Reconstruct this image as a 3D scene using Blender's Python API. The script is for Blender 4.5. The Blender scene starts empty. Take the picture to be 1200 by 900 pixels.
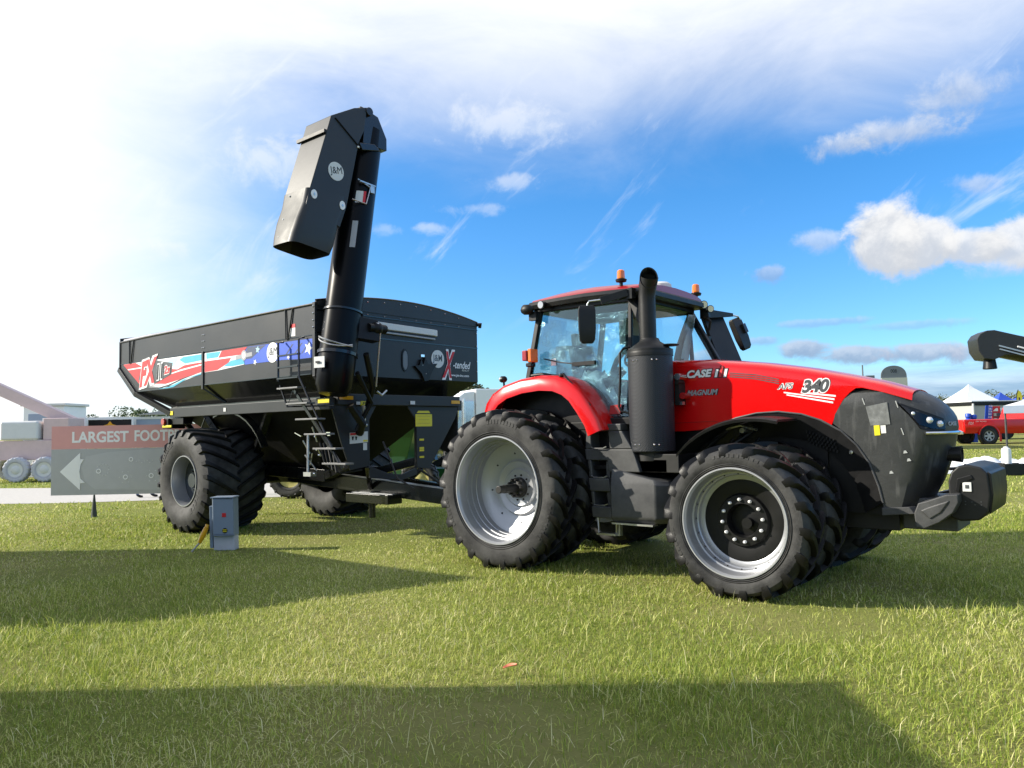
import bpy, bmesh, math, random
import numpy as np
from mathutils import Vector, Matrix, noise as mnoise
random.seed(7); rng = np.random.default_rng(7)
S = bpy.context.scene
COL = S.collection
PI = math.pi
R_ = math.radians

# ------------------------------------------------------------------ camera frame (where the photographer stands)
AL, CAMP, PITCH, FPX, ROLL = 0.689, Vector((6.362, -9.067, 1.768)), 0.0592, 892.6, -0.02
RV = Vector((math.cos(AL), math.sin(AL), 0)); FV = Vector((-math.sin(AL), math.cos(AL), 0))

def W(r, d, z=0.0):
    """a point r metres to the right of, and d metres away from, the place where the photographer stands"""
    p = CAMP + RV * r + FV * d
    return Vector((p.x, p.y, z))

def sm(t):
    t = max(0.0, min(1.0, t)); return t * t * (3 - 2 * t)

def ground_z(x, y):
    q = Vector((x, y, 0)) - CAMP
    r, d = q.dot(RV), q.dot(FV)
    return 0.55 * sm((d - 16) / 22) * sm((r + 4) / 8)

# ------------------------------------------------------------------ materials
def newmat(name):
    m = bpy.data.materials.new(name); m.use_nodes = True
    nt = m.node_tree; b = nt.nodes['Principled BSDF']
    return m, nt, b

def lk(nt, a, b): nt.links.new(a, b)

def mat(name, col, rough=0.5, metal=0.0, coat=0.0, var=0.12, vscale=6.0, dust=0.0, dustcol=(0.22, 0.2, 0.16), bump=0.0, bscale=40, spec=0.5, rvar=0.1):
    m, nt, b = newmat(name)
    tc = nt.nodes.new('ShaderNodeTexCoord')
    n = nt.nodes.new('ShaderNodeTexNoise'); n.inputs['Scale'].default_value = vscale; n.inputs['Detail'].default_value = 6
    lk(nt, tc.outputs['Object'], n.inputs['Vector'])
    mx = nt.nodes.new('ShaderNodeMix'); mx.data_type = 'RGBA'
    mx.inputs[6].default_value = (*[c * (1 - var) for c in col], 1); mx.inputs[7].default_value = (*[min(1, c * (1 + var)) for c in col], 1)
    lk(nt, n.outputs['Fac'], mx.inputs[0])
    out = mx.outputs[2]
    if dust > 0:
        n2 = nt.nodes.new('ShaderNodeTexNoise'); n2.inputs['Scale'].default_value = vscale * 0.55; n2.inputs['Detail'].default_value = 9; n2.inputs['Roughness'].default_value = 0.65
        lk(nt, tc.outputs['Object'], n2.inputs['Vector'])
        rp = nt.nodes.new('ShaderNodeMapRange'); rp.inputs[1].default_value = 0.36; rp.inputs[2].default_value = 0.72; rp.inputs[3].default_value = 0; rp.inputs[4].default_value = dust
        lk(nt, n2.outputs['Fac'], rp.inputs[0])
        m2 = nt.nodes.new('ShaderNodeMix'); m2.data_type = 'RGBA'; m2.inputs[7].default_value = (*dustcol, 1)
        lk(nt, rp.outputs[0], m2.inputs[0]); lk(nt, out, m2.inputs[6]); out = m2.outputs[2]
    lk(nt, out, b.inputs['Base Color'])
    rr = nt.nodes.new('ShaderNodeMapRange'); rr.inputs[3].default_value = max(0.02, rough - rvar); rr.inputs[4].default_value = min(1, rough + rvar)
    lk(nt, n.outputs['Fac'], rr.inputs[0]); lk(nt, rr.outputs[0], b.inputs['Roughness'])
    b.inputs['Metallic'].default_value = metal
    b.inputs['Coat Weight'].default_value = coat; b.inputs['Coat Roughness'].default_value = 0.06
    b.inputs['Specular IOR Level'].default_value = spec
    if bump > 0:
        n3 = nt.nodes.new('ShaderNodeTexNoise'); n3.inputs['Scale'].default_value = bscale; n3.inputs['Detail'].default_value = 4
        lk(nt, tc.outputs['Object'], n3.inputs['Vector'])
        bp = nt.nodes.new('ShaderNodeBump'); bp.inputs['Strength'].default_value = bump; bp.inputs['Distance'].default_value = 0.02
        lk(nt, n3.outputs['Fac'], bp.inputs['Height']); lk(nt, bp.outputs[0], b.inputs['Normal'])
    return m

M = {}
M['red'] = mat('red_paint', (0.60, 0.002, 0.002), 0.2, coat=0.3, var=0.03, vscale=2, rvar=0.04)
M['red_roof_dimmed'] = mat('red_paint_dimmed', (0.30, 0.004, 0.010), 0.35, coat=0.35, var=0.05, rvar=0.04)  # same red as the hood, its darker sky reflection painted into the colour
M['cart'] = mat('charcoal_paint', (0.026, 0.0275, 0.030), 0.42, coat=0.06, var=0.1, vscale=1.5, rvar=0.08, bump=0.10, bscale=2.2, spec=0.3, dust=.25, dustcol=(.05, .05, .05))
M['cart_black'] = mat('black_gloss_paint', (0.005, 0.0055, 0.0055), 0.25, coat=0.3, var=0.15, rvar=0.05)
M['plastic'] = mat('black_plastic', (0.007, 0.0075, 0.0085), 0.45, var=0.2, dust=0.04, bump=0.08, bscale=150, spec=0.32)
M['plastic_grey'] = mat('dusty_grey_plastic', (0.032, 0.033, 0.035), 0.5, var=0.2, dust=0.5, dustcol=(.12, .12, .118), bump=0.1, bscale=120)
M['chassis'] = mat('black_chassis', (0.005, 0.005, 0.0055), 0.5, var=0.3, dust=0.05)
M['tyre'] = mat('tyre_rubber', (0.011, 0.011, 0.0115), 0.7, var=0.3, vscale=6, dust=0.9, dustcol=(0.075, 0.074, 0.072), bump=0.12, bscale=60, spec=0.35)
M['tread'] = mat('tread_rubber', (0.0035, 0.0035, 0.004), 0.45, var=0.25, vscale=7, dust=0.15, dustcol=(0.03, 0.029, 0.027), bump=0.1, bscale=60, spec=0.28)
M['silver'] = mat('silver_rim_paint', (0.42, 0.43, 0.45), 0.36, metal=0.4, var=0.06, dust=0.15, dustcol=(0.3, 0.29, 0.27))
M['silver_inner'] = mat('silver_barrel', (0.36, 0.37, 0.39), 0.36, metal=0.6, var=0.1, dust=0.2, dustcol=(0.2, 0.19, 0.18))
M['chrome'] = mat('bright_steel', (0.75, 0.75, 0.76), 0.2, metal=1.0, var=0.05)
M['steel'] = mat('worn_steel', (0.5, 0.5, 0.5), 0.38, metal=0.9, var=0.2)
M['black'] = mat('black_trim', (0.004, 0.004, 0.0045), 0.42, var=0.2, spec=0.35)
M['darkhub'] = mat('blue_black_rim', (0.02, 0.027, 0.034), 0.4, coat=0.2, var=0.1)
M['white'] = mat('white_paint', (0.8, 0.8, 0.8), 0.45, var=0.03)
M['offwhite'] = mat('offwhite', (0.62, 0.62, 0.6), 0.5, var=0.06)
M['decal_red'] = mat('decal_red', (0.55, 0.012, 0.018), 0.5, var=0.06)
M['decal_blue'] = mat('decal_blue', (0.008, 0.075, 0.52), 0.5, var=0.2, vscale=9)
M['decal_navy'] = mat('decal_navy', (0.022, 0.04, 0.10), 0.5, var=0.15)
M['decal_cyan'] = mat('decal_cyan', (0.04, 0.38, 0.55), 0.5, var=0.2, vscale=5)
M['decal_pale'] = mat('decal_pale_blue', (0.45, 0.7, 0.78), 0.3, var=0.15, vscale=5, coat=0.3)
M['grey_decal'] = mat('decal_grey', (0.33, 0.33, 0.34), 0.4, var=0.05)
M['dark_decal'] = mat('decal_dark_grey', (0.06, 0.065, 0.07), 0.4, var=0.05)
M['yellow'] = mat('yellow_sticker', (0.72, 0.6, 0.02), 0.4, var=0.05)
M['amber'] = mat('amber_reflector', (0.75, 0.36, 0.01), 0.25, var=0.1, coat=0.5)
M['orange'] = mat('orange_lens', (0.85, 0.18, 0.005), 0.18, var=0.1, coat=0.8)
M['redlens'] = mat('red_lens', (0.35, 0.01, 0.01), 0.2, var=0.1, coat=0.8)
M['lamp'] = mat('lamp_lens', (0.72, 0.73, 0.74), 0.12, metal=0.5, coat=1.0, var=0.05)
M['boxgrey'] = mat('blue_grey_enamel', (0.2, 0.25, 0.32), 0.4, var=0.06, dust=0.1)
M['concrete'] = mat('weathered_concrete', (0.5, 0.5, 0.53), 0.85, var=0.15, bump=0.2)
M['seat'] = mat('dark_seat_cloth', (0.02, 0.021, 0.023), 0.75, var=0.2)
M['cream'] = mat('cream_headliner', (0.5, 0.5, 0.42), 0.7, var=0.06)
M['wrap'] = mat('milky_plastic_wrap', (0.62, 0.66, 0.66), 0.22, var=0.15, vscale=8, bump=0.8, bscale=9)
M['sage'] = mat('grey_green_panel', (0.12, 0.15, 0.13), 0.5, var=0.1)
M['mid_grey'] = mat('mid_grey_paint', (0.15, 0.165, 0.18), 0.5, var=0.06)
M['jd_green'] = mat('farm_green_paint', (0.012, 0.085, 0.018), 0.35, coat=0.3, var=0.06)
M['jd_cream'] = mat('cream_wheel', (0.6, 0.53, 0.2), 0.45, var=0.08)
M['canvas'] = mat('white_canvas', (0.8, 0.81, 0.82), 0.75, var=0.03, bump=0.15, bscale=2)
M['canvas_blue'] = mat('grey_blue_canvas', (0.3, 0.36, 0.47), 0.75, var=0.08, bump=0.15, bscale=2)
M['trailer'] = mat('grey_trailer', (0.36, 0.37, 0.36), 0.5, var=0.06)
M['blue'] = mat('blue_plastic', (0.012, 0.06, 0.42), 0.4, var=0.12)
M['denim'] = mat('denim', (0.06, 0.09, 0.17), 0.85, var=0.2, vscale=20)
M['shirt'] = mat('grey_shirt', (0.3, 0.31, 0.33), 0.85, var=0.1)
M['skin'] = mat('skin', (0.5, 0.3, 0.2), 0.55, var=0.08)
M['hair'] = mat('brown_hair', (0.06, 0.035, 0.02), 0.7, var=0.3, vscale=30)
M['sign_red_whitened'] = mat('sign_red_whitened', (0.64, 0.31, 0.29), 0.5, var=0.06)  # sign red paled, a white edge fade mixed into the colour
M['sign_black_whitened'] = mat('sign_dark_whitened', (0.38, 0.385, 0.39), 0.5, var=0.08)  # black of the sign lifted to grey by the painted white fade
M['sign_mid_whitened'] = mat('sign_print_whitened', (0.43, 0.435, 0.44), 0.5, var=0.08)  # printed tone lightened along with it, white fade in the colour
M['red_whitened'] = mat('implement_red_whitened', (0.60, 0.45, 0.43), 0.6, var=0.1)  # implement red with the white edge fade painted in
M['tree_leaf'] = mat('tree_leaf', (0.06, 0.1, 0.03), 0.6, var=0.45, vscale=1.5)
M['tree_leaf2'] = mat('tree_leaf_olive', (0.085, 0.1, 0.04), 0.6, var=0.45, vscale=1.2)
M['bark'] = mat('bark', (0.12, 0.09, 0.065), 0.85, var=0.3)
M['leaf_orange'] = mat('dry_leaf', (0.7, 0.22, 0.12), 0.6, var=0.2)
M['gravel'] = mat('pale_gravel', (0.46, 0.44, 0.41), 0.9, var=0.2, vscale=9, bump=0.5, bscale=30)
M['cone'] = mat('matte_black_paint', (0.004, 0.004, 0.004), 0.5, var=0.3, spec=.3)
M['auger'] = mat('auger_black', (0.003, 0.003, 0.0035), 0.3, coat=0.0, var=0.3, vscale=3, rvar=.06, spec=.14)
M['pocket'] = mat('scratched_clear_pocket', (0.16, 0.165, 0.163), 0.25, var=0.6, vscale=16, coat=.4)
M['step'] = mat('dull_step_metal', (0.16, 0.16, 0.16), 0.5, metal=.4, var=.3)
M['worn_metal'] = mat('scuffed_spout', (0.05, 0.051, 0.051), 0.5, metal=0.0, var=0.5, vscale=7, dust=0.35, dustcol=(0.11, 0.11, 0.10), spec=.25)

def perforated(name, col, hole, scale, rough=0.42):
    m, nt, b = newmat(name)
    tc = nt.nodes.new('ShaderNodeTexCoord')
    v = nt.nodes.new('ShaderNodeTexVoronoi'); v.inputs['Scale'].default_value = scale; v.inputs['Randomness'].default_value = 0.0
    mp = nt.nodes.new('ShaderNodeMapping'); mp.inputs['Rotation'].default_value = (0.6, 0.62, 0.4)
    lk(nt, tc.outputs['Object'], mp.inputs['Vector']); lk(nt, mp.outputs[0], v.inputs['Vector'])
    rp = nt.nodes.new('ShaderNodeMapRange'); rp.inputs[1].default_value = 0.32; rp.inputs[2].default_value = 0.5
    lk(nt, v.outputs['Distance'], rp.inputs[0])
    mx = nt.nodes.new('ShaderNodeMix'); mx.data_type = 'RGBA'; mx.inputs[6].default_value = (*hole, 1); mx.inputs[7].default_value = (*col, 1)
    lk(nt, rp.outputs[0], mx.inputs[0]); lk(nt, mx.outputs[2], b.inputs['Base Color'])
    b.inputs['Roughness'].default_value = rough; b.inputs['Metallic'].default_value = 0.0; b.inputs['Specular IOR Level'].default_value = 0.3
    bp = nt.nodes.new('ShaderNodeBump'); bp.inputs['Strength'].default_value = 0.35; bp.inputs['Distance'].default_value = 0.01
    lk(nt, rp.outputs[0], bp.inputs['Height']); lk(nt, bp.outputs[0], b.inputs['Normal'])
    return m
M['perf'] = perforated('perforated_shield', (0.028, 0.031, 0.037), (0.010, 0.011, 0.013), 64)

def cover_material():
    # black nylon grille screen: fine weave with scuffs and pale scratches
    m, nt, b = newmat('screen_cover')
    tc = nt.nodes.new('ShaderNodeTexCoord')
    n = nt.nodes.new('ShaderNodeTexNoise'); n.inputs['Scale'].default_value = 5; n.inputs['Detail'].default_value = 10; n.inputs['Roughness'].default_value = 0.7
    lk(nt, tc.outputs['Object'], n.inputs['Vector'])
    n2 = nt.nodes.new('ShaderNodeTexNoise'); n2.inputs['Scale'].default_value = 14; n2.inputs['Detail'].default_value = 3
    mp = nt.nodes.new('ShaderNodeMapping'); mp.inputs['Scale'].default_value = (1, 1, 0.16); mp.inputs['Rotation'].default_value = (0, 0.9, 0)
    lk(nt, tc.outputs['Object'], mp.inputs['Vector']); lk(nt, mp.outputs[0], n2.inputs['Vector'])
    r2 = nt.nodes.new('ShaderNodeMapRange'); r2.inputs[1].default_value = 0.56; r2.inputs[2].default_value = 0.68; r2.inputs[4].default_value = 0.2
    lk(nt, n2.outputs['Fac'], r2.inputs[0])
    mx = nt.nodes.new('ShaderNodeMix'); mx.data_type = 'RGBA'; mx.inputs[6].default_value = (0.012, 0.013, 0.013, 1); mx.inputs[7].default_value = (0.045, 0.047, 0.045, 1)
    lk(nt, n.outputs['Fac'], mx.inputs[0])
    m2 = nt.nodes.new('ShaderNodeMix'); m2.data_type = 'RGBA'; m2.inputs[7].default_value = (0.2, 0.2, 0.19, 1)
    lk(nt, r2.outputs[0], m2.inputs[0]); lk(nt, mx.outputs[2], m2.inputs[6])
    lk(nt, m2.outputs[2], b.inputs['Base Color'])
    b.inputs['Roughness'].default_value = 0.42
    bp = nt.nodes.new('ShaderNodeBump'); bp.inputs['Strength'].default_value = 0.25; bp.inputs['Distance'].default_value = 0.02
    lk(nt, n.outputs['Fac'], bp.inputs['Height']); lk(nt, bp.outputs[0], b.inputs['Normal'])
    return m
M['screen'] = cover_material()

def glass_material(name, tint, refl=0.55):
    m = bpy.data.materials.new(name); m.use_nodes = True; nt = m.node_tree; nt.nodes.clear()
    o = nt.nodes.new('ShaderNodeOutputMaterial'); t = nt.nodes.new('ShaderNodeBsdfTransparent'); t.inputs[0].default_value = (*tint, 1)
    g = nt.nodes.new('ShaderNodeBsdfGlossy'); g.inputs['Roughness'].default_value = 0.01
    f = nt.nodes.new('ShaderNodeFresnel'); f.inputs['IOR'].default_value = 1.5
    ml = nt.nodes.new('ShaderNodeMath'); ml.operation = 'MULTIPLY_ADD'; ml.inputs[1].default_value = refl; ml.inputs[2].default_value = 0.03
    mx = nt.nodes.new('ShaderNodeMixShader')
    lk(nt, f.outputs[0], ml.inputs[0]); lk(nt, ml.outputs[0], mx.inputs[0]); lk(nt, t.outputs[0], mx.inputs[1]); lk(nt, g.outputs[0], mx.inputs[2]); lk(nt, mx.outputs[0], o.inputs[0])
    return m
M['glass'] = glass_material('cab_glass', (0.80, 0.94, 0.97), .6)
M['glass_dark'] = glass_material('dark_glass', (0.18, 0.2, 0.22), 0.8)
def film_material():
    m = bpy.data.materials.new('crumpled_film'); m.use_nodes = True; nt = m.node_tree; nt.nodes.clear()
    o = nt.nodes.new('ShaderNodeOutputMaterial'); t = nt.nodes.new('ShaderNodeBsdfTransparent'); d = nt.nodes.new('ShaderNodeBsdfDiffuse'); d.inputs[0].default_value = (.75, .8, .8, 1)
    g = nt.nodes.new('ShaderNodeBsdfGlossy'); g.inputs['Roughness'].default_value = .12; ad = nt.nodes.new('ShaderNodeMixShader'); ad.inputs[0].default_value = .35; lk(nt, d.outputs[0], ad.inputs[1]); lk(nt, g.outputs[0], ad.inputs[2])
    tc = nt.nodes.new('ShaderNodeTexCoord'); n = nt.nodes.new('ShaderNodeTexNoise'); n.inputs['Scale'].default_value = 3.2; n.inputs['Detail'].default_value = 8; n.inputs['Distortion'].default_value = 1.6; lk(nt, tc.outputs['Object'], n.inputs['Vector'])
    r = nt.nodes.new('ShaderNodeMapRange'); r.inputs[1].default_value = .42; r.inputs[2].default_value = .72; r.inputs[3].default_value = .10; r.inputs[4].default_value = .48; lk(nt, n.outputs['Fac'], r.inputs[0])
    bp = nt.nodes.new('ShaderNodeBump'); bp.inputs['Strength'].default_value = .9; bp.inputs['Distance'].default_value = .08; lk(nt, n.outputs['Fac'], bp.inputs['Height']); lk(nt, bp.outputs[0], g.inputs['Normal']); lk(nt, bp.outputs[0], d.inputs['Normal'])
    x = nt.nodes.new('ShaderNodeMixShader'); lk(nt, r.outputs[0], x.inputs[0]); lk(nt, t.outputs[0], x.inputs[1]); lk(nt, ad.outputs[0], x.inputs[2]); lk(nt, x.outputs[0], o.inputs[0]); return m
M['crumpled'] = film_material()
M['film'] = glass_material('clear_film', (0.86, 0.88, 0.88), 0.9)

# ------------------------------------------------------------------ mesh builder
class MB:
    def __init__(s): s.v = []; s.f = []; s.m = []; s.mi = 0
    def add(s, vs, fs):
        o = len(s.v); s.v += [Vector(p) for p in vs]
        for q in fs: s.f.append([o + i for i in q]); s.m.append(s.mi)
        return s
    def box(s, x0, x1, y0, y1, z0, z1):
        v = [(x0, y0, z0), (x1, y0, z0), (x1, y1, z0), (x0, y1, z0), (x0, y0, z1), (x1, y0, z1), (x1, y1, z1), (x0, y1, z1)]
        return s.add(v, [(0, 3, 2, 1), (4, 5, 6, 7), (0, 1, 5, 4), (1, 2, 6, 5), (2, 3, 7, 6), (3, 0, 4, 7)])
    def hexa(s, bot, top):
        return s.add(list(bot) + list(top), [(3, 2, 1, 0), (4, 5, 6, 7), (0, 1, 5, 4), (1, 2, 6, 5), (2, 3, 7, 6), (3, 0, 4, 7)])
    def loft(s, rings, caps=True, closed=True):
        n = len(rings[0]); vs = [p for r in rings for p in r]; fs = []
        for i in range(len(rings) - 1):
            for j in range(n if closed else n - 1):
                k = (j + 1) % n; fs.append((i * n + j, i * n + k, (i + 1) * n + k, (i + 1) * n + j))
        if caps: fs.append(tuple(range(n - 1, -1, -1))); fs.append(tuple((len(rings) - 1) * n + j for j in range(n)))
        return s.add(vs, fs)
    def prism(s, poly, axis, a, b):
        def P(p, t): return {'x': (t, p[0], p[1]), 'y': (p[0], t, p[1]), 'z': (p[0], p[1], t)}[axis]
        return s.loft([[P(p, a) for p in poly], [P(p, b) for p in poly]])
    def tube(s, pts, r, n=10, caps=True):
        pts = [Vector(p) for p in pts]; rad = r if isinstance(r, (list, tuple)) else [r] * len(pts)
        rings = []; up = None
        for i, p in enumerate(pts):
            t = (pts[min(i + 1, len(pts) - 1)] - pts[max(i - 1, 0)]).normalized()
            if up is None:
                up = Vector((0, 0, 1)) if abs(t.z) < 0.9 else Vector((1, 0, 0))
            a = (up - t * up.dot(t)).normalized(); up = a; b = t.cross(a)
            rings.append([p + (a * math.cos(2 * PI * k / n) + b * math.sin(2 * PI * k / n)) * rad[i] for k in range(n)])
        return s.loft(rings, caps)
    def beam(s, a, b, w, h, up=(0, 0, 1)):
        a = Vector(a); b = Vector(b); t = (b - a).normalized(); u = Vector(up); u = (u - t * u.dot(t)).normalized(); q = t.cross(u)
        rr = lambda p: [p + q * w / 2 - u * h / 2, p - q * w / 2 - u * h / 2, p - q * w / 2 + u * h / 2, p + q * w / 2 + u * h / 2]
        return s.loft([rr(a), rr(b)])
    def lathe(s, prof, n=48, axis='y', c=(0, 0, 0), closed=False, caps=False):
        rings = []
        for (h, r) in prof:
            ring = []
            for k in range(n):
                t = 2 * PI * k / n; u, v = r * math.cos(t), r * math.sin(t)
                p = {'y': (u, h, v), 'z': (u, v, h), 'x': (h, u, v)}[axis]
                ring.append((p[0] + c[0], p[1] + c[1], p[2] + c[2]))
            rings.append(ring)
        if closed: rings.append(rings[0])
        return s.loft(rings, caps)
    def cyl(s, c, r, h0, h1, axis='y', n=24): return s.lathe([(h0, r), (h1, r)], n, axis, c, caps=True)
    def ball(s, c, r, n=16, sc=(1, 1, 1)):
        rings = []
        for i in range(1, n // 2):
            t = PI * i / (n // 2)
            rings.append([(c[0] + sc[0] * r * math.sin(t) * math.cos(2 * PI * k / n), c[1] + sc[1] * r * math.sin(t) * math.sin(2 * PI * k / n), c[2] + sc[2] * r * math.cos(t)) for k in range(n)])
        return s.loft(rings)
    def plate(s, poly3, nrm, th):
        """a flat polygon given in 3D, with thickness"""
        nrm = Vector(nrm); a = [Vector(p) for p in poly3]; b = [p + nrm * th for p in a]
        return s.loft([a, b])
    def pieces(s, name, mats, parent=None, **kw):
        """every separate piece becomes an object of its own"""
        par = list(range(len(s.v)))
        def find(i):
            while par[i] != i: par[i] = par[par[i]]; i = par[i]
            return i
        for f in s.f:
            r = find(f[0])
            for i in f[1:]: par[find(i)] = r
        groups = {}
        for f, mi in zip(s.f, s.m): groups.setdefault(find(f[0]), []).append((f, mi))
        out = []
        for fl in groups.values():
            q = MB(); idx = {}
            for f, mi in fl:
                for i in f:
                    if i not in idx: idx[i] = len(q.v); q.v.append(s.v[i])
                q.f.append([idx[i] for i in f]); q.m.append(mi)
            out.append(q.build(name, mats, parent, **kw))
        return out
    def build(s, name, mats, parent=None, bevel=0.0, smooth=True, angle=38, segs=2):
        me = bpy.data.meshes.new(name)
        off = Vector((0, 0, 0)); q = parent
        while q is not None: off += q.location; q = q.parent
        me.from_pydata([tuple(p - off) for p in s.v], [], s.f)
        for m in (mats if isinstance(mats, (list, tuple)) else [mats]): me.materials.append(m)
        me.polygons.foreach_set('material_index', s.m)
        bm = bmesh.new(); bm.from_mesh(me)
        bmesh.ops.recalc_face_normals(bm, faces=bm.faces)
        if smooth:
            ca = R_(angle)
            for f in bm.faces: f.smooth = True
            for e in bm.edges:
                if len(e.link_faces) != 2 or e.calc_face_angle(0) > ca: e.smooth = False
        bm.to_mesh(me); bm.free()
        o = bpy.data.objects.new(name, me); COL.objects.link(o)
        if parent is not None: o.parent = parent
        if bevel > 0:
            b = o.modifiers.new('bevel', 'BEVEL'); b.width = bevel; b.segments = segs; b.limit_method = 'ANGLE'; b.angle_limit = R_(35); b.harden_normals = True
        return o

def tag(o, label=None, cat=None, group=None, kind=None):
    if label: o['label'] = label
    if cat: o['category'] = cat
    if group: o['group'] = group
    if kind: o['kind'] = kind
    return o

def thing(name, label, cat, loc=(0, 0, 0), group=None):
    o = bpy.data.objects.new(name, None); COL.objects.link(o); o.location = loc; o.empty_display_size = 0.3
    return tag(o, label, cat, group)

def copy_tree(o, parent=None, skip=()):
    c = o.copy(); COL.objects.link(c); c.parent = parent
    for ch in list(o.children):
        if ch.name.split('.')[0] not in skip: copy_tree(ch, c, skip)
    return c

def text_mesh(name, body, centre, right, up, w, h, m, parent=None, shear=0.0, bold=0.0, lift=0.0, thick=0.002):
    """lettering as real thin solid letters, w x h metres, facing right x up"""
    cu = bpy.data.curves.new(name + '_curve', 'FONT'); cu.body = body; cu.size = 1.0; cu.shear = shear; cu.offset = bold; cu.extrude = 0.5; cu.resolution_u = 4
    cu.align_x = 'CENTER'; cu.align_y = 'CENTER'
    to = bpy.data.objects.new(name + '_tmp', cu)
    me = bpy.data.meshes.new_from_object(to)
    bpy.data.objects.remove(to); bpy.data.curves.remove(cu)
    n = len(me.vertices); co = np.empty(n * 3); me.vertices.foreach_get('co', co); co = co.reshape(n, 3)
    lo, hi = co.min(0), co.max(0)
    R3 = np.array(Vector(right).normalized()); U3 = np.array(Vector(up).normalized()); N3 = np.cross(R3, U3)
    a = (co[:, 0] - (lo[0] + hi[0]) / 2) / (hi[0] - lo[0]) * w; b = (co[:, 1] - (lo[1] + hi[1]) / 2) / (hi[1] - lo[1]) * h; c = (co[:, 2] - lo[2]) / (hi[2] - lo[2]) * thick + lift
    off = Vector((0, 0, 0)); q = parent
    while q is not None: off += q.location; q = q.parent
    P = np.array(Vector(centre) - off) + a[:, None] * R3 + b[:, None] * U3 + c[:, None] * N3
    me.vertices.foreach_set('co', P.ravel()); me.update()
    me.materials.clear(); me.materials.append(m); me.name = name
    o = bpy.data.objects.new(name, me); COL.objects.link(o)
    if parent is not None: o.parent = parent
    return o

NS = dict(right=(1, 0, 0), up=(0, 0, 1))     # lettering on a face looking to -Y
NF = dict(right=(0, 1, 0), up=(0, 0, 1))     # lettering on a face looking to +X

def outlined(name, body, centre, frame, w, h, m_in, m_out, parent, shear=0.3, b1=0.0, b2=0.05, lift=0.0):
    text_mesh(name, body, centre, frame['right'], frame['up'], w * 1.06, h * 1.16, m_out, parent, shear, b2, lift, 0.0015)
    return text_mesh(name, body, centre, frame['right'], frame['up'], w, h, m_in, parent, shear, b1, lift + 0.0015, 0.0018)

# ------------------------------------------------------------------ wheels
def tyre_mb(R, Wd, rim, nl, lug=0.05, dth=0.26, lw=0.036, round_=0.5):
    mb = MB(); h = Wd / 2; rb = R - lug
    prof = [(-h * 0.80, rim), (-h * 0.93, rim + 0.03), (-h * 1.02, rim + (rb - rim) * 0.35), (-h * 1.06, rim + (rb - rim) * 0.58), (-h * 1.02, rim + (rb - rim) * 0.8), (-h * 0.94, rb - 0.025), (-h * 0.8, rb - 0.004), (-h * 0.4, rb + 0.006)]
    prof = prof + [(0, rb + 0.008)] + [(-a, b) for a, b in reversed(prof)]
    mb.mi = 0; mb.lathe(prof, 72)
    # fine concentric rib near the rim
    for rr in (0.16, 0.24):
        q = rim + (rb - rim) * rr
        mb.lathe([(-h * (0.955 + rr * 0.22), q - 0.006), (-h * (0.985 + rr * 0.22), q), (-h * (0.958 + rr * 0.22), q + 0.006)], 72)
    for side in (-1, 1):
        for i in range(nl):
            t0 = 2 * PI * (i + (0.5 if side > 0 else 0)) / nl
            rings = []
            for s, ro, ri, wd in ((-0.04, R - 0.002, rb - 0.02, lw * 0.85), (0.25, R, rb - 0.02, lw * 0.9), (0.6, R - 0.004, rb - 0.02, lw), (0.9, R - 0.014, rb - 0.03, lw * 1.15), (1.02, R - 0.04, rb - 0.06, lw * 1.2), (1.075, R - 0.04 - lug * 1.3, rb - 0.05 - lug * 1.25, lw * 1.1)):
                t = t0 + dth * (s ** 0.85 if s > 0 else s); y = side * h * s
                wa = wd / R
                yb = y if s < 1.0 else side * h * 0.97
                rings.append([(ro * math.cos(t - wa * .8), y, ro * math.sin(t - wa * .8)), (ro * math.cos(t + wa * .8), y, ro * math.sin(t + wa * .8)),
                              (ri * math.cos(t + wa * 1.25), yb, ri * math.sin(t + wa * 1.25)), (ri * math.cos(t - wa * 1.25), yb, ri * math.sin(t - wa * 1.25))])
            mb.mi = 1; mb.loft(rings)
    mb.mi = 0
    for s0, cnt in ((1.15, 10), (5.6, 9), (3.3, 8)):
        for k in range(cnt):
            t = s0 + k * .062 * (1.0 / R); wa = .018 / R; rings = []
            for f in (.60, .78):
                q = rim + (rb - rim) * f; y0 = -h * (1.06 if f < .7 else 1.03)
                rings.append([(q * math.cos(t - wa), y0 - .004, q * math.sin(t - wa)), (q * math.cos(t + wa), y0 - .004, q * math.sin(t + wa)), (q * math.cos(t + wa), y0 + .02, q * math.sin(t + wa)), (q * math.cos(t - wa), y0 + .02, q * math.sin(t - wa))])
            mb.loft(rings)
    return mb

def bolts(mb, n, rad, y, r=0.018, L=0.03, ph=0.1):
    for i in range(n):
        t = ph + 2 * PI * i / n
        mb.lathe([(y, r), (y - L * 0.7, r), (y - L, r * 0.5)], 8, 'y', (rad * math.cos(t), 0, rad * math.sin(t)), caps=True)

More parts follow.
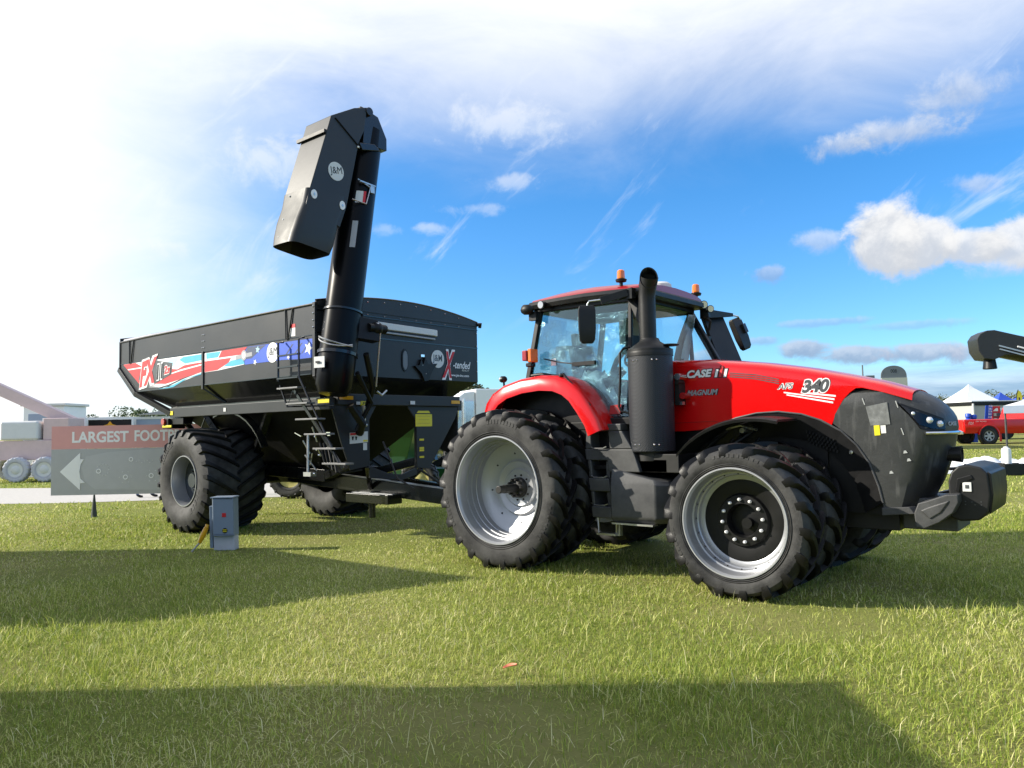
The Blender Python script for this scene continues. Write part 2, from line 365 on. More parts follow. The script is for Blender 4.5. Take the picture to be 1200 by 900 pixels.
def rear_wheel(parent):
    h = 0.18
    m = MB()
    # dished silver disc set deep in the barrel, with pressed rings, and the dark hub with its protruding axle bar
    m.mi = 0; m.lathe([(0.20, 0.60), (0.215, 0.545), (0.25, 0.50), (0.30, 0.40), (0.305, 0.37), (0.27, 0.345), (0.275, 0.32), (0.315, 0.285), (0.32, 0.26), (0.29, 0.235), (0.30, 0.2), (0.30, 0.0)], 64)
    m.mi = 1; m.lathe([(0.30, 0.135), (0.24, 0.13), (0.22, 0.1), (0.21, 0.0)], 32)
    bolts(m, 10, 0.108, 0.225, 0.02, 0.05); bolts(m, 10, 0.165, 0.31, 0.013, 0.03)
    m.cyl((0, 0, 0), 0.055, 0.22, -0.02, n=20)
    m.mi = 2; bolts(m, 8, 0.45, 0.28, 0.012, 0.02)
    w = m.build('wheel', [M['silver'], M['chassis'], M['darkhub']], parent)
    t = tyre_mb(1.03, 0.37, 0.665, 22, 0.068, 0.24, 0.036).build('tyre', [M['tyre'], M['tread']], w)
    r = MB()
    r.mi = 0; r.lathe([(-h * .8, 0.668), (-h * 1.0, 0.69), (-h * 1.06, 0.685), (-h * 1.06, 0.672), (-h * .86, 0.655)], 72)
    r.mi = 1; r.lathe([(-h * .86, 0.655), (-0.10, 0.64), (-0.05, 0.635), (-0.045, 0.62), (0.03, 0.615), (0.035, 0.602), (0.11, 0.598), (0.115, 0.59), (0.26, 0.59), (0.27, 0.66), (h * 1.0, 0.68)], 72)
    r.build('rim', [M['silver'], M['silver_inner']], w)
    return w

def front_wheel(parent):
    h = 0.21
    m = MB()
    m.mi = 0; m.lathe([(0.06, 0.435), (0.055, 0.40), (0.075, 0.28), (0.04, 0.262), (0.035, 0.176), (0.06, 0.165), (0.25, 0.16)], 56)
    m.lathe([(0.14, 0.16), (0.13, 0.0)], 32)
    m.cyl((0.03, 0, -0.03), 0.055, 0.14, 0.07, n=18)
    m.mi = 1; bolts(m, 12, 0.218, 0.037, 0.0175, 0.035)
    w = m.build('wheel', [M['black'], M['white']], parent)
    tyre_mb(0.805, 0.42, 0.545, 18, 0.062, 0.28, 0.042).build('tyre', [M['tyre'], M['tread']], w)
    r = MB()
    r.mi = 0; r.lathe([(-h * .8, 0.545), (-h * .96, 0.562), (-h * 1.02, 0.556), (-h * 1.02, 0.545), (-h * .85, 0.53)], 72)
    r.mi = 1; r.lathe([(-h * .85, 0.53), (-0.13, 0.518), (-0.07, 0.51), (-0.065, 0.495), (0.0, 0.49), (0.01, 0.478), (0.05, 0.47), (0.055, 0.43), (0.062, 0.42)], 72)
    r.mi = 2; r.lathe([(0.062, 0.45), (0.07, 0.5), (0.2, 0.54)], 48)
    for i in range(20):
        t = 2 * PI * i / 20
        r.mi = 3; r.lathe([(-0.03, 0.012), (-0.029, 0.001)], 8, 'y', (0.4925 * math.cos(t), 0, 0.4925 * math.sin(t)), caps=True)
    r.build('rim', [M['silver'], M['silver_inner'], M['black'], M['black']], w)
    return w

def cart_wheel(parent):
    h = 0.6
    m = MB()
    m.lathe([(-0.30, 0.43), (-0.29, 0.3), (-0.33, 0.22), (-0.33, 0.14), (-0.40, 0.13), (-0.40, 0.0)], 48)
    m.mi = 1; bolts(m, 10, 0.18, -0.33, 0.014, 0.03)
    w = m.build('wheel', [M['darkhub'], M['darkhub']], parent)
    mb = MB(); R = 0.97; rim = 0.445; lug = 0.055; rb = R - lug
    prof = [(-h * 0.83, rim), (-h * 0.9, rim + 0.04), (-h * 1.0, rim + 0.16), (-h * 1.03, rim + 0.27), (-h * 0.99, rim + 0.37), (-h * 0.93, rb - 0.02), (-h * 0.8, rb), (-h * 0.4, rb + 0.012)]
    prof = prof + [(0, rb + 0.014)] + [(-a, b) for a, b in reversed(prof)]
    mb.lathe(prof, 80)
    mb.mi = 1
    for side in (-1, 1):
        for i in range(22):
            t0 = 2 * PI * (i + (0.5 if side > 0 else 0)) / 22
            rings = []
            for s, ro, ri, wd in ((-0.03, R, rb - 0.02, 0.03), (0.3, R, rb - 0.02, 0.033), (0.65, R - 0.008, rb - 0.03, 0.038), (0.92, R - 0.02, rb - 0.04, 0.046), (0.99, R - 0.05, rb - 0.06, 0.048), (1.03, R - 0.15, rb - 0.14, 0.042)):
                t = t0 + 0.40 * max(s, 0) ** 0.9; y = side * h * s; yb = y if s < .98 else side * h * 0.93; wa = wd / R
                rings.append([(ro * math.cos(t - wa * .8), y, ro * math.sin(t - wa * .8)), (ro * math.cos(t + wa * .8), y, ro * math.sin(t + wa * .8)),
                              (ri * math.cos(t + wa * 1.2), yb, ri * math.sin(t + wa * 1.2)), (ri * math.cos(t - wa * 1.2), yb, ri * math.sin(t - wa * 1.2))])
            mb.loft(rings)
    # raised moulded blocks of lettering on the sidewall
    mb.mi = 2
    for t in [2.0 + 0.085 * k for k in range(9)] + [5.35 + 0.17 * k for k in range(5)]:
        rr0, rr1, wa = (0.70, 0.78, 0.028) if t < 4 else (0.60, 0.70, 0.05)
        rings = []
        for q in (rr0, rr1):
            y0 = -h * (1.025 if q > .62 else 1.008)
            rings.append([(q * math.cos(t - wa), y0 - 0.006, q * math.sin(t - wa)), (q * math.cos(t + wa), y0 - 0.006, q * math.sin(t + wa)), (q * math.cos(t + wa), y0 + .03, q * math.sin(t + wa)), (q * math.cos(t - wa), y0 + .03, q * math.sin(t - wa))])
        mb.loft(rings)
    mb.build('tyre', [M['tyre'], M['tread'], M['tyre']], w)
    r = MB(); r.lathe([(-h * .8, 0.45), (-h * .9, 0.468), (-h * .93, 0.462), (-h * .93, 0.447), (-h * .84, 0.435), (-0.3, 0.425)], 64)
    r.build('rim', [M['silver_inner']], w)
    return w

# ================================================================== TRACTOR (heading +X, rear axle at x=0)
TR = thing('tractor', 'large red tractor with dual wheels and a tall black exhaust stack on its right side', 'tractor')
rw = rear_wheel(TR); rw.location = (0, -1.53, 1.0)
for y, s in ((-1.0, 0), (1.0, 1), (1.53, 1)):
    c = copy_tree(rw, TR); c.location = (0, y, 1.0); c.rotation_euler = (0, 0.13 * (y + 2), PI if s else 0)
fw = front_wheel(TR); fw.location = (3.12, -1.455, 0.775)
for y, s in ((-0.72, 0), (0.74, 1), (1.55, 1)):
    c = copy_tree(fw, TR); c.location = (3.12, y, 0.775); c.rotation_euler = (0, 0.11 + 0.15 * (y + 2), PI if s else 0)

# chassis and axles
m = MB()
m.box(-0.6, 1.6, -0.33, 0.33, 0.62, 1.45); m.box(1.6, 4.35, -0.26, 0.26, 0.62, 1.2)
m.cyl((0, 0, 1.0), 0.05, -1.66, 1.66, n=20); m.cyl((0, 0, 1.0), 0.14, -1.2, 1.2, n=20); m.cyl((0, 0, 1.0), 0.26, -0.62, 0.62, n=20)
m.beam((3.12, -1.2, 0.775), (3.12, 1.2, 0.775), 0.2, 0.2); m.cyl((3.12, 0, 0.775), 0.13, -1.3, 1.3, n=18)
m.box(-1.15, -0.5, -0.07, 0.07, 0.42, 0.52)
for y in (-.4, .4): m.beam((-0.3, y, 0.75), (-1.15, y * 1.1, 0.55), .07, .12)
m.box(1.2, 2.2, -1.0, -0.36, 1.22, 1.44); m.box(1.2, 2.2, 0.36, 0.9, 0.7, 1.5)
m.build('chassis', M['chassis'], TR, bevel=0.01)

# hood -------------------------------------------------
def crest(x):
    P = [(1.6, 2.625), (2.37, 2.585), (3.0, 2.50), (3.5, 2.405), (3.93, 2.30), (4.28, 2.205), (4.6, 2.09)]
    for (a, za), (b, zb) in zip(P, P[1:]):
        if x <= b: return za + (zb - za) * (x - a) / (b - a)
    return P[-1][1]
BOT = [(1.78, 1.70), (2.02, 1.70), (2.25, 1.715), (2.45, 1.77), (2.65, 1.83), (2.9, 1.885), (3.15, 1.895), (3.42, 1.87), (3.62, 1.81), (3.775, 1.745)]
def side_bot(x):
    for (a, za), (b, zb) in zip(BOT, BOT[1:]):
        if x <= b: return za + (zb - za) * (x - a) / (b - a)
    return None
FRONTE = [(1.745, 3.775), (1.86, 3.81), (2.04, 3.92), (2.12, 4.01), (2.165, 4.11), (2.18, 4.3), (2.2, 4.6)]
m = MB()
xs = [1.78, 1.9, 2.02, 2.15, 2.25, 2.35, 2.45, 2.55, 2.65, 2.78, 2.9, 3.02, 3.15, 3.28, 3.42, 3.52, 3.62, 3.70, 3.775]
def ring_top(x):
    c = crest(x); w = 0.5
    return [(0.0, c), (-0.2, c - 0.008), (-w + 0.13, c - 0.028), (-w + 0.045, c - 0.062), (-w + 0.008, c - 0.11)]
def fr_x(z):  # front edge of the red side panel at height z
    for (za, xa), (zb, xb) in zip(FRONTE, FRONTE[1:]):
        if z <= zb: return xa + (xb - xa) * (z - za) / (zb - za)
    return 4.6
for sg in (1, -1):
    rings = []
    for x in xs:
        top = ring_top(x); zb = side_bot(x); zs = top[-1][1]
        prof = [(x, y * sg, z) for y, z in top]
        for k in range(1, 9):
            z = zs + (zb - zs) * k / 8; prof.append((x, -0.497 * sg, z))
        rings.append(prof)
    # beyond x=3.775 the panel's lower edge follows the curve of the black front screen
    for k in range(1, 13):
        t = k / 12; x = 3.775 + t * (4.56 - 3.775)
        top = ring_top(x); zs = top[-1][1]
        zb = 1.745
        for (za, xa), (zb2, xb) in zip(FRONTE, FRONTE[1:]):
            if xa <= x <= xb: zb = za + (zb2 - za) * (x - xa) / max(1e-6, xb - xa); break
        zb = min(zb, zs - 0.012)
        prof = [(x, y * sg * (1 - 0.12 * t * t), z) for y, z in top]
        for j in range(1, 9): prof.append((x, -0.497 * sg * (1 - 0.12 * t * t), zs + (zb - zs) * j / 8))
        rings.append(prof)
    m.loft(rings, caps=False, closed=False)
# rear bulkhead
m.box(1.74, 1.78, -0.49, 0.49, 1.72, 2.6)
hood = m.build('hood', M['red'], TR, angle=50)
sol = hood.modifiers.new('thick', 'SOLIDIFY'); sol.thickness = 0.012; sol.offset = -1

# engine-bay filler and arch panel
m = MB(); m.box(1.82, 3.0, -0.44, 0.44, 1.2, 2.3); m.box(3.0, 3.7, -0.44, 0.44, 1.2, 2.12); m.box(3.7, 4.3, -0.40, 0.40, 0.8, 1.98); m.build('engine_bay', M['black'], TR)
m = MB()
ARCH = [(2.2, 1.60), (2.42, 1.74), (2.7, 1.845), (2.95, 1.895), (3.2, 1.905), (3.46, 1.87), (3.66, 1.80), (3.87, 1.68), (4.02, 1.53), (4.14, 1.34), (4.22, 1.1), (4.255, 0.93)]
IN = [(x - (x - 3.12) * 0.17, z - 0.17 * (z - 0.55) - 0.05) for x, z in ARCH]
for i in range(len(ARCH) - 1):
    a, b, c, d = ARCH[i], ARCH[i + 1], IN[i + 1], IN[i]
    m.loft([[(a[0], -.505, a[1]), (b[0], -.505, b[1]), (c[0], -.46, c[1]), (d[0], -.46, d[1])], [(a[0], -.45, a[1]), (b[0], -.45, b[1]), (c[0], -.43, c[1]), (d[0], -.43, d[1])]])
ap = m.build('arch_panel', M['black'], TR)
m = MB()
for i in range(9):
    for j in range(4):
        x = 3.5 + i * 0.035 + j * 0.012; z = 1.66 - j * 0.04 - i * 0.012
        m.beam((x, -.497 + .012 * j * 0, z), (x + 0.008, -.497, z + 0.026), .016, .012, (0, 1, 0))
m.build('vent_slots', M['black'], ap)
m = MB(); m.tube([(x, -.51, z) for x, z in ARCH], 0.011, 8); m.build('arch_edge', M['plastic_grey'], ap)
m = MB(); m.lathe([(-.49, .022), (-.505, .02), (-.506, .001)], 12, 'y', (3.96, 0, 1.45)); m.build('tie_loop', M['chrome'], ap)

# black screen-covered nose, lofted by height
def lerp(T, z):
    if z <= T[0][0]: return T[0][1]
    for (a, va), (b, vb) in zip(T, T[1:]):
        if z <= b: return va + (vb - va) * (z - a) / (b - a)
    return T[-1][1]
XB = [(0.86, 4.26), (0.92, 4.25), (1.05, 4.235), (1.32, 4.15), (1.59, 3.99), (1.70, 3.86), (1.76, 3.79), (1.86, 3.815), (2.04, 3.925), (2.12, 4.015), (2.165, 4.115), (2.18, 4.2)]
XF = [(0.86, 4.58), (1.0, 4.65), (1.17, 4.74), (1.4, 4.82), (1.66, 4.875), (1.72, 4.885), (1.80, 4.87), (1.88, 4.83), (1.97, 4.75), (2.05, 4.64), (2.12, 4.5), (2.165, 4.36), (2.185, 4.25)]
XC = [(0.86, 4.44), (1.2, 4.55), (1.58, 4.66), (1.72, 4.68), (1.85, 4.62), (1.95, 4.52), (2.05, 4.38), (2.12, 4.26), (2.165, 4.18), (2.185, 4.13)]
zs = [0.86, 0.92, 1.0, 1.08, 1.16, 1.24, 1.32, 1.40, 1.48, 1.54, 1.59, 1.64, 1.70, 1.76, 1.81, 1.86, 1.91, 1.96, 2.0, 2.04, 2.08, 2.12, 2.145]
def nose_ring(z):
    xb, xf, xc = lerp(XB, z), lerp(XF, z), lerp(XC, z); w = 0.503 - 0.05 * sm((z - 1.95) / 0.25) - .12 * sm((z - 2.08) / .1)
    xc = max(xc, xb + 0.01); L = [(xb, w), (xb + (xc - xb) * .5, w + 0.002), (xb + (xc - xb) * .88, w - 0.006), (xc, w - 0.035), (xc + (xf - xc) * .45, w - .12), (xc + (xf - xc) * .8, w - .25), (xf, w - 0.40), (xf + 0.006, 0)]
    return [(x, -y, z) for x, y in L] + [(x, y, z) for x, y in reversed(L[:-1])]
m = MB(); m.loft([nose_ring(z) for z in zs], caps=True, closed=False)
# close the top
nose = m.build('front_cover', M['screen'], TR, angle=32)
# details on the nose
m = MB(); m.plate([(4.13, -.507, 1.93), (4.34, -.507, 1.97), (4.36, -.507, 1.74), (4.17, -.507, 1.73)], (0, -1, 0), .004); m.build('clear_pocket', M['pocket'], nose)
m = MB(); m.plate([(4.20, -.507, 1.73), (4.255, -.507, 1.735), (4.26, -.507, 1.63), (4.205, -.507, 1.625)], (0, -1, 0), .003); m.mi = 1
m.plate([(4.265, -.507, 1.73), (4.315, -.507, 1.733), (4.318, -.507, 1.65), (4.27, -.507, 1.647)], (0, -1, 0), .003); m.build('warning_label', [M['yellow'], M['offwhite']], nose)
m = MB()
for x, z in ((4.33, 1.23), (4.47, 1.44), (4.5, 1.36)): m.plate([(x, -.508, z), (x + .04, -.506, z + .006), (x + .022, -.506, z + .032), (x + .005, -.508, z + .028)], (0, -1, 0), .003)
for x, z in ((4.1, 2.02), (4.42, 1.98), (4.46, 1.7)): m.beam((x, -.506, z), (x + .02, -.503, z - .07), .009, .006, (0, -1, 0))
m.pieces('tie_tabs', M['trailer'], nose)
# headlights
def nose_pt(z, t):
    """point on the outside of the nose skin: t=0 at the side panel's front, 1 at mid-front"""
    r = nose_ring(z)[:8]; seg = r[2:]; k = t * (len(seg) - 1); i = min(int(k), len(seg) - 2); f = k - i
    return Vector(seg[i]).lerp(Vector(seg[i + 1]), f)
for sg in (1, -1):
    m = MB()
    m.mi = 0
    lo = [(1.87, -.12), (1.76, .30), (1.69, .55), (1.655, 1.6), (1.66, 2.7)]
    hi = [(1.955, -.05), (1.95, .35), (1.925, .7), (1.85, 1.7), (1.79, 2.7)]
    def band(l, h, off, mi, inset=0):
        a = []; b = []
        for (z1, t1), (z2, t2) in zip(l, h):
            p, q = nose_pt(z1, max(0, t1) / 5), nose_pt(z2, max(0, t2) / 5)
            if inset: p, q = p.lerp(q, inset), q.lerp(p, inset)
            a.append(p); b.append(q)
        o = Vector((off * .8, -off, 0))
        rr = [[(p + o), (q + o), (q - Vector((.05, -.03, 0))), (p - Vector((.05, -.03, 0)))] for p, q in zip(a, b)]
        if inset: rr = rr[0:]
        m.mi = mi; m.loft([[Vector((v.x, v.y * sg, v.z)) for v in ring] for ring in rr])
    band(lo, hi, 0.012, 0)
    band(lo, hi, 0.020, 1, 0.17)
    hl = m.build('headlight', [M['black'], M['glass_dark']], nose, angle=30)
    m = MB()
    for (z, t) in ((1.845, .45), (1.775, 1.5), (1.735, 2.2)):
        p = nose_pt(z, t / 5); p.y *= sg
        m.ball((p.x + .004, p.y - sg * .004, p.z), 0.022 if t < 1 else 0.036, 12)
    m.pieces('lamp_bulb', [M['lamp']], hl)
    m = MB()
    pts = [nose_pt(1.645 + 0.02 * (t < 0.5), t / 5) for t in (0.9, 1.5, 2.2, 3, 4, 5)]
    m.tube([(p.x + .015, (p.y - .015) * sg if i < 5 else 0, p.z) for i, p in enumerate(pts)], 0.018, 8); m.build('chrome_trim', M['chrome'], nose)
text_mesh('grille_lettering', 'CASE', (4.862, -.17, 1.735), (0.27, 1, 0), (-.15, 0, 1), .17, .042, M['grey_decal'], nose, 0.2, .02, 0.003, .006)
# horn-shaped lower intake and the lower lip
m = MB(); m.lathe([(4.70, .06), (4.86, .075), (4.93, .085), (4.93, .07), (4.8, .05), (4.78, 0)], 20, 'x', (0, -.1, 1.42)); m.tube([(4.84, -.3, 1.28), (4.95, -.2, 1.28), (4.98, -.02, 1.29), (4.92, .1, 1.3)], .016, 8); m.build('tow_bracket', M['plastic'], nose)
m = MB(); m.loft([[(4.24, -.52, .80), (4.55, -.52, .83), (4.66, -.3, .83), (4.66, .3, .83), (4.55, .52, .83), (4.24, .52, .80)], [(4.24, -.52, .88), (4.5, -.52, .90), (4.6, -.3, .9), (4.6, .3, .9), (4.5, .52, .9), (4.24, .52, .88)]]); m.build('lower_lip', M['plastic_grey'], nose, bevel=.008)
# hood decals
hd = hood
YH = -.4985
outlined('maker_lettering', 'CASE', (2.255, YH, 2.395), NS, .33, .095, M['white'], M['black'], hd, .25, .045, .10)
m = MB()
def slant_bar(xc, w_, zc, h_, mi, lv):
    m.mi = mi; s_ = .25 * h_ / 2; y_ = YH - .0013 * lv
    m.plate([(xc - w_ / 2 - s_, y_, zc - h_ / 2), (xc + w_ / 2 - s_, y_, zc - h_ / 2), (xc + w_ / 2 + s_, y_, zc + h_ / 2), (xc - w_ / 2 + s_, y_, zc + h_ / 2)], (0, -1, 0), .0012)
for xc, h_, zc, mi in ((2.475, .095, 2.387, 1), (2.532, .125, 2.40, 2), (2.589, .095, 2.383, 1)):
    slant_bar(xc, .05, zc, h_ + .018, 0, 0); slant_bar(xc, .032, zc, h_, mi, 1)
m.pieces('maker_emblem', [M['black'], M['white'], M['decal_red']], hd, smooth=False)
outlined('model_lettering', 'MAGNUM', (2.285, YH, 2.165), NS, .40, .068, M['grey_decal'], M['black'], hd, .3, .03, .07)
outlined('model_number', '340', (3.62, YH, 2.175), NS, .30, .145, M['dark_decal'], M['white'], hd, .3, .04, .11)
outlined('trim_lettering', 'AFS', (3.29, YH, 2.19), NS, .18, .062, M['dark_decal'], M['white'], hd, .3, .0, .07)
m = MB()
for k in range(3):
    pts = [(2.64, 2.385 - k * .022), (2.95, 2.345 - k * .024), (3.22, 2.275 - k * .024)]
    for a, b in zip(pts, pts[1:]): m.plate([(a[0], YH, a[1]), (b[0], YH, b[1]), (b[0], YH, b[1] - .011), (a[0], YH, a[1] - .011)], (0, -1, 0), .0012)
m.mi = 1
for k in range(3):
    a, b = (3.24 + .03 * k, 2.155 - k * .028), (3.83 - .015 * k, 2.065 - k * .035)
    if k == 0: m.plate([(a[0] + .22, YH, a[1] - .035), (b[0], YH, b[1]), (b[0], YH, b[1] - .018), (a[0] + .22, YH, a[1] - .053)], (0, -1, 0), .0012)
    else: m.plate([(a[0], YH, a[1]), (b[0], YH, b[1]), (b[0], YH, b[1] - .018), (a[0], YH, a[1] - .014)], (0, -1, 0), .0012)
m.pieces('hood_stripes', [M['dark_decal'], M['white']], hd)

m = MB(); m.beam((1.80, YH - .001, 1.80), (2.42, YH - .001, 1.815), .004, .007); m.beam((1.93, YH - .001, 1.72), (1.93, YH - .001, 2.47), .004, .006); m.beam((2.42, YH - .001, 1.815), (2.50, YH - .001, 1.80), .004, .007)
m.pieces('panel_seam', M['redlens'], hd)
# exhaust ----------------------------------------------
EX, EY = 1.77, -0.83
m = MB()
m.mi = 0; m.lathe([(1.46, .05), (1.46, .255), (1.475, .272), (2.62, .272), (2.66, .268)], 48, 'z', (EX, EY, 0))
ex = m.build('exhaust_heat_shield', M['perf'], TR, angle=30)
m = MB()
m.lathe([(2.63, .280), (2.67, .282), (2.70, .27), (2.755, .2), (2.80, .13), (2.84, .112)], 48, 'z', (EX, EY, 0))
m.lathe([(2.735, .10), (2.745, .115), (2.755, .10)], 24, 'z', (EX + .24, EY + .06, 0), caps=True)
m.lathe([(2.70, .281), (2.62, .281)], 48, 'z', (EX, EY, 0))
m.build('shield_collar', M['plastic'], ex)
m = MB()
pts = [(EX - .02, EY, 2.80), (EX - .02, EY, 3.25), (EX - .02, EY, 3.36), (EX + .0, EY - .01, 3.45), (EX + .03, EY - .03, 3.53), (EX + .055, EY - .05, 3.59)]
m.tube(pts, [.105, .105, .105, .106, .108, .11], 28, caps=False)
# slanted open tip
def tipring(c, r, ax, n=28):
    ax = Vector(ax).normalized(); u = Vector((0, 0, 1)); u = (u - ax * u.dot(ax)).normalized(); v = ax.cross(u)
    return [Vector(c) + u * r * 1.28 * math.cos(2 * PI * k / n) + v * r * math.sin(2 * PI * k / n) for k in range(n)]
axis_t = (0.62, -0.78, 0.25)
m.loft([tipring((EX - .03, EY + .03, 3.5), .10, (0.2, -.3, .9)), tipring((EX + .01, EY - .0, 3.56), .108, (0.45, -.6, .55)), tipring((EX + .055, EY - .065, 3.575), .112, axis_t)], caps=False)
m.loft([tipring((EX + .057, EY - .067, 3.576), .112, axis_t), tipring((EX + .055, EY - .065, 3.575), .102, axis_t), tipring((EX - .02, EY + .05, 3.5), .098, axis_t), tipring((EX - .02, EY + .05, 3.5), .002, axis_t)], caps=False)
m.build('exhaust_stack', M['plastic'], TR, angle=60)
m = MB()
for z in (1.55, 2.56):
    for t in (3.6, 4.4, 4.62, 5.3, 5.5): m.ball((EX + .273 * math.cos(t), EY + .273 * math.sin(t), z), .011, 8)
m.pieces('shield_bolts', M['chrome'], ex)
m = MB(); m.tube([(EX, EY - .282 * 0, 1.5), (EX, EY, 1.35)], .2, 24); m.tube([(1.75, -.8, 1.40), (1.85, -.55, 1.36), (2.1, -.4, 1.4)], .08, 14); m.box(1.55, 2.05, -1.0, -.62, 1.22, 1.38); m.build('exhaust_mount', M['chassis'], TR, bevel=.01)
# small hydraulic couplers beside the shield
m = MB()
m.mi = 0; m.ball((2.02, -.62, 2.36), .05, 12); m.cyl((2.07, 0, 2.36), .04, -.72, -.55, n=14)
m.mi = 1; m.cyl((2.05, 0, 2.30), .03, -.70, -.55, n=12); m.box(2.0, 2.06, -.66, -.5, 2.02, 2.3)
m.mi = 0; m.box(2.05, 2.10, -.66, -.6, 2.02, 2.06); m.mi = 2; m.cyl((2.10, 0, 2.13), .04, -.66, -.5, n=12)
m.build('fluid_couplers', [M['chrome'], M['chassis'], M['redlens']], TR)
# hoses and pipes behind the front wheel
m = MB()
for k in range(7):
    y = -.5 - .03 * (k % 3); x = 2.0 + .1 * k
    m.tube([(x, y, 1.25 + .03 * k), (x + .1, y - .06, 1.45 + .04 * (k % 2)), (x + .28, y, 1.5 + .05 * (k % 3)), (x + .4, y + .1, 1.7)], .018 + .006 * (k % 2), 8)
m.cyl((2.75, 0, 1.68), .045, -.62, -.48, n=14); m.cyl((2.9, 0, 1.72), .05, -.6, -.45, n=14); m.box(2.12, 2.32, -.58, -.46, 1.4, 1.62)
m.mi = 1; m.cyl((2.83, 0, 1.7), .03, -.66, -.48, n=12); m.ball((2.66, -.58, 1.74), .025, 8); m.tube([(2.6, -.56, 1.72), (2.8, -.62, 1.76), (2.98, -.58, 1.7)], .016, 8)
m.build('hoses', [M['chassis'], M['steel']], TR)

# cab ---------------------------------------------------
# the side glazing lies in a plane tilting inwards towards the roof
def cy(z): return 0.90 - 0.11 * (z - 1.9) / 1.5
A_T, A_B = (1.52, 3.36), (1.93, 2.55)      # front pillar top / at hood height (x, z)
C_T, C_B = (0.10, 3.40), (-0.10, 2.58)     # rear pillar
cab = MB()
for sg in (-1, 1):
    P = lambda x, z, o=0.0: (x, sg * (cy(z) + o), z)
    cab.beam(P(*A_T), P(1.90, 2.62), .09, .08, (0, 1, 0)); cab.beam(P(1.90, 2.62), P(1.80, 1.85), .08, .08, (0, 1, 0))
    cab.beam(P(C_T[0] - .02, C_T[1]), P(C_B[0], 2.42), .07, .07, (0, 1, 0))
    cab.beam(P(0.0, 3.40), P(1.56, 3.37), .07, .08, (0, 0, 1))
    cab.beam(P(.93, 1.84), P(1.82, 1.84), .08, .09, (0, 0, 1))
    cab.tube([P(-.08, 2.49), P(.12, 2.50), P(.42, 2.45), P(.60, 2.36), P(.76, 2.19), P(.90, 1.98), P(.96, 1.86)], .028, 8)
    cab.beam(P(1.50, 3.35), P(1.52, 1.9), .05, .05, (0, 1, 0))
cab.beam((1.55, -.78, 3.38), (1.55, .78, 3.38), .1, .08); cab.beam((0.0, -.78, 3.40), (0.0, .78, 3.40), .1, .08)
cab.box(0.0, 1.8, -.88, .88, 1.74, 1.84); cab.box(-.16, -.06, -.8, .8, 1.8, 2.3)
cabf = cab.build('cab_frame', M['black'], TR, bevel=.01)
# glass
for sg in (-1, 1):
    P = lambda x, z: (x, sg * (cy(z) - 0.005), z)
    g = MB(); g.plate([P(.02, 3.37), P(-.07, 2.51), P(.12, 2.52), P(.42, 2.47), P(.60, 2.38), P(.76, 2.21), P(.90, 2.0), P(.97, 1.9), P(1.50, 1.9), P(1.49, 3.34)], (0, 1, 0), .006)
    g.build('side_window', M['glass'], cabf, smooth=False)
g = MB(); rr = []
for t in (0, .25, .5, .75, 1):
    x0 = A_T[0] + .02 + (A_B[0] - A_T[0]) * t; z = A_T[1] + (2.55 - A_T[1]) * t; w = cy(z) - .02
    rr.append([(x0 + .10 * (1 - (k / 4) ** 2), w * k / 4, z) for k in range(-4, 5)])
g.loft(rr, caps=False, closed=False); g.build('windshield', M['glass'], cabf)
g = MB(); g.plate([(.02, -.75, 3.36), (.02, .75, 3.36), (-.09, .82, 2.35), (-.09, -.82, 2.35)], (1, 0, 0), .006); g.build('rear_window', M['glass'], cabf, smooth=False)
g = MB(); rr = []
for i in range(15):
    z = 2.05 + .085 * i; rr.append([(x, -(cy(z) - .07 - .03 * math.sin(3.1 * x + 2.2 * z) - .02 * math.sin(9 * x - 7 * z)), z) for x in np.linspace(max(.02, .86 - (z - 2.05) * 1.5), 1.42, 16)])
g.loft(rr, caps=False, closed=False); g.build('protective_film', M['crumpled'], cabf, angle=80)
# grey-green lower door strip along the fender
g = MB(); Pn = lambda x, z: (x, -(cy(z) + .012), z)
g.plate([Pn(.60, 2.39), Pn(.72, 2.36), Pn(.93, 2.12), Pn(1.08, 1.88), Pn(.95, 1.87), Pn(.88, 2.0), Pn(.75, 2.22)], (0, -1, 0), .015); g.build('door_strip', M['sage'], cabf, bevel=.004)
# door handrail and wiper, decals on the glass
m = MB(); m.tube([(1.56, -.93, 2.75), (1.48, -.96, 2.735), (1.43, -.97, 2.68), (1.425, -.97, 2.35), (1.41, -.99, 2.02), (1.44, -.99, 1.96), (1.52, -.98, 1.94), (1.62, -.94, 1.94)], .016, 10); m.build('grab_rail', M['black'], cabf)
m = MB(); m.tube([(.16, -.85, 2.71), (.45, -.86, 2.64), (.72, -.87, 2.60)], .008, 8); m.beam((.66, -.875, 2.60), (1.0, -.87, 2.60), .045, .05); m.build('wiper', M['black'], cabf)
m = MB(); m.plate([(.28, -.845, 2.70), (.36, -.845, 2.70), (.36, -.845, 2.61), (.28, -.845, 2.61)], (0, -1, 0), .003); m.mi = 1; m.plate([(1.24, -.918, 2.04), (1.4, -.918, 2.05), (1.38, -.92, 1.93), (1.22, -.92, 1.93)], (0, -1, 0), .003); m.pieces('window_sticker', [M['white'], M['redlens']], cabf)
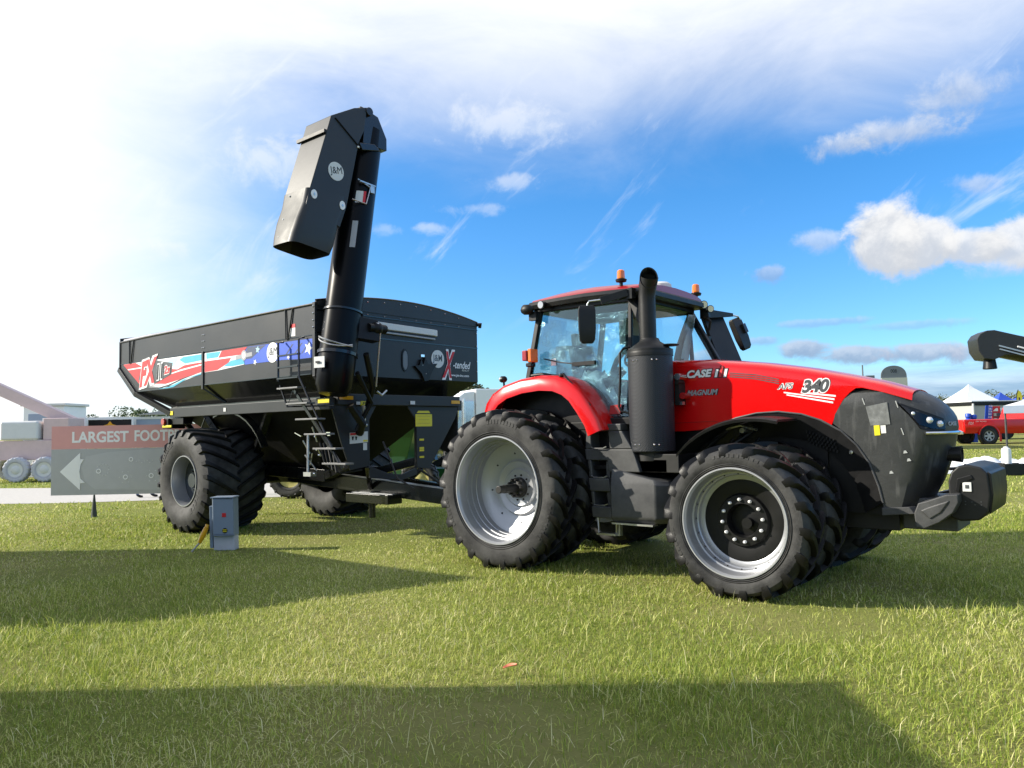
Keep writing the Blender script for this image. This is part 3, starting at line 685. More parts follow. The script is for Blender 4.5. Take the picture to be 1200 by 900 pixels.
# roof
def roof_ring(x):
    t = (x + .12) / 1.9; f = 0.86 + .1 * math.sin(PI * min(1, max(0, t))) ; w = 0.93 * f / .96
    dz = .10 * math.sin(PI * min(1, max(0, .08 + .84 * t)))
    return w, dz
m = MB(); rings = []
for x in (-.12, -.08, .05, .3, .6, .9, 1.2, 1.45, 1.62, 1.72, 1.77):
    w, dz = roof_ring(x); e = 0.03 if x in (-.12, 1.77) else 0
    zb = 3.405 - .02 * max(0, x - .9)
    rings.append([(x, -w + e, zb + e * .5), (x, -w - .02 + e, zb + .05), (x, -w + .01 + e, zb + .10 - e), (x, w - .01 - e, zb + .10 - e), (x, w + .02 - e, zb + .05), (x, w - e, zb + e * .5)])
m.loft(rings); band = m.build('roof_band', M['plastic'], TR, angle=45)
m = MB(); rings = []
for x in (-.10, -.04, .1, .35, .65, .95, 1.25, 1.5, 1.64, 1.72):
    w, dz = roof_ring(x); e = .05 if x in (-.10, 1.72) else 0
    zb = 3.50 - .02 * max(0, x - .9); w -= .015 + e
    rings.append([(x, -w, zb), (x, -w + .03, zb + .03), (x, -w * .8, zb + .045 + dz * .6), (x, -w * .4, zb + .055 + dz), (x, 0, zb + .06 + dz * 1.1), (x, w * .4, zb + .055 + dz), (x, w * .8, zb + .045 + dz * .6), (x, w - .03, zb + .03), (x, w, zb)])
m.loft(rings); roof = m.build('cab_roof', M['red_roof_dimmed'], TR, angle=40)
def worklamp(c, ax, r=.05):
    m = MB(); ax = Vector(ax).normalized()
    p = Vector(c); m.mi = 0; m.tube([p - ax * .06, p, p + ax * .012], [r * .9, r * 1.15, r * 1.15], 16)
    m.mi = 1; m.tube([p + ax * .008, p + ax * .018], [r, r * .95], 16)
    return m.build('work_light', [M['black'], M['lamp']], band)
worklamp((.22, -.96, 3.43), (-.1, -1, -.1)); worklamp((1.70, -.72, 3.47), (.7, -.7, -.05), .055); worklamp((1.76, .74, 3.44), (.75, -.65, -.1), .05); worklamp((1.8, .86, 3.39), (.75, -.65, -.1), .045)
m = MB(); m.ball((-.02, -.96, 3.39), .075, 12, (1.4, 1, 1)); m.ball((-.1, -.9, 3.42), .06, 12); m.box(-.02, .10, -.93, -.86, 3.24, 3.36); m.build('rear_work_light', M['plastic'], TR)
m = MB()
for k in range(5): m.box(1.73 - .02 * k, 1.80 - .02 * k, .80 + .03 * k, .86 + .03 * k, 3.27 + .03 * k, 3.31 + .03 * k)
m.tube([(1.7, .85, 3.30), (1.78, .9, 3.22), (1.74, .92, 3.1)], .02, 8); m.build('lamp_bracket', M['plastic'], TR)
# beacons
def beacon(c, sc=1.0):
    m = MB(); z = c[2]
    m.mi = 0; m.lathe([(z, .022 * sc), (z + .08 * sc, .025 * sc), (z + .09 * sc, .07 * sc), (z + .12 * sc, .078 * sc), (z + .135 * sc, .05 * sc)], 20, 'z', c[:2] + (0,), caps=True)
    b = m.build('beacon', M['plastic'], TR)
    m = MB(); m.lathe([(z + .13 * sc, .052 * sc), (z + .15 * sc, .055 * sc), (z + .235 * sc, .05 * sc), (z + .25 * sc, .035 * sc), (z + .252 * sc, 0.001)], 20, 'z', c[:2] + (0,)); m.build('beacon_lens', M['orange'], b)
beacon((1.34, -.74, 3.53), .95); beacon((1.66, .72, 3.49), .98)
m = MB(); m.lathe([(3.58, .13), (3.60, .17), (3.66, .165), (3.69, .13), (3.70, 0.001)], 28, 'z', (1.45, .05, 0)); m.mi = 1; m.lathe([(3.56, .172), (3.615, .172)], 28, 'z', (1.45, .05, 0)); m.build('satellite_dome', [M['offwhite'], M['dark_decal']], TR)
# mirrors
m = MB(); m.hexa([(1.45, -.98, 3.34), (1.62, -.96, 3.34), (1.62, -.86, 3.36), (1.45, -.86, 3.36)], [(1.45, -.98, 3.46), (1.62, -.96, 3.48), (1.62, -.86, 3.48), (1.45, -.86, 3.46)])
m.beam((1.55, -.95, 3.42), (1.28, -1.14, 3.33), .07, .09)
m.mi = 1; m.tube([(1.30, -1.13, 3.345), (1.16, -1.22, 3.33), (1.14, -1.23, 3.29), (1.145, -1.23, 3.15)], .013, 8)
mi = m.build('mirror_arm', [M['plastic'], M['chrome']], TR, bevel=.006)
m = MB()
def mirror_head(cx, cyy, z0, z1, w, d, rot):
    c, s_ = math.cos(rot), math.sin(rot); rr = []
    for z, f, df in ((z0, .62, .5), (z0 + .04, .88, .8), (z0 + .18, 1, 1), (z1 - .06, 1, .9), (z1 - .01, .9, .7), (z1, .75, .5)):
        loc = [(-w * f / 2, -d * df / 2), (w * f / 2, -d * df / 2), (w * f / 2, d * df * .3), (w * f * .3, d * df / 2), (-w * f * .3, d * df / 2), (-w * f / 2, d * df * .3)]
        rr.append([(cx + a * c - b * s_, cyy + a * s_ + b * c, z) for a, b in loc])
    m.loft(rr)
mirror_head(1.155, -1.27, 2.80, 3.27, .21, .10, R_(40)); m.box(1.05, 1.13, -1.26, -1.18, 3.06, 3.16); m.build('mirror', M['plastic'], mi, bevel=.012)
m = MB(); m.hexa([(1.62, .9, 3.27), (1.74, .9, 3.27), (1.86, 1.5, 3.34), (1.80, 1.5, 3.34)], [(1.62, .9, 3.40), (1.74, .9, 3.40), (1.86, 1.5, 3.39), (1.80, 1.5, 3.39)])
m.mi = 1; m.tube([(1.83, 1.48, 3.365), (1.86, 1.66, 3.36), (1.87, 1.70, 3.32), (1.87, 1.70, 3.18)], .014, 8)
mi2 = m.build('mirror_arm', [M['plastic'], M['chrome']], TR, bevel=.006)
m = MB(); mirror_head(0, 0, -.25, .24, .22, .12, R_(75)); m.box(-.01, .1, .0, .12, -.02, .12)
mh = m.build('mirror', M['plastic'], mi2, bevel=.012); mh.location = (1.87, 1.68, 3.10); mh.rotation_euler = (R_(14), R_(-16), 0)
# dark screen panel beside the far windscreen pillar
m = MB(); m.hexa([(1.86, 1.02, 2.45), (2.02, 1.46, 2.45), (2.08, 1.44, 2.45), (1.92, 1.0, 2.45)], [(1.57, 1.0, 3.33), (1.70, 1.40, 3.33), (1.76, 1.38, 3.33), (1.63, .98, 3.33)])
m.box(1.66, 1.74, .9, 1.05, 2.95, 3.02); m.box(1.8, 1.86, .9, 1.05, 2.6, 2.66)
sp = m.build('intake_stack', M['plastic'], TR, bevel=.008)
m = MB()
for k in range(8): m.ball((1.745 + .035 * k, 1.385, 3.24 - .088 * k), .014, 6)
m.pieces('stack_bolts', M['black'], sp)
# interior
m = MB()
m.hexa([(.35, -.28, 2.02), (.85, -.28, 2.0), (.85, .28, 2.0), (.35, .28, 2.02)], [(.35, -.28, 2.17), (.88, -.28, 2.2), (.88, .28, 2.2), (.35, .28, 2.17)])
m.hexa([(.28, -.27, 2.15), (.42, -.27, 2.15), (.42, .27, 2.15), (.28, .27, 2.15)], [(.12, -.24, 2.92), (.24, -.24, 2.92), (.24, .24, 2.92), (.12, .24, 2.92)])
m.hexa([(.12, -.14, 2.93), (.22, -.14, 2.93), (.22, .14, 2.93), (.12, .14, 2.93)], [(.09, -.12, 3.12), (.19, -.12, 3.12), (.19, .12, 3.12), (.09, .12, 3.12)])
m.box(.5, 1.0, -.52, -.36, 2.1, 2.42); m.box(.45, .72, -.2, .2, 1.84, 2.02)
st = m.build('seat', M['seat'], cabf, bevel=.03)
m = MB(); rr = []
for i in range(9):
    z = 2.2 + .09 * i; rr.append([(.2 + .33 * math.cos(2 * PI * k / 14) * (1 - .02 * i) * (1 + .12 * math.sin(k * 3 + i)) - .015 * i, .37 * math.sin(2 * PI * k / 14) * (1 + .12 * math.sin(k * 5 + i * 2)), z) for k in range(14)])
m.loft(rr); m.build('plastic_wrap', M['film'], st)
m = MB(); rr = []
for i in range(6):
    z = 2.0 + .1 * i; rr.append([(.72 + .42 * math.cos(2 * PI * k / 14) * (1 - .13 * i) * (1 + .1 * math.sin(k * 4 + i)), -.48 + .2 * math.sin(2 * PI * k / 14) * (1 - .1 * i), z + .05 * math.sin(k * 2.3)) for k in range(14)])
m.loft(rr); m.build('armrest_wrap', M['wrap'], st, angle=80)
m = MB(); m.tube([(1.3, .0, 2.0), (1.22, 0, 2.5), (1.08, 0, 2.68)], .05, 10)
m.tube([(1.05 + .05 * math.sin(t), .2 * math.cos(t), 2.70 + .2 * math.sin(t) * .55) for t in np.linspace(0, 2 * PI, 25)], .017, 8, caps=False); m.beam((1.05, -.19, 2.7), (1.05, .19, 2.7), .03, .02)
m.build('steering_wheel', M['seat'], cabf)
m = MB(); m.beam((1.15, -.46, 2.52), (.78, -.46, 2.2), .12, .1); m.tube([(.9, -.45, 2.3), (1.1, -.5, 2.65), (1.3, -.55, 2.8)], .035, 10); m.ball((1.3, -.55, 2.83), .05, 10); m.build('control_arm', M['seat'], cabf)
m = MB(); m.hexa([(.98, -.1, 2.72), (1.03, -.1, 2.72), (1.12, .22, 2.72), (1.07, .22, 2.72)], [(.98, -.1, 3.02), (1.03, -.1, 3.02), (1.12, .22, 3.02), (1.07, .22, 3.02)]); m.tube([(1.08, .06, 2.75), (1.12, .1, 2.5), (1.05, .0, 2.3)], .02, 8); m.build('monitor', M['black'], cabf, bevel=.01)
m = MB(); m.box(.05, 1.5, -.75, .75, 3.34, 3.37); m.hexa([(.5, .55, 2.98), (.95, .55, 2.98), (.95, .6, 2.98), (.5, .6, 2.98)], [(.5, .55, 3.33), (.95, .55, 3.33), (.95, .6, 3.33), (.5, .6, 3.33)]); m.build('headliner', M['cream'], cabf, bevel=.01)
m = MB(); rr = []
for i in range(8):
    z = 1.9 + .2 * i; rr.append([(1.12 + .10 * i * .6 + .18 * (k / 5), .62 + .06 * math.sin(k * 2.1 + i), z) for k in range(6)])
m.loft(rr, caps=False, closed=False); m.build('hanging_film', M['wrap'], cabf, angle=80)
m = MB(); m.hexa([(1.35, -.6, 1.85), (1.75, -.6, 1.85), (1.75, .6, 1.85), (1.35, .6, 1.85)], [(1.5, -.3, 2.45), (1.78, -.45, 2.5), (1.78, .45, 2.5), (1.5, .3, 2.45)]); m.build('dashboard', M['seat'], cabf, bevel=.03)

# rear fenders
FO = [(-.64, 1.96), (-.58, 2.13), (-.46, 2.26), (-.25, 2.37), (.05, 2.44), (.36, 2.465), (.62, 2.445), (.82, 2.37), (.98, 2.25), (1.12, 2.07), (1.24, 1.89), (1.30, 1.74)]
for sg in (-1, 1):
    m = MB(); rings = []
    for i, (x, z) in enumerate(FO):
        a = Vector(FO[max(0, i - 1)]); b = Vector(FO[min(len(FO) - 1, i + 1)]); t = (b - a).normalized(); nrm = Vector((-t.y, t.x))
        ycut = .80 if i < 6 else .80 + .012 * (i - 6)
        P = lambda y, d: (x - nrm.x * d, sg * y, z - nrm.y * d)
        yo = 1.24
        rings.append([P(ycut, .0), P(yo - .10, .0), P(yo - .03, .014), P(yo, .05), P(yo + .004, .205), P(yo - .02, .205), P(yo - .03, .06), P(yo - .1, .03), P(ycut, .03)])
    m.loft(rings); m.build('rear_fender', M['red'], TR, angle=50)
    m = MB(); m.prism([(x * .985 + .005, z - .02) for x, z in FO] + [(1.2, 1.3), (-.4, 1.3)], 'y', sg * .70, sg * .87); m.build('fender_inner', M['black'], TR)
m = MB()
m.mi = 0; m.tube([(.66, -1.15, 2.43), (.72, -1.19, 2.46), (1.12, -1.19, 2.04), (1.10, -1.15, 2.01)], .014, 8)
for p in ((.66, -1.15, 2.44), (1.10, -1.15, 2.03)): m.ball(p, .035, 10)
m.build('fender_grab_rail', M['black'], TR)
m = MB(); m.mi = 0; m.ball((-.44, -1.0, 2.46), .05, 12, (1.3, 1, 1)); m.tube([(-.41, -1, 2.2), (-.43, -1, 2.44)], .014, 8); m.mi = 1; m.ball((-.465, -1.02, 2.465), .03, 10); m.build('rear_fender_lamp', [M['black'], M['lamp']], TR)
m = MB(); m.mi = 0; m.box(.06, .12, -1.08, -.92, 2.66, 2.84); m.mi = 1; m.box(-.02, .055, -1.1, -.95, 2.68, 2.82); m.mi = 2; m.box(.0, .1, -1.05, -.95, 2.60, 2.655); m.build('turn_signal', [M['orange'], M['redlens'], M['black']], TR, bevel=.012)

# front fender blade over the front inner wheel
m = MB(); rings = []
for deg in range(141, 68, -6):
    t = R_(deg); rr_ = 1.05 + .05 * math.sin(2 * t) * 0; x = 3.12 + rr_ * 1.08 * math.cos(t); z = .80 + rr_ * math.sin(t) * (1.0)
    yo = -1.14
    rings.append([(x, yo, z - .02), (x, yo + .04, z), (x, -.52, z + .01), (x, -.52, z - .015), (x, yo + .04, z - .025), (x, yo + .01, z - .05)])
m.loft(rings[:-1]); m.build('front_fender', M['plastic'], TR, angle=50)
rings2 = [[(a, -b, c) for a, b, c in r] for r in rings[:-1]]
m = MB(); m.loft(rings2); m.build('front_fender', M['plastic'], TR, angle=50)

# steps and fuel tank on the near side
m = MB(); yo = -1.06
def panel(poly, y0=-1.06, y1=-.62, mi=0): m.mi = mi; m.prism(poly, 'y', y0, y1)
panel([(.97, 1.81), (1.47, 1.81), (1.47, 1.72), (.98, 1.72)]);                                    # top tread
panel([(.96, 1.72), (1.03, 1.72), (1.03, 1.50), (.94, 1.50)])                                     # cheek
panel([(1.28, 1.72), (1.48, 1.72), (1.62, 1.50), (1.30, 1.50)])
panel([(.93, 1.50), (1.62, 1.50), (1.66, 1.40), (1.72, 1.22), (1.28, 1.22), (1.26, 1.36), (.95, 1.36)])
panel([(.97, 1.36), (1.02, 1.36), (1.04, 1.14), (.99, 1.14)])
panel([(1.22, 1.36), (1.28, 1.36), (1.28, 1.14), (1.22, 1.14)], -1.03)
panel([(1.0, 1.14), (1.30, 1.14), (1.32, .98), (1.02, .98)], -1.10)
panel([(1.03, .98), (1.08, .98), (1.09, .80), (1.05, .80)], -1.10)
panel([(1.24, .98), (1.32, .98), (1.32, .80), (1.26, .80)], -1.07)
panel([(1.05, .80), (1.33, .80), (1.34, .66), (1.06, .66)], -1.12)
st2 = m.build('cab_steps', M['plastic_grey'], TR, bevel=.014)
m = MB(); m.box(1.0, 1.5, -.7, -.5, .68, 1.8); m.box(1.02, 1.30, -1.02, -.71, 1.25, 1.3)
m.build('step_well', M['black'], st2)
m = MB()
for z in (1.51, 1.15, .81): m.tube([(1.04, -1.085, z + .02), (1.08, -1.09, z), (1.22, -1.09, z), (1.27, -1.085, z + .02)], .008, 6)
m.pieces('tread_edges', M['steel'], st2)
m = MB(); m.tube([(1.08, -1.02, .66), (1.09, -1.02, .45), (1.34, -1.02, .45), (1.35, -1.02, .66)], .014, 8); m.beam((1.08, -1.0, .455), (1.35, -1.0, .455), .12, .025); m.box(1.33, 1.38, -1.0, -.94, .44, .66); m.build('lower_step', M['steel'], st2)
m = MB()
m.loft([[(x, y * 1.0, .62) for x, y in ((1.34, -1.10), (1.9, -1.06), (2.02, -.96), (2.05, -.6), (1.34, -.5))], [(x, y, .68) for x, y in ((1.34, -1.14), (1.93, -1.10), (2.06, -.98), (2.09, -.6), (1.34, -.5))],
        [(x, y, 1.08) for x, y in ((1.34, -1.14), (1.93, -1.09), (2.06, -.97), (2.09, -.6), (1.34, -.5))], [(1.34, -1.10, 1.27), (1.90, -1.05, 1.14), (2.02, -.95, 1.12), (2.05, -.6, 1.12), (1.34, -.5, 1.24)]])
m.build('fuel_tank', M['plastic_grey'], TR, bevel=.02, segs=3)
m = MB(); m.box(1.34, 1.9, -1.12, -1.0, .595, .615); m.build('tank_strap', M['steel'], TR)

# front weight block
m = MB(); prof = [(4.86, .82), (4.86, 1.17), (4.89, 1.26), (4.95, 1.32), (5.04, 1.335), (5.15, 1.31), (5.20, 1.25), (5.215, 1.05), (5.19, .88), (5.11, .80), (4.95, .785)]
m.prism(prof, 'y', -.52, .52); fwt = m.build('front_weight', M['plastic'], TR, bevel=.02, segs=3)
m = MB(); m.prism([(5.195, .86), (5.195, 1.27), (5.225, 1.25), (5.235, 1.05), (5.21, .88)], 'y', -.50, .50); m.prism([(4.92, 1.08), (4.94, 1.20), (5.06, 1.24), (5.08, 1.20), (4.97, 1.15), (4.955, 1.06)], 'y', -.535, -.5); m.build('weight_ribs', M['black'], fwt, bevel=.008)
m = MB(); m.mi = 0; m.box(4.985, 5.06, -.532, -.51, 1.075, 1.165); m.mi = 1; m.box(5.007, 5.04, -.536, -.53, 1.105, 1.14); m.build('weight_emblem', [M['offwhite'], M['dark_decal']], fwt, bevel=.004)
text_mesh('weight_lettering', '· : ·. :', (5.04, -.525, .965), (1, 0, 0), (0, 0, 1), .2, .04, M['dark_decal'], fwt, 0, 0, .0)
m = MB(); m.prism([(4.58, .86), (4.62, .96), (4.70, .985), (4.86, 1.05), (4.97, 1.06), (4.97, .98), (4.92, .88), (4.80, .78), (4.66, .71), (4.59, .72)], 'y', -.70, -.40); m.prism([(4.64, .89), (4.70, .92), (4.9, 1.0), (4.82, .88), (4.72, .81)], 'y', -.715, -.69); m.box(4.4, 4.9, -.35, .35, .66, .98); m.prism([(4.52, .86), (4.56, .97), (4.99, 1.09), (4.99, .98), (4.80, .76), (4.53, .70)], 'y', .40, .74); m.build('weight_carrier', M['plastic_grey'], TR, bevel=.015)

# ================================================================== GRAIN CART
CX = -7.2
GC = thing('grain_cart', 'big black grain cart with a colourful decal band and a raised unloading auger', 'grain cart', (CX, 0, 0))
w = cart_wheel(None); w.parent = GC; w.location = (0, -1.55, .94)
w2 = copy_tree(w, GC); w2.location = (0, 1.55, .94); w2.rotation_euler = (0, .3, PI)
H = 1.8
# hopper: upper walls
m = MB()
XR, XRT, XF_ = -10.55, -10.55, -3.62
ringU = lambda z, i, xr, xf: [(xr, -i, z), (xf, -i, z), (xf, i + (.2 if i > 1.5 else 0), z), (xr, i + (.2 if i > 1.5 else 0), z)]
m.mi = 1; m.loft([ringU(2.26, 1.45, -8.87, -3.66 - .35), ringU(2.36, 1.45, -9.0, -3.66 - .33), ringU(2.70, 1.8, -9.78, XF_ - .0)], caps=False)
m.mi = 0; m.loft([ringU(2.70, 1.8, -9.78, XF_ - .0), ringU(3.22, 1.8, XR, XF_), ringU(3.80, 1.8, XR, XF_)], caps=False)
m.loft([ringU(3.80, 1.8, XR, XF_), ringU(3.80, 1.74, XR + .06, XF_ - .06), ringU(2.70, 1.74, -9.70, XF_ - .06), ringU(1.4, .6, -7, -5)], caps=False)
hop = m.build('hopper', [M['cart'], M['cart_black']], GC)
# arched front and rear extension
for xx, nm in ((XF_ + .004, 'front_arch'), (XR - .02, 'rear_arch')):
    m = MB(); arc = [(-1.80, 3.79)] + [(y, 3.86 + .19 * (1 - ((y - .1) / 1.9) ** 2)) for y in np.linspace(-1.8, 2.0, 19)] + [(2.0, 3.79)]
    m.prism(arc, 'x', xx - .02, xx + .012); o = m.build(nm, M['cart'], hop)
    m = MB(); m.tube([(xx, y, z + .012) for y, z in arc[1:-1]], .018, 8); m.build('rim_tube', M['cart_black'], o)
# underside cone
m = MB(); m.loft([[(-8.85, -1.44, 2.28), (-3.98, -1.44, 2.28), (-3.98, 1.44, 2.28), (-8.85, 1.44, 2.28)], [(-6.9, -.42, 1.0), (-5.4, -.42, 1.0), (-5.4, .42, 1.0), (-6.9, .42, 1.0)], [(-6.8, -.3, .82), (-5.5, -.3, .82), (-5.5, .3, .82), (-6.8, .3, .82)]]); m.build('hopper_cone', M['cone'], GC)
# rolled tarp edge and top rail
m = MB()
for y in (-1.8, 2.0): m.tube([(XR - .03, y, 3.80), (XR + 1.2, y, 3.815), (XF_ + .03, y, 3.815)], .022, 8)
m.tube([(XF_ + .02, 1.99, 3.83), (XF_ + .06, 2.04, 3.84), (XF_ + .02, 2.06, 3.78)], .035, 8); m.pieces('top_rail', M['cart_black'], hop)
m = MB(); m.tube([(XR + .1, -1.74, 3.83), (-9.4, -1.70, 3.845), (-8.3, -1.66, 3.845), (-7, -1.60, 3.82)], .045, 8); m.build('tarp_roll', M['decal_navy'], hop)
# seams, ribs, bolts, frame lines
m = MB()
for (a, b) in (((XR, -1.803, 3.325), (XF_, -1.803, 3.325)), ((-9.85, -1.803, 2.705), (XF_, -1.803, 2.705))): m.beam(a, b, .012, .014)
m.beam((XF_ + .003, -1.8, 3.36), (XF_ + .003, 2.0, 3.36), .012, .018); m.beam((XF_ + .012, -1.8, 3.72), (XF_ + .012, 2.0, 3.72), .012, .014)
m.pieces('panel_seam', M['cart_black'], hop)
m = MB()
m.box(-7.10, -7.04, -1.825, -1.79, 2.62, 3.33); m.beam((-7.07, -1.80, 2.64), (-6.85, -1.47, 2.37), .05, .03)
m.box(XF_ - .05, XF_ + .02, -1.83, -1.79, 2.66, 3.84); m.beam((XF_ - .02, -1.82, 2.68), (XF_ - .02, -1.5, 2.3), .06, .04)
m.beam((XR - .02, -1.80, 3.22), (-9.79, -1.80, 2.66), .10, .10, (0, 1, 0)); m.beam((-9.79, -1.80, 2.66), (-8.85, -1.5, 2.22), .10, .12, (0, 1, 0))
m.beam((XR - .02, 2.0, 3.22), (-9.79, 2.0, 2.66), .10, .10, (0, 1, 0)); m.box(XR - .03, XR + .02, -1.82, -1.78, 3.2, 3.8)
m.pieces('side_post', M['cart'], hop, bevel=.006)
m = MB()
for k in range(8): m.box(XR - .035, XR - .022, -1.81, -1.78, 3.26 + .07 * k, 3.30 + .07 * k)
m.build('edge_clips', M['decal_blue'], hop)
m = MB()
for k in range(4): m.ball((XF_ - .02, -1.833, 3.44 + .11 * k), .016, 8); 
for k in range(3):
    for dx in (-.03, .03): m.ball((-7.07 + dx, -1.803, 3.40 + .12 * k), .013, 8)
for k in range(9): m.ball((XF_ + .02, -1.5 + .37 * k, 3.86 + .19 * (1 - ((-1.6 + .37 * k) / 1.9) ** 2) - .05), .012, 8); m.ball((XF_ + .02, -1.5 + .37 * k, 3.745), .010, 8)
for z in (3.4, 3.1, 2.9, 3.65): m.ball((XF_ + .012, 1.97, z), .014, 8)
m.pieces('rivets', M['chrome'], hop)
m = MB()
for x0 in (-4.42, -10.1): m.tube([(x0, -1.815, 3.80), (x0 + .02, -1.82, 3.31), (x0 + .1, -1.82, 3.34), (x0 + .2, -1.815, 3.80)], .012, 6)
m.pieces('tarp_strap', M['black'], hop)
# sill frame
m = MB()
m.box(-8.87, -3.62, -1.54, -1.42, 2.14, 2.335); m.box(-8.87, -3.62, 1.42, 1.54, 2.14, 2.335); m.box(-3.68, -3.56, -1.42, 1.42, 2.215, 2.40); m.box(-8.95, -8.83, -1.42, 1.42, 2.14, 2.335)
m.build('sill_frame', M['cart'], GC, bevel=.012)
# front support panels with the opening between them
m = MB(); fx0, fx1 = -3.66, -3.63
m.prism([(-1.5, 2.215), (-.56, 2.215), (-.72, 1.98), (-.72, 1.2), (-1.12, 1.15), (-1.3, 1.6)], 'x', fx0, fx1)
m.prism([(.14, 2.215), (1.46, 2.215), (1.36, 2.0), (.66, 1.08), (.36, 1.12), (.36, 1.95)], 'x', fx0, fx1)
m.prism([(-.72, 1.20), (-.30, 1.05), (.0, 1.02), (.36, 1.12), (.36, 1.0), (.0, .92), (-.72, 1.0)], 'x', fx0, fx1)
for y in (1.44,):
    m.prism([(-3.66, 2.14), (-4.5, 2.14), (-4.1, 1.4), (-3.66, 1.25)], 'y', y, y + .03)
m.box(-3.70, -3.64, -.74, -.71, 1.2, 2.2); m.box(-3.70, -3.64, .36, .39, 1.1, 2.2)
sup = m.build('front_panel', M['cart'], GC, bevel=.006)
m = MB(); m.plate([(fx1 + .003, .33, 2.07), (fx1 + .003, .74, 2.07), (fx1 + .003, .74, 1.87 - .02), (fx1 + .003, .33, 1.85)], (1, 0, 0), .004)
m.plate([(fx1 + .003, .40, 2.13), (fx1 + .003, .66, 2.13), (fx1 + .003, .7, 2.09), (fx1 + .003, .36, 2.09)], (1, 0, 0), .004)
for z in (1.63, 1.48, 1.44, 1.32): m.plate([(fx1 + .003, .42, z), (fx1 + .003, .53, z), (fx1 + .003, .53, z - .035), (fx1 + .003, .42, z - .035)], (1, 0, 0), .004)
m.pieces('warning_placard', M['yellow'], sup)
text_mesh('placard_text', '_____\n____\n_____', (fx1 + .008, .535, 1.97), (0, 1, 0), (0, 0, 1), .32, .13, M['dark_decal'], sup)
m = MB(); m.plate([(fx1 + .003, -1.14, 1.76), (fx1 + .003, -.76, 1.78), (fx1 + .003, -.76, 1.60), (fx1 + .003, -1.14, 1.58)], (1, 0, 0), .004); m.plate([(fx1 + .003, -.86, 1.59), (fx1 + .003, -.78, 1.59), (fx1 + .003, -.78, 1.47), (fx1 + .003, -.86, 1.47)], (1, 0, 0), .004)
m.mi = 1; m.plate([(fx1 + .008, -1.13, 1.755), (fx1 + .008, -.9, 1.765), (fx1 + .008, -.9, 1.73), (fx1 + .008, -1.13, 1.72)], (1, 0, 0), .002); m.mi = 2; m.plate([(fx1 + .008, -.86, 1.64), (fx1 + .008, -.77, 1.64), (fx1 + .008, -.77, 1.61), (fx1 + .008, -.86, 1.61)], (1, 0, 0), .002)
for y in (-1.1, -1.03): m.mi = 3; m.plate([(fx1 + .008, y, 1.70), (fx1 + .008, y + .045, 1.70), (fx1 + .008, y + .03, 1.64), (fx1 + .008, y + .01, 1.64)], (1, 0, 0), .002)
m.pieces('instruction_label', [M['offwhite'], M['decal_red'], M['yellow'], M['black']], sup)
m = MB(); m.mi = 0; m.box(-3.555, -3.55, 1.18, 1.41, 2.265, 2.325); m.mi = 0; m.box(-3.555, -3.55, -1.40, -1.12, 2.30, 2.36); m.mi = 1; m.box(-3.66 - .25, -3.62 + .002, -1.552, -1.545, 2.25, 2.32)
m.box(-8.86, -8.72, -1.552, -1.545, 2.19, 2.27)
m.pieces('reflector', [M['amber'], M['yellow']], GC)
m = MB(); m.mi = 0; m.box(-3.552, -3.545, -1.06, -.98, 2.22, 2.27); m.mi = 1; m.box(-3.552, -3.545, -.97, -.78, 2.21, 2.28); m.mi = 0; m.box(-3.552, -3.545, .14, .25, 2.14 + .1, 2.2 + .1); m.box(-6.8, -6.72, -1.548, -1.542, 2.2, 2.27); m.pieces('small_sticker', [M['offwhite'], M['yellow']], GC)
text_mesh('sticker_text', 'JM', (-3.542, -.875, 2.245), (0, 1, 0), (0, 0, 1), .13, .045, M['black'], GC)
# front face: pale tarp rod, sight window, hose bracket and lettering
FX = XF_ + .004
m = MB(); m.loft([[(FX + .002, y, 3.56 - .06 + .015 * k), (FX + .05, y, 3.56 - .05 + .015 * k), (FX + .05, y, 3.62 + .015 * k), (FX + .002, y, 3.63 + .015 * k)] for k, y in ((2, -.95), (1, -.3), (0, .78), (-.4, .86))]); m.mi = 1; m.beam((FX + .03, -.8, 3.475), (FX + .03, .8, 3.445), .05, .03); m.build('window_slot', [M['offwhite'], M['grey_decal']], hop, bevel=.01)
m = MB(); ov = [(.085 * math.cos(t), .20 * math.sin(t)) for t in np.linspace(0, 2 * PI, 24, endpoint=False)]
ov = [(max(-.075, min(.075, a)), b) for a, b in ov]
m.mi = 0; m.prism([(a + .08, b + 3.02) for a, b in ov], 'x', FX - .002, FX + .012); m.mi = 1; m.prism([(a * .72 + .08, b * .84 + 3.02) for a, b in ov], 'x', FX + .006, FX + .018); m.build('sight_glass', [M['black'], M['mid_grey']], hop)
m = MB(); m.mi = 0; m.prism([(.28, 2.93), (.40, 2.95), (.44, 3.06), (.49, 2.96), (.54, 3.1), (.62, 2.98), (.85, 3.0), (.72, 2.86), (.62, 2.68), (.52, 2.66), (.44, 2.8)], 'x', FX - .002, FX + .05); m.mi = 1; m.box(FX + .0, FX + .02, .46, .55, 3.10, 3.15); m.ball((FX + .05, .55, 2.8), .012, 6); m.ball((FX + .05, .47, 2.95), .012, 6); m.build('hose_holder', [M['black'], M['chrome']], hop, bevel=.006)
def disc(mb, c, r, axis, h0, h1, n=32, sx=1): 
    poly = [(c[0] + r * sx * math.cos(2 * PI * k / n), c[1] + r * math.sin(2 * PI * k / n)) for k in range(n)]; mb.prism(poly, axis, h0, h1)
m = MB(); disc(m, (.90, 3.09), .165, 'x', FX - .002, FX + .004); m.build('round_badge', M['offwhite'], hop)
text_mesh('badge_text', 'J&M', (FX + .0045, .89, 3.09), (0, 1, 0), (0, 0, 1), .24, .16, M['dark_decal'], hop, 0, .01)
outlined('cart_name', 'X', (FX + .006, 1.18, 3.0), NF, .34, .50, M['decal_red'], M['white'], hop, .45, .03, .07)
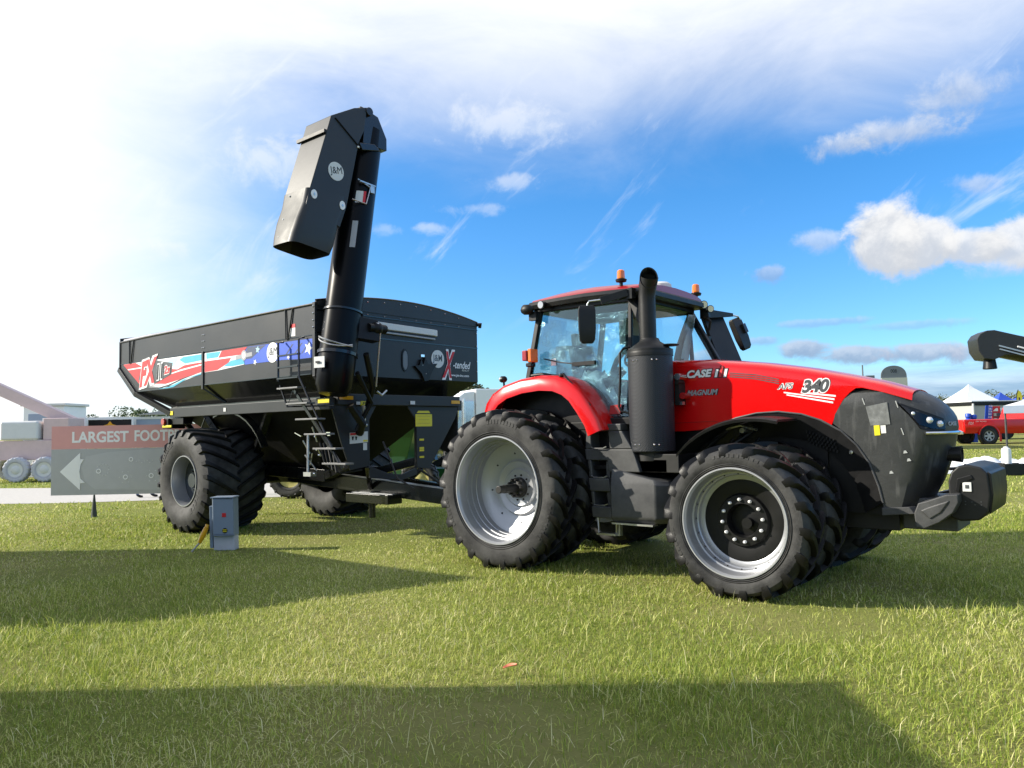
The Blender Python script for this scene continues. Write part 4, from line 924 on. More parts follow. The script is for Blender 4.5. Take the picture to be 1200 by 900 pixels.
text_mesh('cart_name', '-tended', (FX + .004, 1.545, 3.01), (0, 1, 0), (0, 0, 1), .48, .14, M['white'], hop, .3, .015)
text_mesh('cart_name', 'REACH', (FX + .004, 1.64, 2.91), (0, 1, 0), (0, 0, 1), .2, .04, M['offwhite'], hop, .3, .0)
text_mesh('web_address', 'www.jm-inc.com', (FX + .004, 1.47, 2.80), (0, 1, 0), (0, 0, 1), .54, .06, M['white'], hop, .2, .02)

# side decals
dec = None
YD = -1.8005
m = MB(); L = [0]
def patch(poly, mi, lv): m.mi = mi; m.plate([(x, YD - .0014 * lv, z) for x, z in poly], (0, -1, 0), .0014)
DM = [M['white'], M['decal_red'], M['decal_pale'], M['decal_cyan'], M['decal_blue'], M['decal_navy'], M['cart_black'], M['grey_decal']]
patch([(-10.39, 3.315), (-9.75, 3.315), (-7.115, 3.30), (-7.115, 2.92), (-7.88, 2.81), (-8.59, 2.725), (-9.55, 2.80)], 0, 0)
patch([(-7.02, 3.29), (-5.62, 3.29), (-5.76, 3.14), (-5.68, 2.99), (-6.56, 2.94), (-7.02, 2.935)], 0, 0)
patch([(-10.40, 3.31), (-9.83, 3.31), (-9.52, 3.21), (-8.46, 3.1), (-8.05, 3.06), (-7.78, 3.12), (-7.39, 3.13), (-7.12, 3.13), (-7.12, 2.95), (-7.81, 2.87), (-8.52, 2.80), (-9.67, 2.87)], 1, 1)
patch([(-9.5, 2.80), (-9.3, 2.83), (-8.75, 2.745), (-8.75, 2.74), (-9.3, 2.77)], 7, 1)
patch([(-8.4, 3.29), (-8.0, 3.29), (-8.15, 3.15), (-8.45, 3.13)], 2, 1)
patch([(-7.98, 3.24), (-7.82, 3.285), (-7.12, 3.285), (-7.12, 3.17), (-7.39, 3.16), (-7.75, 3.15)], 3, 1)
patch([(-10.2, 3.20), (-9.5, 3.205), (-9.5, 3.18), (-10.15, 3.175)], 0, 2)
patch([(-8.3, 3.0), (-7.9, 3.05), (-7.12, 3.10), (-7.12, 3.075), (-7.9, 3.02), (-8.3, 2.98)], 0, 2)
patch([(-6.42, 3.29), (-5.58, 3.29), (-5.76, 3.17), (-6.53, 3.17)], 1, 1)
patch([(-7.01, 3.14), (-6.1, 3.14), (-6.18, 3.06), (-6.56, 2.95), (-7.01, 2.94)], 1, 1)
patch([(-6.96, 3.285), (-6.45, 3.28), (-6.55, 3.18), (-6.95, 3.18)], 3, 1)
patch([(-6.35, 3.0), (-6.1, 3.09), (-5.7, 3.10), (-5.65, 3.0), (-6.04, 2.985)], 3, 1)
patch([(-5.57, 3.29), (-3.69, 3.265), (-3.70, 2.965), (-4.1, 2.965), (-4.55, 2.985), (-5.65, 2.985), (-5.74, 3.14)], 4, 1)
patch([(-5.57, 3.285), (-5.0, 3.275), (-5.23, 3.18), (-5.44, 3.08), (-5.71, 3.08)], 5, 2)
for x in (-4.45, -4.2, -4.0): patch([(x, 3.05), (x + .2, 3.22), (x + .24, 3.22), (x + .03, 3.05)], 5, 2)
def star(cx, cz, r, rot=0.0): return [(cx + (r if k % 2 == 0 else r * .42) * math.sin(rot + PI * k / 5), cz + (r if k % 2 == 0 else r * .42) * math.cos(rot + PI * k / 5)) for k in range(10)]
def starpatch(cx, cz, r, mi, rot=0):
    st_ = star(cx, cz, r, rot); m.mi = mi
    for k in range(0, 10, 2):
        a, b, c = st_[k - 1], st_[k], st_[k + 1]; m.plate([(cx, YD - .0042, cz), (a[0], YD - .0042, a[1]), (b[0], YD - .0042, b[1]), (c[0], YD - .0042, c[1])], (0, -1, 0), .0012)
starpatch(-5.25, 3.215, .07, 2, .2); starpatch(-5.33, 3.005, .055, 0, .5); starpatch(-3.80, 3.12, .12, 0, .35); starpatch(-4.35, 3.02, .05, 0, 0.6)
patch([(-8.88, 2.71), (-8.38, 2.735), (-7.79, 2.85), (-7.14, 2.93), (-7.14, 2.905), (-7.65, 2.86), (-8.2, 2.725), (-8.5, 2.71)], 3, 2)
patch([(-8.95, 2.73), (-8.4, 2.78), (-7.8, 2.88), (-7.3, 2.93), (-7.8, 2.86), (-8.4, 2.75), (-8.9, 2.71)], 6, 2)
band_o = m.build('decal_band', DM, hop, smooth=False)
m = MB(); YB = YD - .0045
disc(m, (-4.80, 3.13), .17, 'y', YB, YB - .002); m.mi = 1; disc(m, (-5.68, 3.15), .09, 'y', YB, YB - .002); m.prism([(-5.95, 3.16), (-5.42, 3.19), (-5.42, 3.12), (-5.95, 3.09)], 'y', YB - .0, YB - .0016); m.mi = 0; disc(m, (-5.68, 3.15), .055, 'y', YB - .002, YB - .004); m.mi = 2; m.plate([(-4.31, YD, 3.51), (-4.16, YD, 3.51), (-4.16, YD, 3.35), (-4.31, YD, 3.35)], (0, -1, 0), .002); m.mi = 3; m.plate([(-4.31, YD - .002, 3.55), (-4.16, YD - .002, 3.55), (-4.16, YD - .002, 3.49), (-4.31, YD - .002, 3.49)], (0, -1, 0), .002); m.pieces('side_badge', [M['white'], M['grey_decal'], M['offwhite'], M['decal_red']], hop)
text_mesh('badge_text', 'J&M', (-4.80, YB - .0022, 3.13), (1, 0, 0), (0, 0, 1), .27, .17, M['black'], hop)
outlined('model_emblem', 'FX', (-9.24, YB - .002, 3.08), dict(right=(1, 0, .12), up=(-.0, 0, 1)), .78, .52, M['decal_red'], M['white'], hop, .3, .05, .13, .002)
outlined('model_emblem', '11', (-8.74, YB - .002, 3.06), dict(right=(1, 0, .08), up=(0, 0, 1)), .26, .30, M['black'], M['white'], hop, .12, .05, .12, .005)
outlined('model_emblem', '2s', (-8.44, YB - .002, 3.08), dict(right=(1, 0, .08), up=(0, 0, 1)), .24, .17, M['decal_red'], M['white'], hop, .12, .04, .1, .007)
m = MB(); m.plate([(-9.68, YD - .005, 2.95), (-9.3, YD - .005, 2.76), (-8.9, YD - .005, 2.84), (-8.28, YD - .005, 2.98), (-8.24, YD - .005, 3.2), (-8.8, YD - .005, 3.28), (-9.3, YD - .005, 3.40), (-9.5, YD - .005, 3.25)], (0, -1, 0), .0012); m.build('emblem_backing', M['dark_decal'], hop)

# ladder
m = MB(); LY = -1.93
m.tube([(-4.45, -1.83, 3.27), (-4.45, LY, 3.25), (-4.45, LY, 2.62)], .018, 8); m.tube([(-3.88, -1.83, 3.30), (-3.88, LY, 3.27), (-3.88, LY, 2.66), (-3.62, LY, 2.30), (-2.86, LY, 1.28)], .018, 8); m.tube([(-4.40, LY, 2.55), (-4.2, LY, 2.20)], .016, 8)
for z in (3.03, 2.84, 2.66): m.box(-4.45, -3.88, LY - .03, LY + .03, z - .012, z + .012)
m.tube([(-4.0, LY, 2.52), (-4.2, LY, 2.20), (-3.5, -1.55, 2.2)], .014, 8)
lad = m.build('ladder', M['cart_black'], GC)
m = MB()
for x, z in ((-4.08, 2.49), (-3.83, 2.235), (-3.58, 1.985), (-3.35, 1.75), (-3.13, 1.53), (-2.90, 1.305)): m.box(x - .28, x + .28, LY - .09, LY + .07, z - .012, z + .014)
m.pieces('ladder_step', M['step'], lad, bevel=.004)
m = MB()
for k in range(5): a = (-4.1 + .25 * k, LY + .05, 2.48 - .25 * k); m.beam(a, (a[0] + .25, a[1], a[2] - .25), .02, .05)
m.build('ladder_stringer', M['cart_black'], lad)
# auger
T0, T1 = Vector((-3.27, -1.74, 2.36)), Vector((-3.30, -1.02, 6.72))
m = MB(); m.tube([T0, T0.lerp(T1, .03), T0.lerp(T1, .12), T1], [.22, .285, .292, .28], 40)
aug = m.build('auger_tube', M['auger'], GC, angle=50)
ax = (T1 - T0).normalized()
m = MB()
for t, th in ((.145, .05), (.30, .03)):
    c = T0.lerp(T1, t); m.tube([c - ax * th / 2, c + ax * th / 2], .315, 40)
m.pieces('auger_collar', M['cart_black'], aug)
m = MB()
for dz in (.0, .09):
    c = T0.lerp(T1, .19) + Vector((0, 0, dz * .3)); pts = []
    for k in range(13):
        t = 3.3 + k * .25; pts.append(c + Vector((.31 * math.cos(t), .31 * math.sin(t), .10 * math.cos(k * .27 - .3) - dz * math.sin(k * .26))))
    m.tube(pts, .013, 6)
m.build('hydraulic_hose', M['steel'], aug)
m = MB(); m.plate([(-3.33, -2.035, 2.93), (-3.12, -2.0, 2.93), (-3.12, -2.0, 2.76), (-3.33, -2.035, 2.76)], (.15, -1, 0), .01); m.mi = 1; m.plate([(-3.28, -2.045, 2.86), (-3.2, -2.033, 2.86), (-3.2, -2.033, 2.83), (-3.28, -2.045, 2.83)], (.15, -1, 0), .01); m.build('auger_plate', [M['offwhite'], M['black']], aug)
def on_tube(t, ang, off=.0):
    c = T0.lerp(T1, t); return c + Vector((math.cos(ang), math.sin(ang), 0)) * (.288 + off)
m = MB()
for t0, t1, a0, a1, mi in ((.70, .745, -.75, -.2, 0), (.70, .745, -.35, -.2, 2), (.53, .63, -.75, -.45, 1)):
    g = [[on_tube(t, a, .004 + .002 * mi) for a in np.linspace(a0, a1, 5)] for t in (t0, t1)]; m.mi = mi; m.loft(g, caps=False, closed=False)
m.pieces('auger_sticker', [M['offwhite'], M['grey_decal'], M['decal_red']], aug)
# lift cylinder, knuckle and linkages by the auger foot
m = MB()
m.mi = 0; m.hexa([(-3.05, -1.5, 3.25), (-2.9, -1.1, 3.2), (-3.2, -1.0, 3.2), (-3.3, -1.4, 3.25)], [(-3.05, -1.5, 3.6), (-3.0, -1.05, 3.55), (-3.2, -1.0, 3.55), (-3.3, -1.4, 3.6)]); m.ball((-3.0, -1.08, 3.42), .11, 12); m.cyl((-3.0, 0, 3.42), .07, -1.25, -.9, n=14)
m.tube([(-3.0, -1.3, 3.0), (-3.2, -1.0, 2.5), (-3.45, -.9, 2.2)], .05, 10); m.tube([(-3.1, -1.4, 2.7), (-3.3, -.95, 2.25), (-3.5, -1.1, 1.8)], .04, 10)
m.tube([(-3.4, -1.3, 2.2), (-3.4, -1.05, 1.9), (-3.55, -1.0, 1.75)], .07, 10)
m.mi = 1; m.tube([(-2.95, -1.05, 3.35), (-3.15, -.98, 2.5)], .016, 8); m.ball((-2.95, -1.1, 3.48), .035, 8); m.ball((-3.45, -.95, 1.88), .035, 8); m.tube([(-3.1, -1.0, 2.42), (-3.1, -.9, 2.36), (-3.12, -.78, 2.44)], .018, 8); m.tube([(-3.42, -1.02, 2.2), (-3.45, -.98, 1.92)], .03, 8)
m.build('lift_linkage', [M['cone'], M['steel']], aug, bevel=.004)
# discharge spout
X0, X1 = -3.64, -2.99
side = [(-2.01, 6.45), (-1.95, 6.64), (-1.50, 6.90), (-1.24, 6.99), (-1.30, 6.60), (-1.42, 6.35), (-1.44, 6.26), (-1.67, 5.26), (-1.80, 4.92), (-2.42, 5.12), (-2.36, 5.37)]
m = MB(); m.prism(side, 'x', X0, X1); sp = m.build('spout', M['cart'], aug, bevel=.012)
m = MB()
rr = []
for z, ya, yb, e, bow in ((5.42, -2.385, -1.655, .008, 0), (5.2, -2.43, -1.70, .012, .01), (4.95, -2.53, -1.79, .012, .03), (4.72, -2.60, -1.86, .0, .06), (4.58, -2.63, -1.91, -.02, .08)):
    yb2 = yb; ring = []
    x0, x1 = X0 - e, X1 + e
    # rounded rectangle
    for t in np.linspace(0, 2 * PI, 28, endpoint=False):
        c, s_ = math.cos(t), math.sin(t); ex_ = .22 + bow * 2.2
        px_ = (abs(c) ** ex_) * (1 if c >= 0 else -1); py_ = (abs(s_) ** ex_) * (1 if s_ >= 0 else -1)
        ring.append(((x0 + x1) / 2 + px_ * (x1 - x0) / 2, (ya + yb2) / 2 + py_ * (yb2 - ya) / 2, z + .10 * ((py_ + 1) / 2) * (-1 if z < 4.8 else 0)))
    rr.append(ring)
m.loft(rr, caps=False)
for k, f in enumerate(m.f):
    c = sum((m.v[i] for i in f), Vector((0, 0, 0))) / len(f)
    if c.x < -3.18 and c.y < -2.2: m.m[k] = 1
o = m.build('spout_boot', [M['cart'], M['worn_metal']], sp, angle=45); md = o.modifiers.new('t', 'SOLIDIFY'); md.thickness = .012
m = MB(); m.beam((X0 - .05, -2.07, 6.36), (X1 + .01, -2.07, 6.36), .05, .05); m.beam((X1 + .004, -1.88, 6.62), (X1 + .004, -1.40, 6.28), .012, .035, (1, 0, 0)); m.build('spout_hinge', M['cone'], sp)
m = MB()
for y, z in ((-2.28, 5.33), (-1.76, 5.27)): disc(m, (y, z), .07, 'x', X1 - .0, X1 + .016, 20, .75)
m.mi = 1
for y, z in ((-2.28, 5.33), (-1.76, 5.27)): disc(m, (y, z), .022, 'x', X1 + .016, X1 + .022, 12, .75)
m.mi = 0
for z in (5.36, 4.98, 4.7): m.ball((X0 + .22, -2.405 - (5.36 - z) * .29, z), .015, 8)
m.ball((X1 + .01, -1.44, 6.28), .02, 8)
m.pieces('spout_bolt', [M['white'], M['steel']], sp)
m = MB(); disc(m, (-1.87, 5.78), .145, 'x', X1 + .0, X1 + .006, 28); m.build('spout_badge', M['offwhite'], sp)
text_mesh('badge_text', 'J&M', (X1 + .006, -1.87, 5.78), (0, 1, .18), (0, -.18, 1), .23, .14, M['black'], sp)
m = MB(); m.prism([(-1.25, 6.98), (-.98, 6.92), (-.80, 6.60), (-.80, 6.40), (-1.30, 6.40)], 'x', -3.58, -3.03); m.tube([(-3.3, -1.3, 6.95), (-3.1, -1.28, 7.0), (-3.05, -1.1, 6.95)], .03, 8); m.prism([(-1.42, 6.36), (-1.1, 6.42), (-.98, 6.34), (-1.35, 6.26)], 'x', -3.2, -2.98); m.cyl((0, -1.2, 6.93), .07, -3.35, -2.97, 'x', 16); m.build('auger_head', M['cart_black'], aug, bevel=.01)
m = MB(); m.tube([(-3.02, -1.42, 5.78), (-2.98, -1.2, 5.68), (-2.99, -1.28, 5.4), (-3.0, -1.55, 5.42)], .012, 6); m.tube([(-3.0, -1.4, 5.75), (-2.98, -1.1, 5.72)], .02, 6); m.box(-3.05, -2.97, -1.2, -1.12, 5.6, 5.72); m.build('spout_cable', M['steel'], aug)
# undercarriage
m = MB()
m.box(-7.4, -7.0, -1.2, 1.2, .80, 1.05); m.beam((-8.8, -.55, 1.15), (-5.0, -.55, 1.0), .14, .22); m.beam((-8.8, .55, 1.15), (-5.0, .55, 1.0), .14, .22)
for sy in (-1, 1):
    m.beam((-7.2, sy * .9, 1.0), (-7.8, sy * 1.35, 2.18), .12, .12); m.beam((-7.0, sy * .9, 1.0), (-5.6, sy * 1.35, 2.18), .12, .12); m.beam((-5.0, sy * .55, 1.0), (-3.7, sy * .9, 1.3), .12, .15); m.beam((-8.7, sy * .55, 1.15), (-8.85, sy * 1.3, 2.15), .1, .1)
m.build('undercarriage', M['cart_black'], GC, bevel=.01)
m = MB()
for sy in (-1, 1): m.beam((-6.2, sy * .52, .99), (-1.05, sy * .09, .60), .12, .25)
m.beam((-1.2, 0, .58), (-.82, 0, .50), .14, .1); m.box(-4.4, -3.3, -.62, -.30, .56, .72); m.beam((-4.0, -.4, .8), (-3.66, -.75, 1.2), .08, .08); m.beam((-4.0, .4, .8), (-3.66, .5, 1.1), .08, .08); m.cyl((-3.9, -.45, 0), .06, .30, .75, 'z', 16)
m.build('tongue', M['cart_black'], GC, bevel=.012)
m = MB(); m.beam((-6.15, -.50, 1.122), (-1.1, -.085, .733), .10, .012); m.beam((-4.38, -.46, .724), (-3.32, -.46, .724), .10, .01); m.build('tongue_lit_edge', M['steel'], GC)  # bright strips added to draw the lit top edges of the tongue
m = MB(); m.tube([(-2.0, .15, .7), (-1.6, .2, .95), (-1.0, .1, .9), (-.5, .0, 1.1)], .02, 8); m.tube([(-2.2, -.05, .75), (-1.7, .05, 1.02), (-1.0, -.05, .98), (-.5, -.1, 1.2)], .018, 8); m.tube([(-3.4, .2, 1.1), (-2.8, .2, .82), (-2.0, .15, .72)], .02, 8); m.tube([(-3.66, -.4, 1.6), (-3.2, -.5, 1.0), (-2.9, -.4, .82)], .016, 8)
m.hexa([(-2.9, .2, .72), (-2.2, .15, .66), (-2.2, .6, .66), (-2.9, .65, .72)], [(-2.8, .25, 1.0), (-2.3, .2, .96), (-2.3, .5, .96), (-2.8, .55, 1.0)]); m.build('hitch_hoses', M['chassis'], GC)
# fender blade over the wheel, rear brackets
m = MB(); rings = []
for deg in range(140, 20, -10):
    t = R_(deg); x = CX + .4 + 1.35 * math.cos(t); z = .92 + 1.28 * math.sin(t)
    rings.append([(x, -1.5, z), (x, -1.36, z + .02), (x, -1.36, z - .01), (x, -1.5, z - .03)])
m.loft(rings[3:]); m.build('fender_blade', M['cart_black'], GC)
m = MB(); m.box(-9.12, -8.9, -1.56, -1.2, 1.92, 2.12); m.box(-9.1, -8.4, -1.5, -1.3, 2.0, 2.13); m.mi = 1; m.cyl((-9.06, 0, 2.06), .07, -1.60, -1.5, n=14); m.mi = 2; m.box(-9.13, -8.75, -1.57, -1.55, 1.94, 1.985); m.build('tail_lamp', [M['black'], M['redlens'], M['yellow']], GC, bevel=.006)
m = MB(); m.tube([(-8.3, -1.5, 1.6), (-8.15, -1.55, 1.75), (-7.9, -1.5, 1.66), (-7.75, -1.4, 1.5)], .014, 6); m.tube([(-7.9, -1.5, 1.6), (-7.55, -1.5, 2.1)], .014, 6); m.build('mud_bracket', M['cart_black'], GC)
# levers, hoses and small fittings in the dark bay behind the ladder
m = MB()
random.seed(3)
m.mi = 0
for k in range(5): a = Vector((-4.6 + random.random() * .5, -1.3, 1.1 + random.random() * .6)); m.tube([a, a + Vector((random.uniform(-.2, .2), -.1, random.uniform(.1, .3)))], .012, 6)
m.tube([(-4.42, -1.38, 1.75), (-4.40, -1.4, 1.05)], .02, 8); m.box(-4.5, -4.3, -1.42, -1.3, 1.05, 1.12)
m.mi = 1
for k in range(6): m.ball((-4.7 + random.random() * .7, -1.4, 1.05 + random.random() * .75), .02, 8)
m.tube([(-4.75, -1.4, 1.78), (-4.55, -1.42, 1.72)], .016, 6); m.box(-3.92, -3.8, -1.4, -1.38, 1.72, 1.78)
m.pieces('valve_levers', [M['steel'], M['chrome']], GC)
m = MB()
for k in range(4): m.tube([(-4.2 + .1 * k, -1.3, 1.6), (-4.0 + .1 * k, -1.35, 1.25 - .04 * k), (-3.8, -1.2, 1.1), (-3.6, -.9, 1.15)], .017, 6)
m.build('control_bay', M['cone'], GC)

# ------------------------------------------------------------------ electrical box in front of the cart wheel
bp = W(-4.50, 11.75); EB = thing('utility_box', 'tilted blue-grey metal utility box on a pale post in front of the cart wheel', 'utility box', (bp.x, bp.y, 0))
def R3(r, d, z): q = RV * r + FV * d; return Vector((bp.x + q.x, bp.y + q.y, z))
def rbox(m, r0, r1, d0, d1, z0, z1, lean=0.0, dl=0.0):
    k = lambda r, d, z: R3(r - lean * z, d + dl * z, z)
    m.hexa([k(r0, d0, z0), k(r1, d0, z0), k(r1, d1, z0), k(r0, d1, z0)], [k(r0, d0, z1), k(r1, d0, z1), k(r1, d1, z1), k(r0, d1, z1)])
m = MB(); rbox(m, -.12, .20, .04, .24, 0.0, .26, .03); m.build('post', M['concrete'], EB, bevel=.012)
m = MB(); rbox(m, -.12, .21, .0, .22, .22, .80, .03, .03); body = m.build('cabinet', M['boxgrey'], EB, bevel=.012)
m = MB(); rbox(m, -.17, -.125, .02, .2, .04, .68, .03, .03); m.build('side_panel', M['boxgrey'], EB, bevel=.008)
m = MB(); rbox(m, -.10, .215, -.03, -.003, .25, .79, .03, .03); door = m.build('door', M['boxgrey'], body, bevel=.01)
m = MB(); rbox(m, -.13, .22, -.045, .235, .80, .82, .03, .03); rbox(m, -.085, .225, -.045, .0, .235, .248, .03, .03); m.pieces('cabinet_lip', M['boxgrey'], body, bevel=.005)
m = MB(); rbox(m, .045, .105, -.036, -.03, .515, .575, .03, .03); m.mi = 1; q0 = .075
def ddisc(r, z, rad, mi, off):
    m.mi = mi; ring = [R3(r + rad * math.cos(2 * PI * k / 20) - .03 * z, off + .03 * z, z + rad * math.sin(2 * PI * k / 20)) for k in range(20)]; m.plate(ring, -FV, .003)
ddisc(.085, .31, .04, 1, -.033); 
for dz in (-.012, .012): m.mi = 2; rbox(m, .055, .115, -.041, -.037, .31 + dz - .006, .31 + dz + .006, .03, .03)
m.build('door_sticker', [M['decal_red'], M['black'], M['yellow']], door)
m = MB(); m.mi = 0; m.tube([R3(-.30, -.05, .14), R3(-.25, -.05, .24), R3(-.20, -.04, .36)], [.028, .045, .035], 12); m.tube([R3(-.20, -.04, .36), R3(-.185, -.03, .41)], .028, 10); m.mi = 1; m.tube([R3(-.30, -.05, .14), R3(-.36, -.08, .06), R3(-.40, -.1, .01)], .012, 8); pl = m.build('power_plug', [M['amber'], M['grey_decal']])
tag(pl, 'orange cable plug with grey lead leaning beside the blue-grey utility box', 'plug')

# ------------------------------------------------------------------ arrow sign at the left
sgp = W(-8.6, 17.3); SG = thing('banner_sign', 'long sign with a red strip reading LARGEST FOOTPRINT above a white arrow', 'sign', (sgp.x, sgp.y, 0))
def SP(r, z, o=0.0): return W(r, 17.0 - o, z)
m = MB()
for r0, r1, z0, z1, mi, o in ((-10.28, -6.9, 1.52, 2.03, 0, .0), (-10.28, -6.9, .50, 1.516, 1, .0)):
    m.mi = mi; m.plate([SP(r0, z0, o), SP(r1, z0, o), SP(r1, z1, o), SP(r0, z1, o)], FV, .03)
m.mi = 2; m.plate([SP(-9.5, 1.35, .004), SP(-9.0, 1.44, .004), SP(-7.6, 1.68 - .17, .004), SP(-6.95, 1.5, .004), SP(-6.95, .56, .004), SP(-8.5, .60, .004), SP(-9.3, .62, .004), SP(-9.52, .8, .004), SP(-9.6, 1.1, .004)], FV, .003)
board = m.build('banner_board', [M['sign_red_whitened'], M['sign_black_whitened'], M['sign_mid_whitened']], SG)
text_mesh('sign_lettering', 'LARGEST', W(-9.19, 16.998, 1.78), RV, (0, 0, 1), 1.26, .25, M['white'], SG, 0, .03)
text_mesh('sign_lettering', 'FOOTPRINT', W(-7.68, 16.998, 1.79), RV, (0, 0, 1), 1.5, .25, M['white'], SG, 0, .03)
m = MB(); poly = [(-10.08, 1.02), (-9.63, 1.44), (-9.63, 1.29), (-9.55, 1.29), (-9.62, 1.18), (-9.645, 1.02), (-9.62, .86), (-9.52, .77), (-9.63, .76), (-9.63, .61)]
for a, b, c in ((0, 1, 4), (1, 2, 4), (2, 3, 4), (0, 4, 5), (0, 5, 6), (0, 6, 9), (6, 7, 8), (6, 8, 9)): m.plate([SP(*poly[i], .01) for i in (a, b, c)], FV, .006)
m.build('arrow', M['white'], SG, smooth=False)
m = MB()
def sring(r, z, ro, n=18):
    for k in range(n):
        t, t2 = 2 * PI * k / n, 2 * PI * (k + 1) / n
        m.plate([SP(r + ro * math.cos(t), z + ro * math.sin(t), .012), SP(r + ro * math.cos(t2), z + ro * math.sin(t2), .012), SP(r + ro * .65 * math.cos(t2), z + ro * .65 * math.sin(t2), .012), SP(r + ro * .65 * math.cos(t), z + ro * .65 * math.sin(t), .012)], FV, .004)
for r, z, ro in ((-9.22, 1.02, .055), (-8.62, .88, .055), (-8.05, .90, .055), (-8.5, 1.27, .05)): sring(r, z, ro)
for k in range(12): sring(-9.12 + .13 * math.cos(k * .52), 1.05 + .13 * math.sin(k * .52), .013, 6)
for k in range(7): sring(-8.38 + .06 * k, 1.22 + .03 * math.sin(k * 2.2), .013, 6)
for k in range(6): sring(-8.02 + .13 * math.cos(k * 1.05), .90 + .13 * math.sin(k * 1.05), .012, 6); sring(-8.62 + .13 * math.cos(k * 1.05), .88 + .13 * math.sin(k * 1.05), .012, 6)
m.build('ring_print', M['white'], SG, smooth=False)
m = MB()
for r in (-9.33, -7.3): q = W(r, 17.03); m.loft([[(q.x - .05, q.y - .05, 0), (q.x + .05, q.y - .05, 0), (q.x + .05, q.y + .05, 0), (q.x - .05, q.y + .05, 0)], [(q.x - .012, q.y - .012, .52), (q.x + .012, q.y - .012, .52), (q.x + .012, q.y + .012, .52), (q.x - .012, q.y + .012, .52)]]); m.tube([(q.x, q.y, .5), (q.x + FV.x * .05, q.y + FV.y * .05, 2.0)], .02, 8)
m.pieces('stake', M['dark_decal'], SG)

# ------------------------------------------------------------------ people behind the sign
def person(name, label, loc, face, shirt, pants, height=1.74, sway=0.0):
    k = height / 1.74
    V = {}; vs = []; es = []; rad = []
    def v(n, p, r, par=None):
        V[n] = len(vs); vs.append(Vector(p) * k); rad.append(r * k)
        if par: es.append((V[par], V[n]))
    v('pel', (0, 0, .95), .14); v('wa', (0, 0, 1.12), .13, 'pel'); v('ch', (.01, 0, 1.32), .155, 'wa'); v('sh', (0, 0, 1.44), .10, 'ch'); v('nk', (.01, 0, 1.52), .055, 'sh'); v('hd', (.025, 0, 1.60), .082, 'nk'); v('hd2', (.02, 0, 1.68), .075, 'hd')
    for s, n in ((1, 'l'), (-1, 'r')):
        st_ = sway * s
        v('hp' + n, (0, .09 * s, .90), .095, 'pel'); v('kn' + n, (.03 + st_ * .4, .10 * s, .50), .062, 'hp' + n); v('an' + n, (-.01 + st_, .105 * s, .09), .042, 'kn' + n); v('ft' + n, (.07 + st_, .11 * s, .045), .042, 'an' + n); v('to' + n, (.17 + st_, .12 * s, .035), .033, 'ft' + n)
        v('sd' + n, (0, .19 * s, 1.41), .06, 'sh'); v('el' + n, (-.02, .25 * s, 1.13), .043, 'sd' + n); v('wr' + n, (.06, .25 * s, .90), .03, 'el' + n); v('hn' + n, (.08, .25 * s, .82), .036, 'wr' + n); v('fg' + n, (.10, .245 * s, .75), .02, 'hn' + n); v('th' + n, (.12, .225 * s, .83), .014, 'hn' + n)
    me = bpy.data.meshes.new(name + '_base'); me.from_pydata([tuple(p) for p in vs], es, [])
    o = bpy.data.objects.new(name, me); COL.objects.link(o)
    sk = o.modifiers.new('skin', 'SKIN')
    lay = me.skin_vertices[0] if me.skin_vertices else None
    if lay is None:
        bm = bmesh.new(); bm.from_mesh(me); bm.verts.layers.skin.verify(); bm.to_mesh(me); bm.free(); lay = me.skin_vertices[0]
    for i, r in enumerate(rad): lay.data[i].radius = (r, r); lay.data[i].use_root = (i == 0)
    sb = o.modifiers.new('sub', 'SUBSURF'); sb.levels = 2; sb.render_levels = 2
    dg = bpy.context.evaluated_depsgraph_get(); me2 = bpy.data.meshes.new_from_object(o.evaluated_get(dg)); o.modifiers.clear(); o.data = me2; me2.name = name
    for mm in (shirt, pants, M['skin'], M['black']): me2.materials.append(mm)
    for p in me2.polygons:
        z = p.center.z / k; p.use_smooth = True
        p.material_index = 3 if z < .085 else 1 if z < 1.0 and abs(p.center.y / k) < .215 else 2 if (z > 1.49 or (z < 1.12 and abs(p.center.y / k) >= .215)) else 0
    o.location = loc; o.rotation_euler = (0, 0, face)
    h = MB(); h.ball((.005 * k, 0, 1.69 * k), .095 * k, 16, (1.05, .95, .95)); ho = h.build('hair', M['hair']); ho.parent = o
    h = MB()
    for s in (-1, 1): h.ball((.10 * k, .03 * s * k, 1.63 * k), .011 * k, 8)
    h.mi = 1; h.ball((.108 * k, 0, 1.60 * k), .018 * k, 8, (1.2, .8, 1.3)); h.ball((.095 * k, 0, 1.555 * k), .02 * k, 8, (.5, 1.3, .35))
    ho = h.build('face', [M['black'], M['skin']]); ho.parent = o
    return tag(o, label, 'person')
ph = math.atan2(RV.y, RV.x)
person('person', 'person in blue jeans and dark shoes walking behind the arrow sign, legs seen below it', W(-10.75, 22.3), ph, M['shirt'], M['denim'], sway=.16)
person('person', 'person in blue jeans standing behind the sign beside the cart wheel', W(-10.2, 22.6), ph + PI * .8, M['canvas_blue'], M['denim'], 1.68, .05)

# ------------------------------------------------------------------ grass litter
q = W(-.055, 5.55); m = MB(); rr = []
for k in range(7):
    t = k / 6; a = q + RV * (-.05 + .1 * t) + FV * .02 * math.sin(3 * t); w_ = .022 * math.sin(PI * (.12 + .8 * t))
    rr.append([a + FV * w_ + Vector((0, 0, .075 + .02 * t)), a + Vector((0, 0, .06 + .02 * t)), a - FV * w_ + Vector((0, 0, .07 + .02 * t))])
m.loft(rr, caps=False, closed=False); lf = m.build('dry_leaf', M['leaf_orange']); md = lf.modifiers.new('t', 'SOLIDIFY'); md.thickness = .003
tag(lf, 'single curled orange leaf lying on the lawn in the foreground', 'leaf')

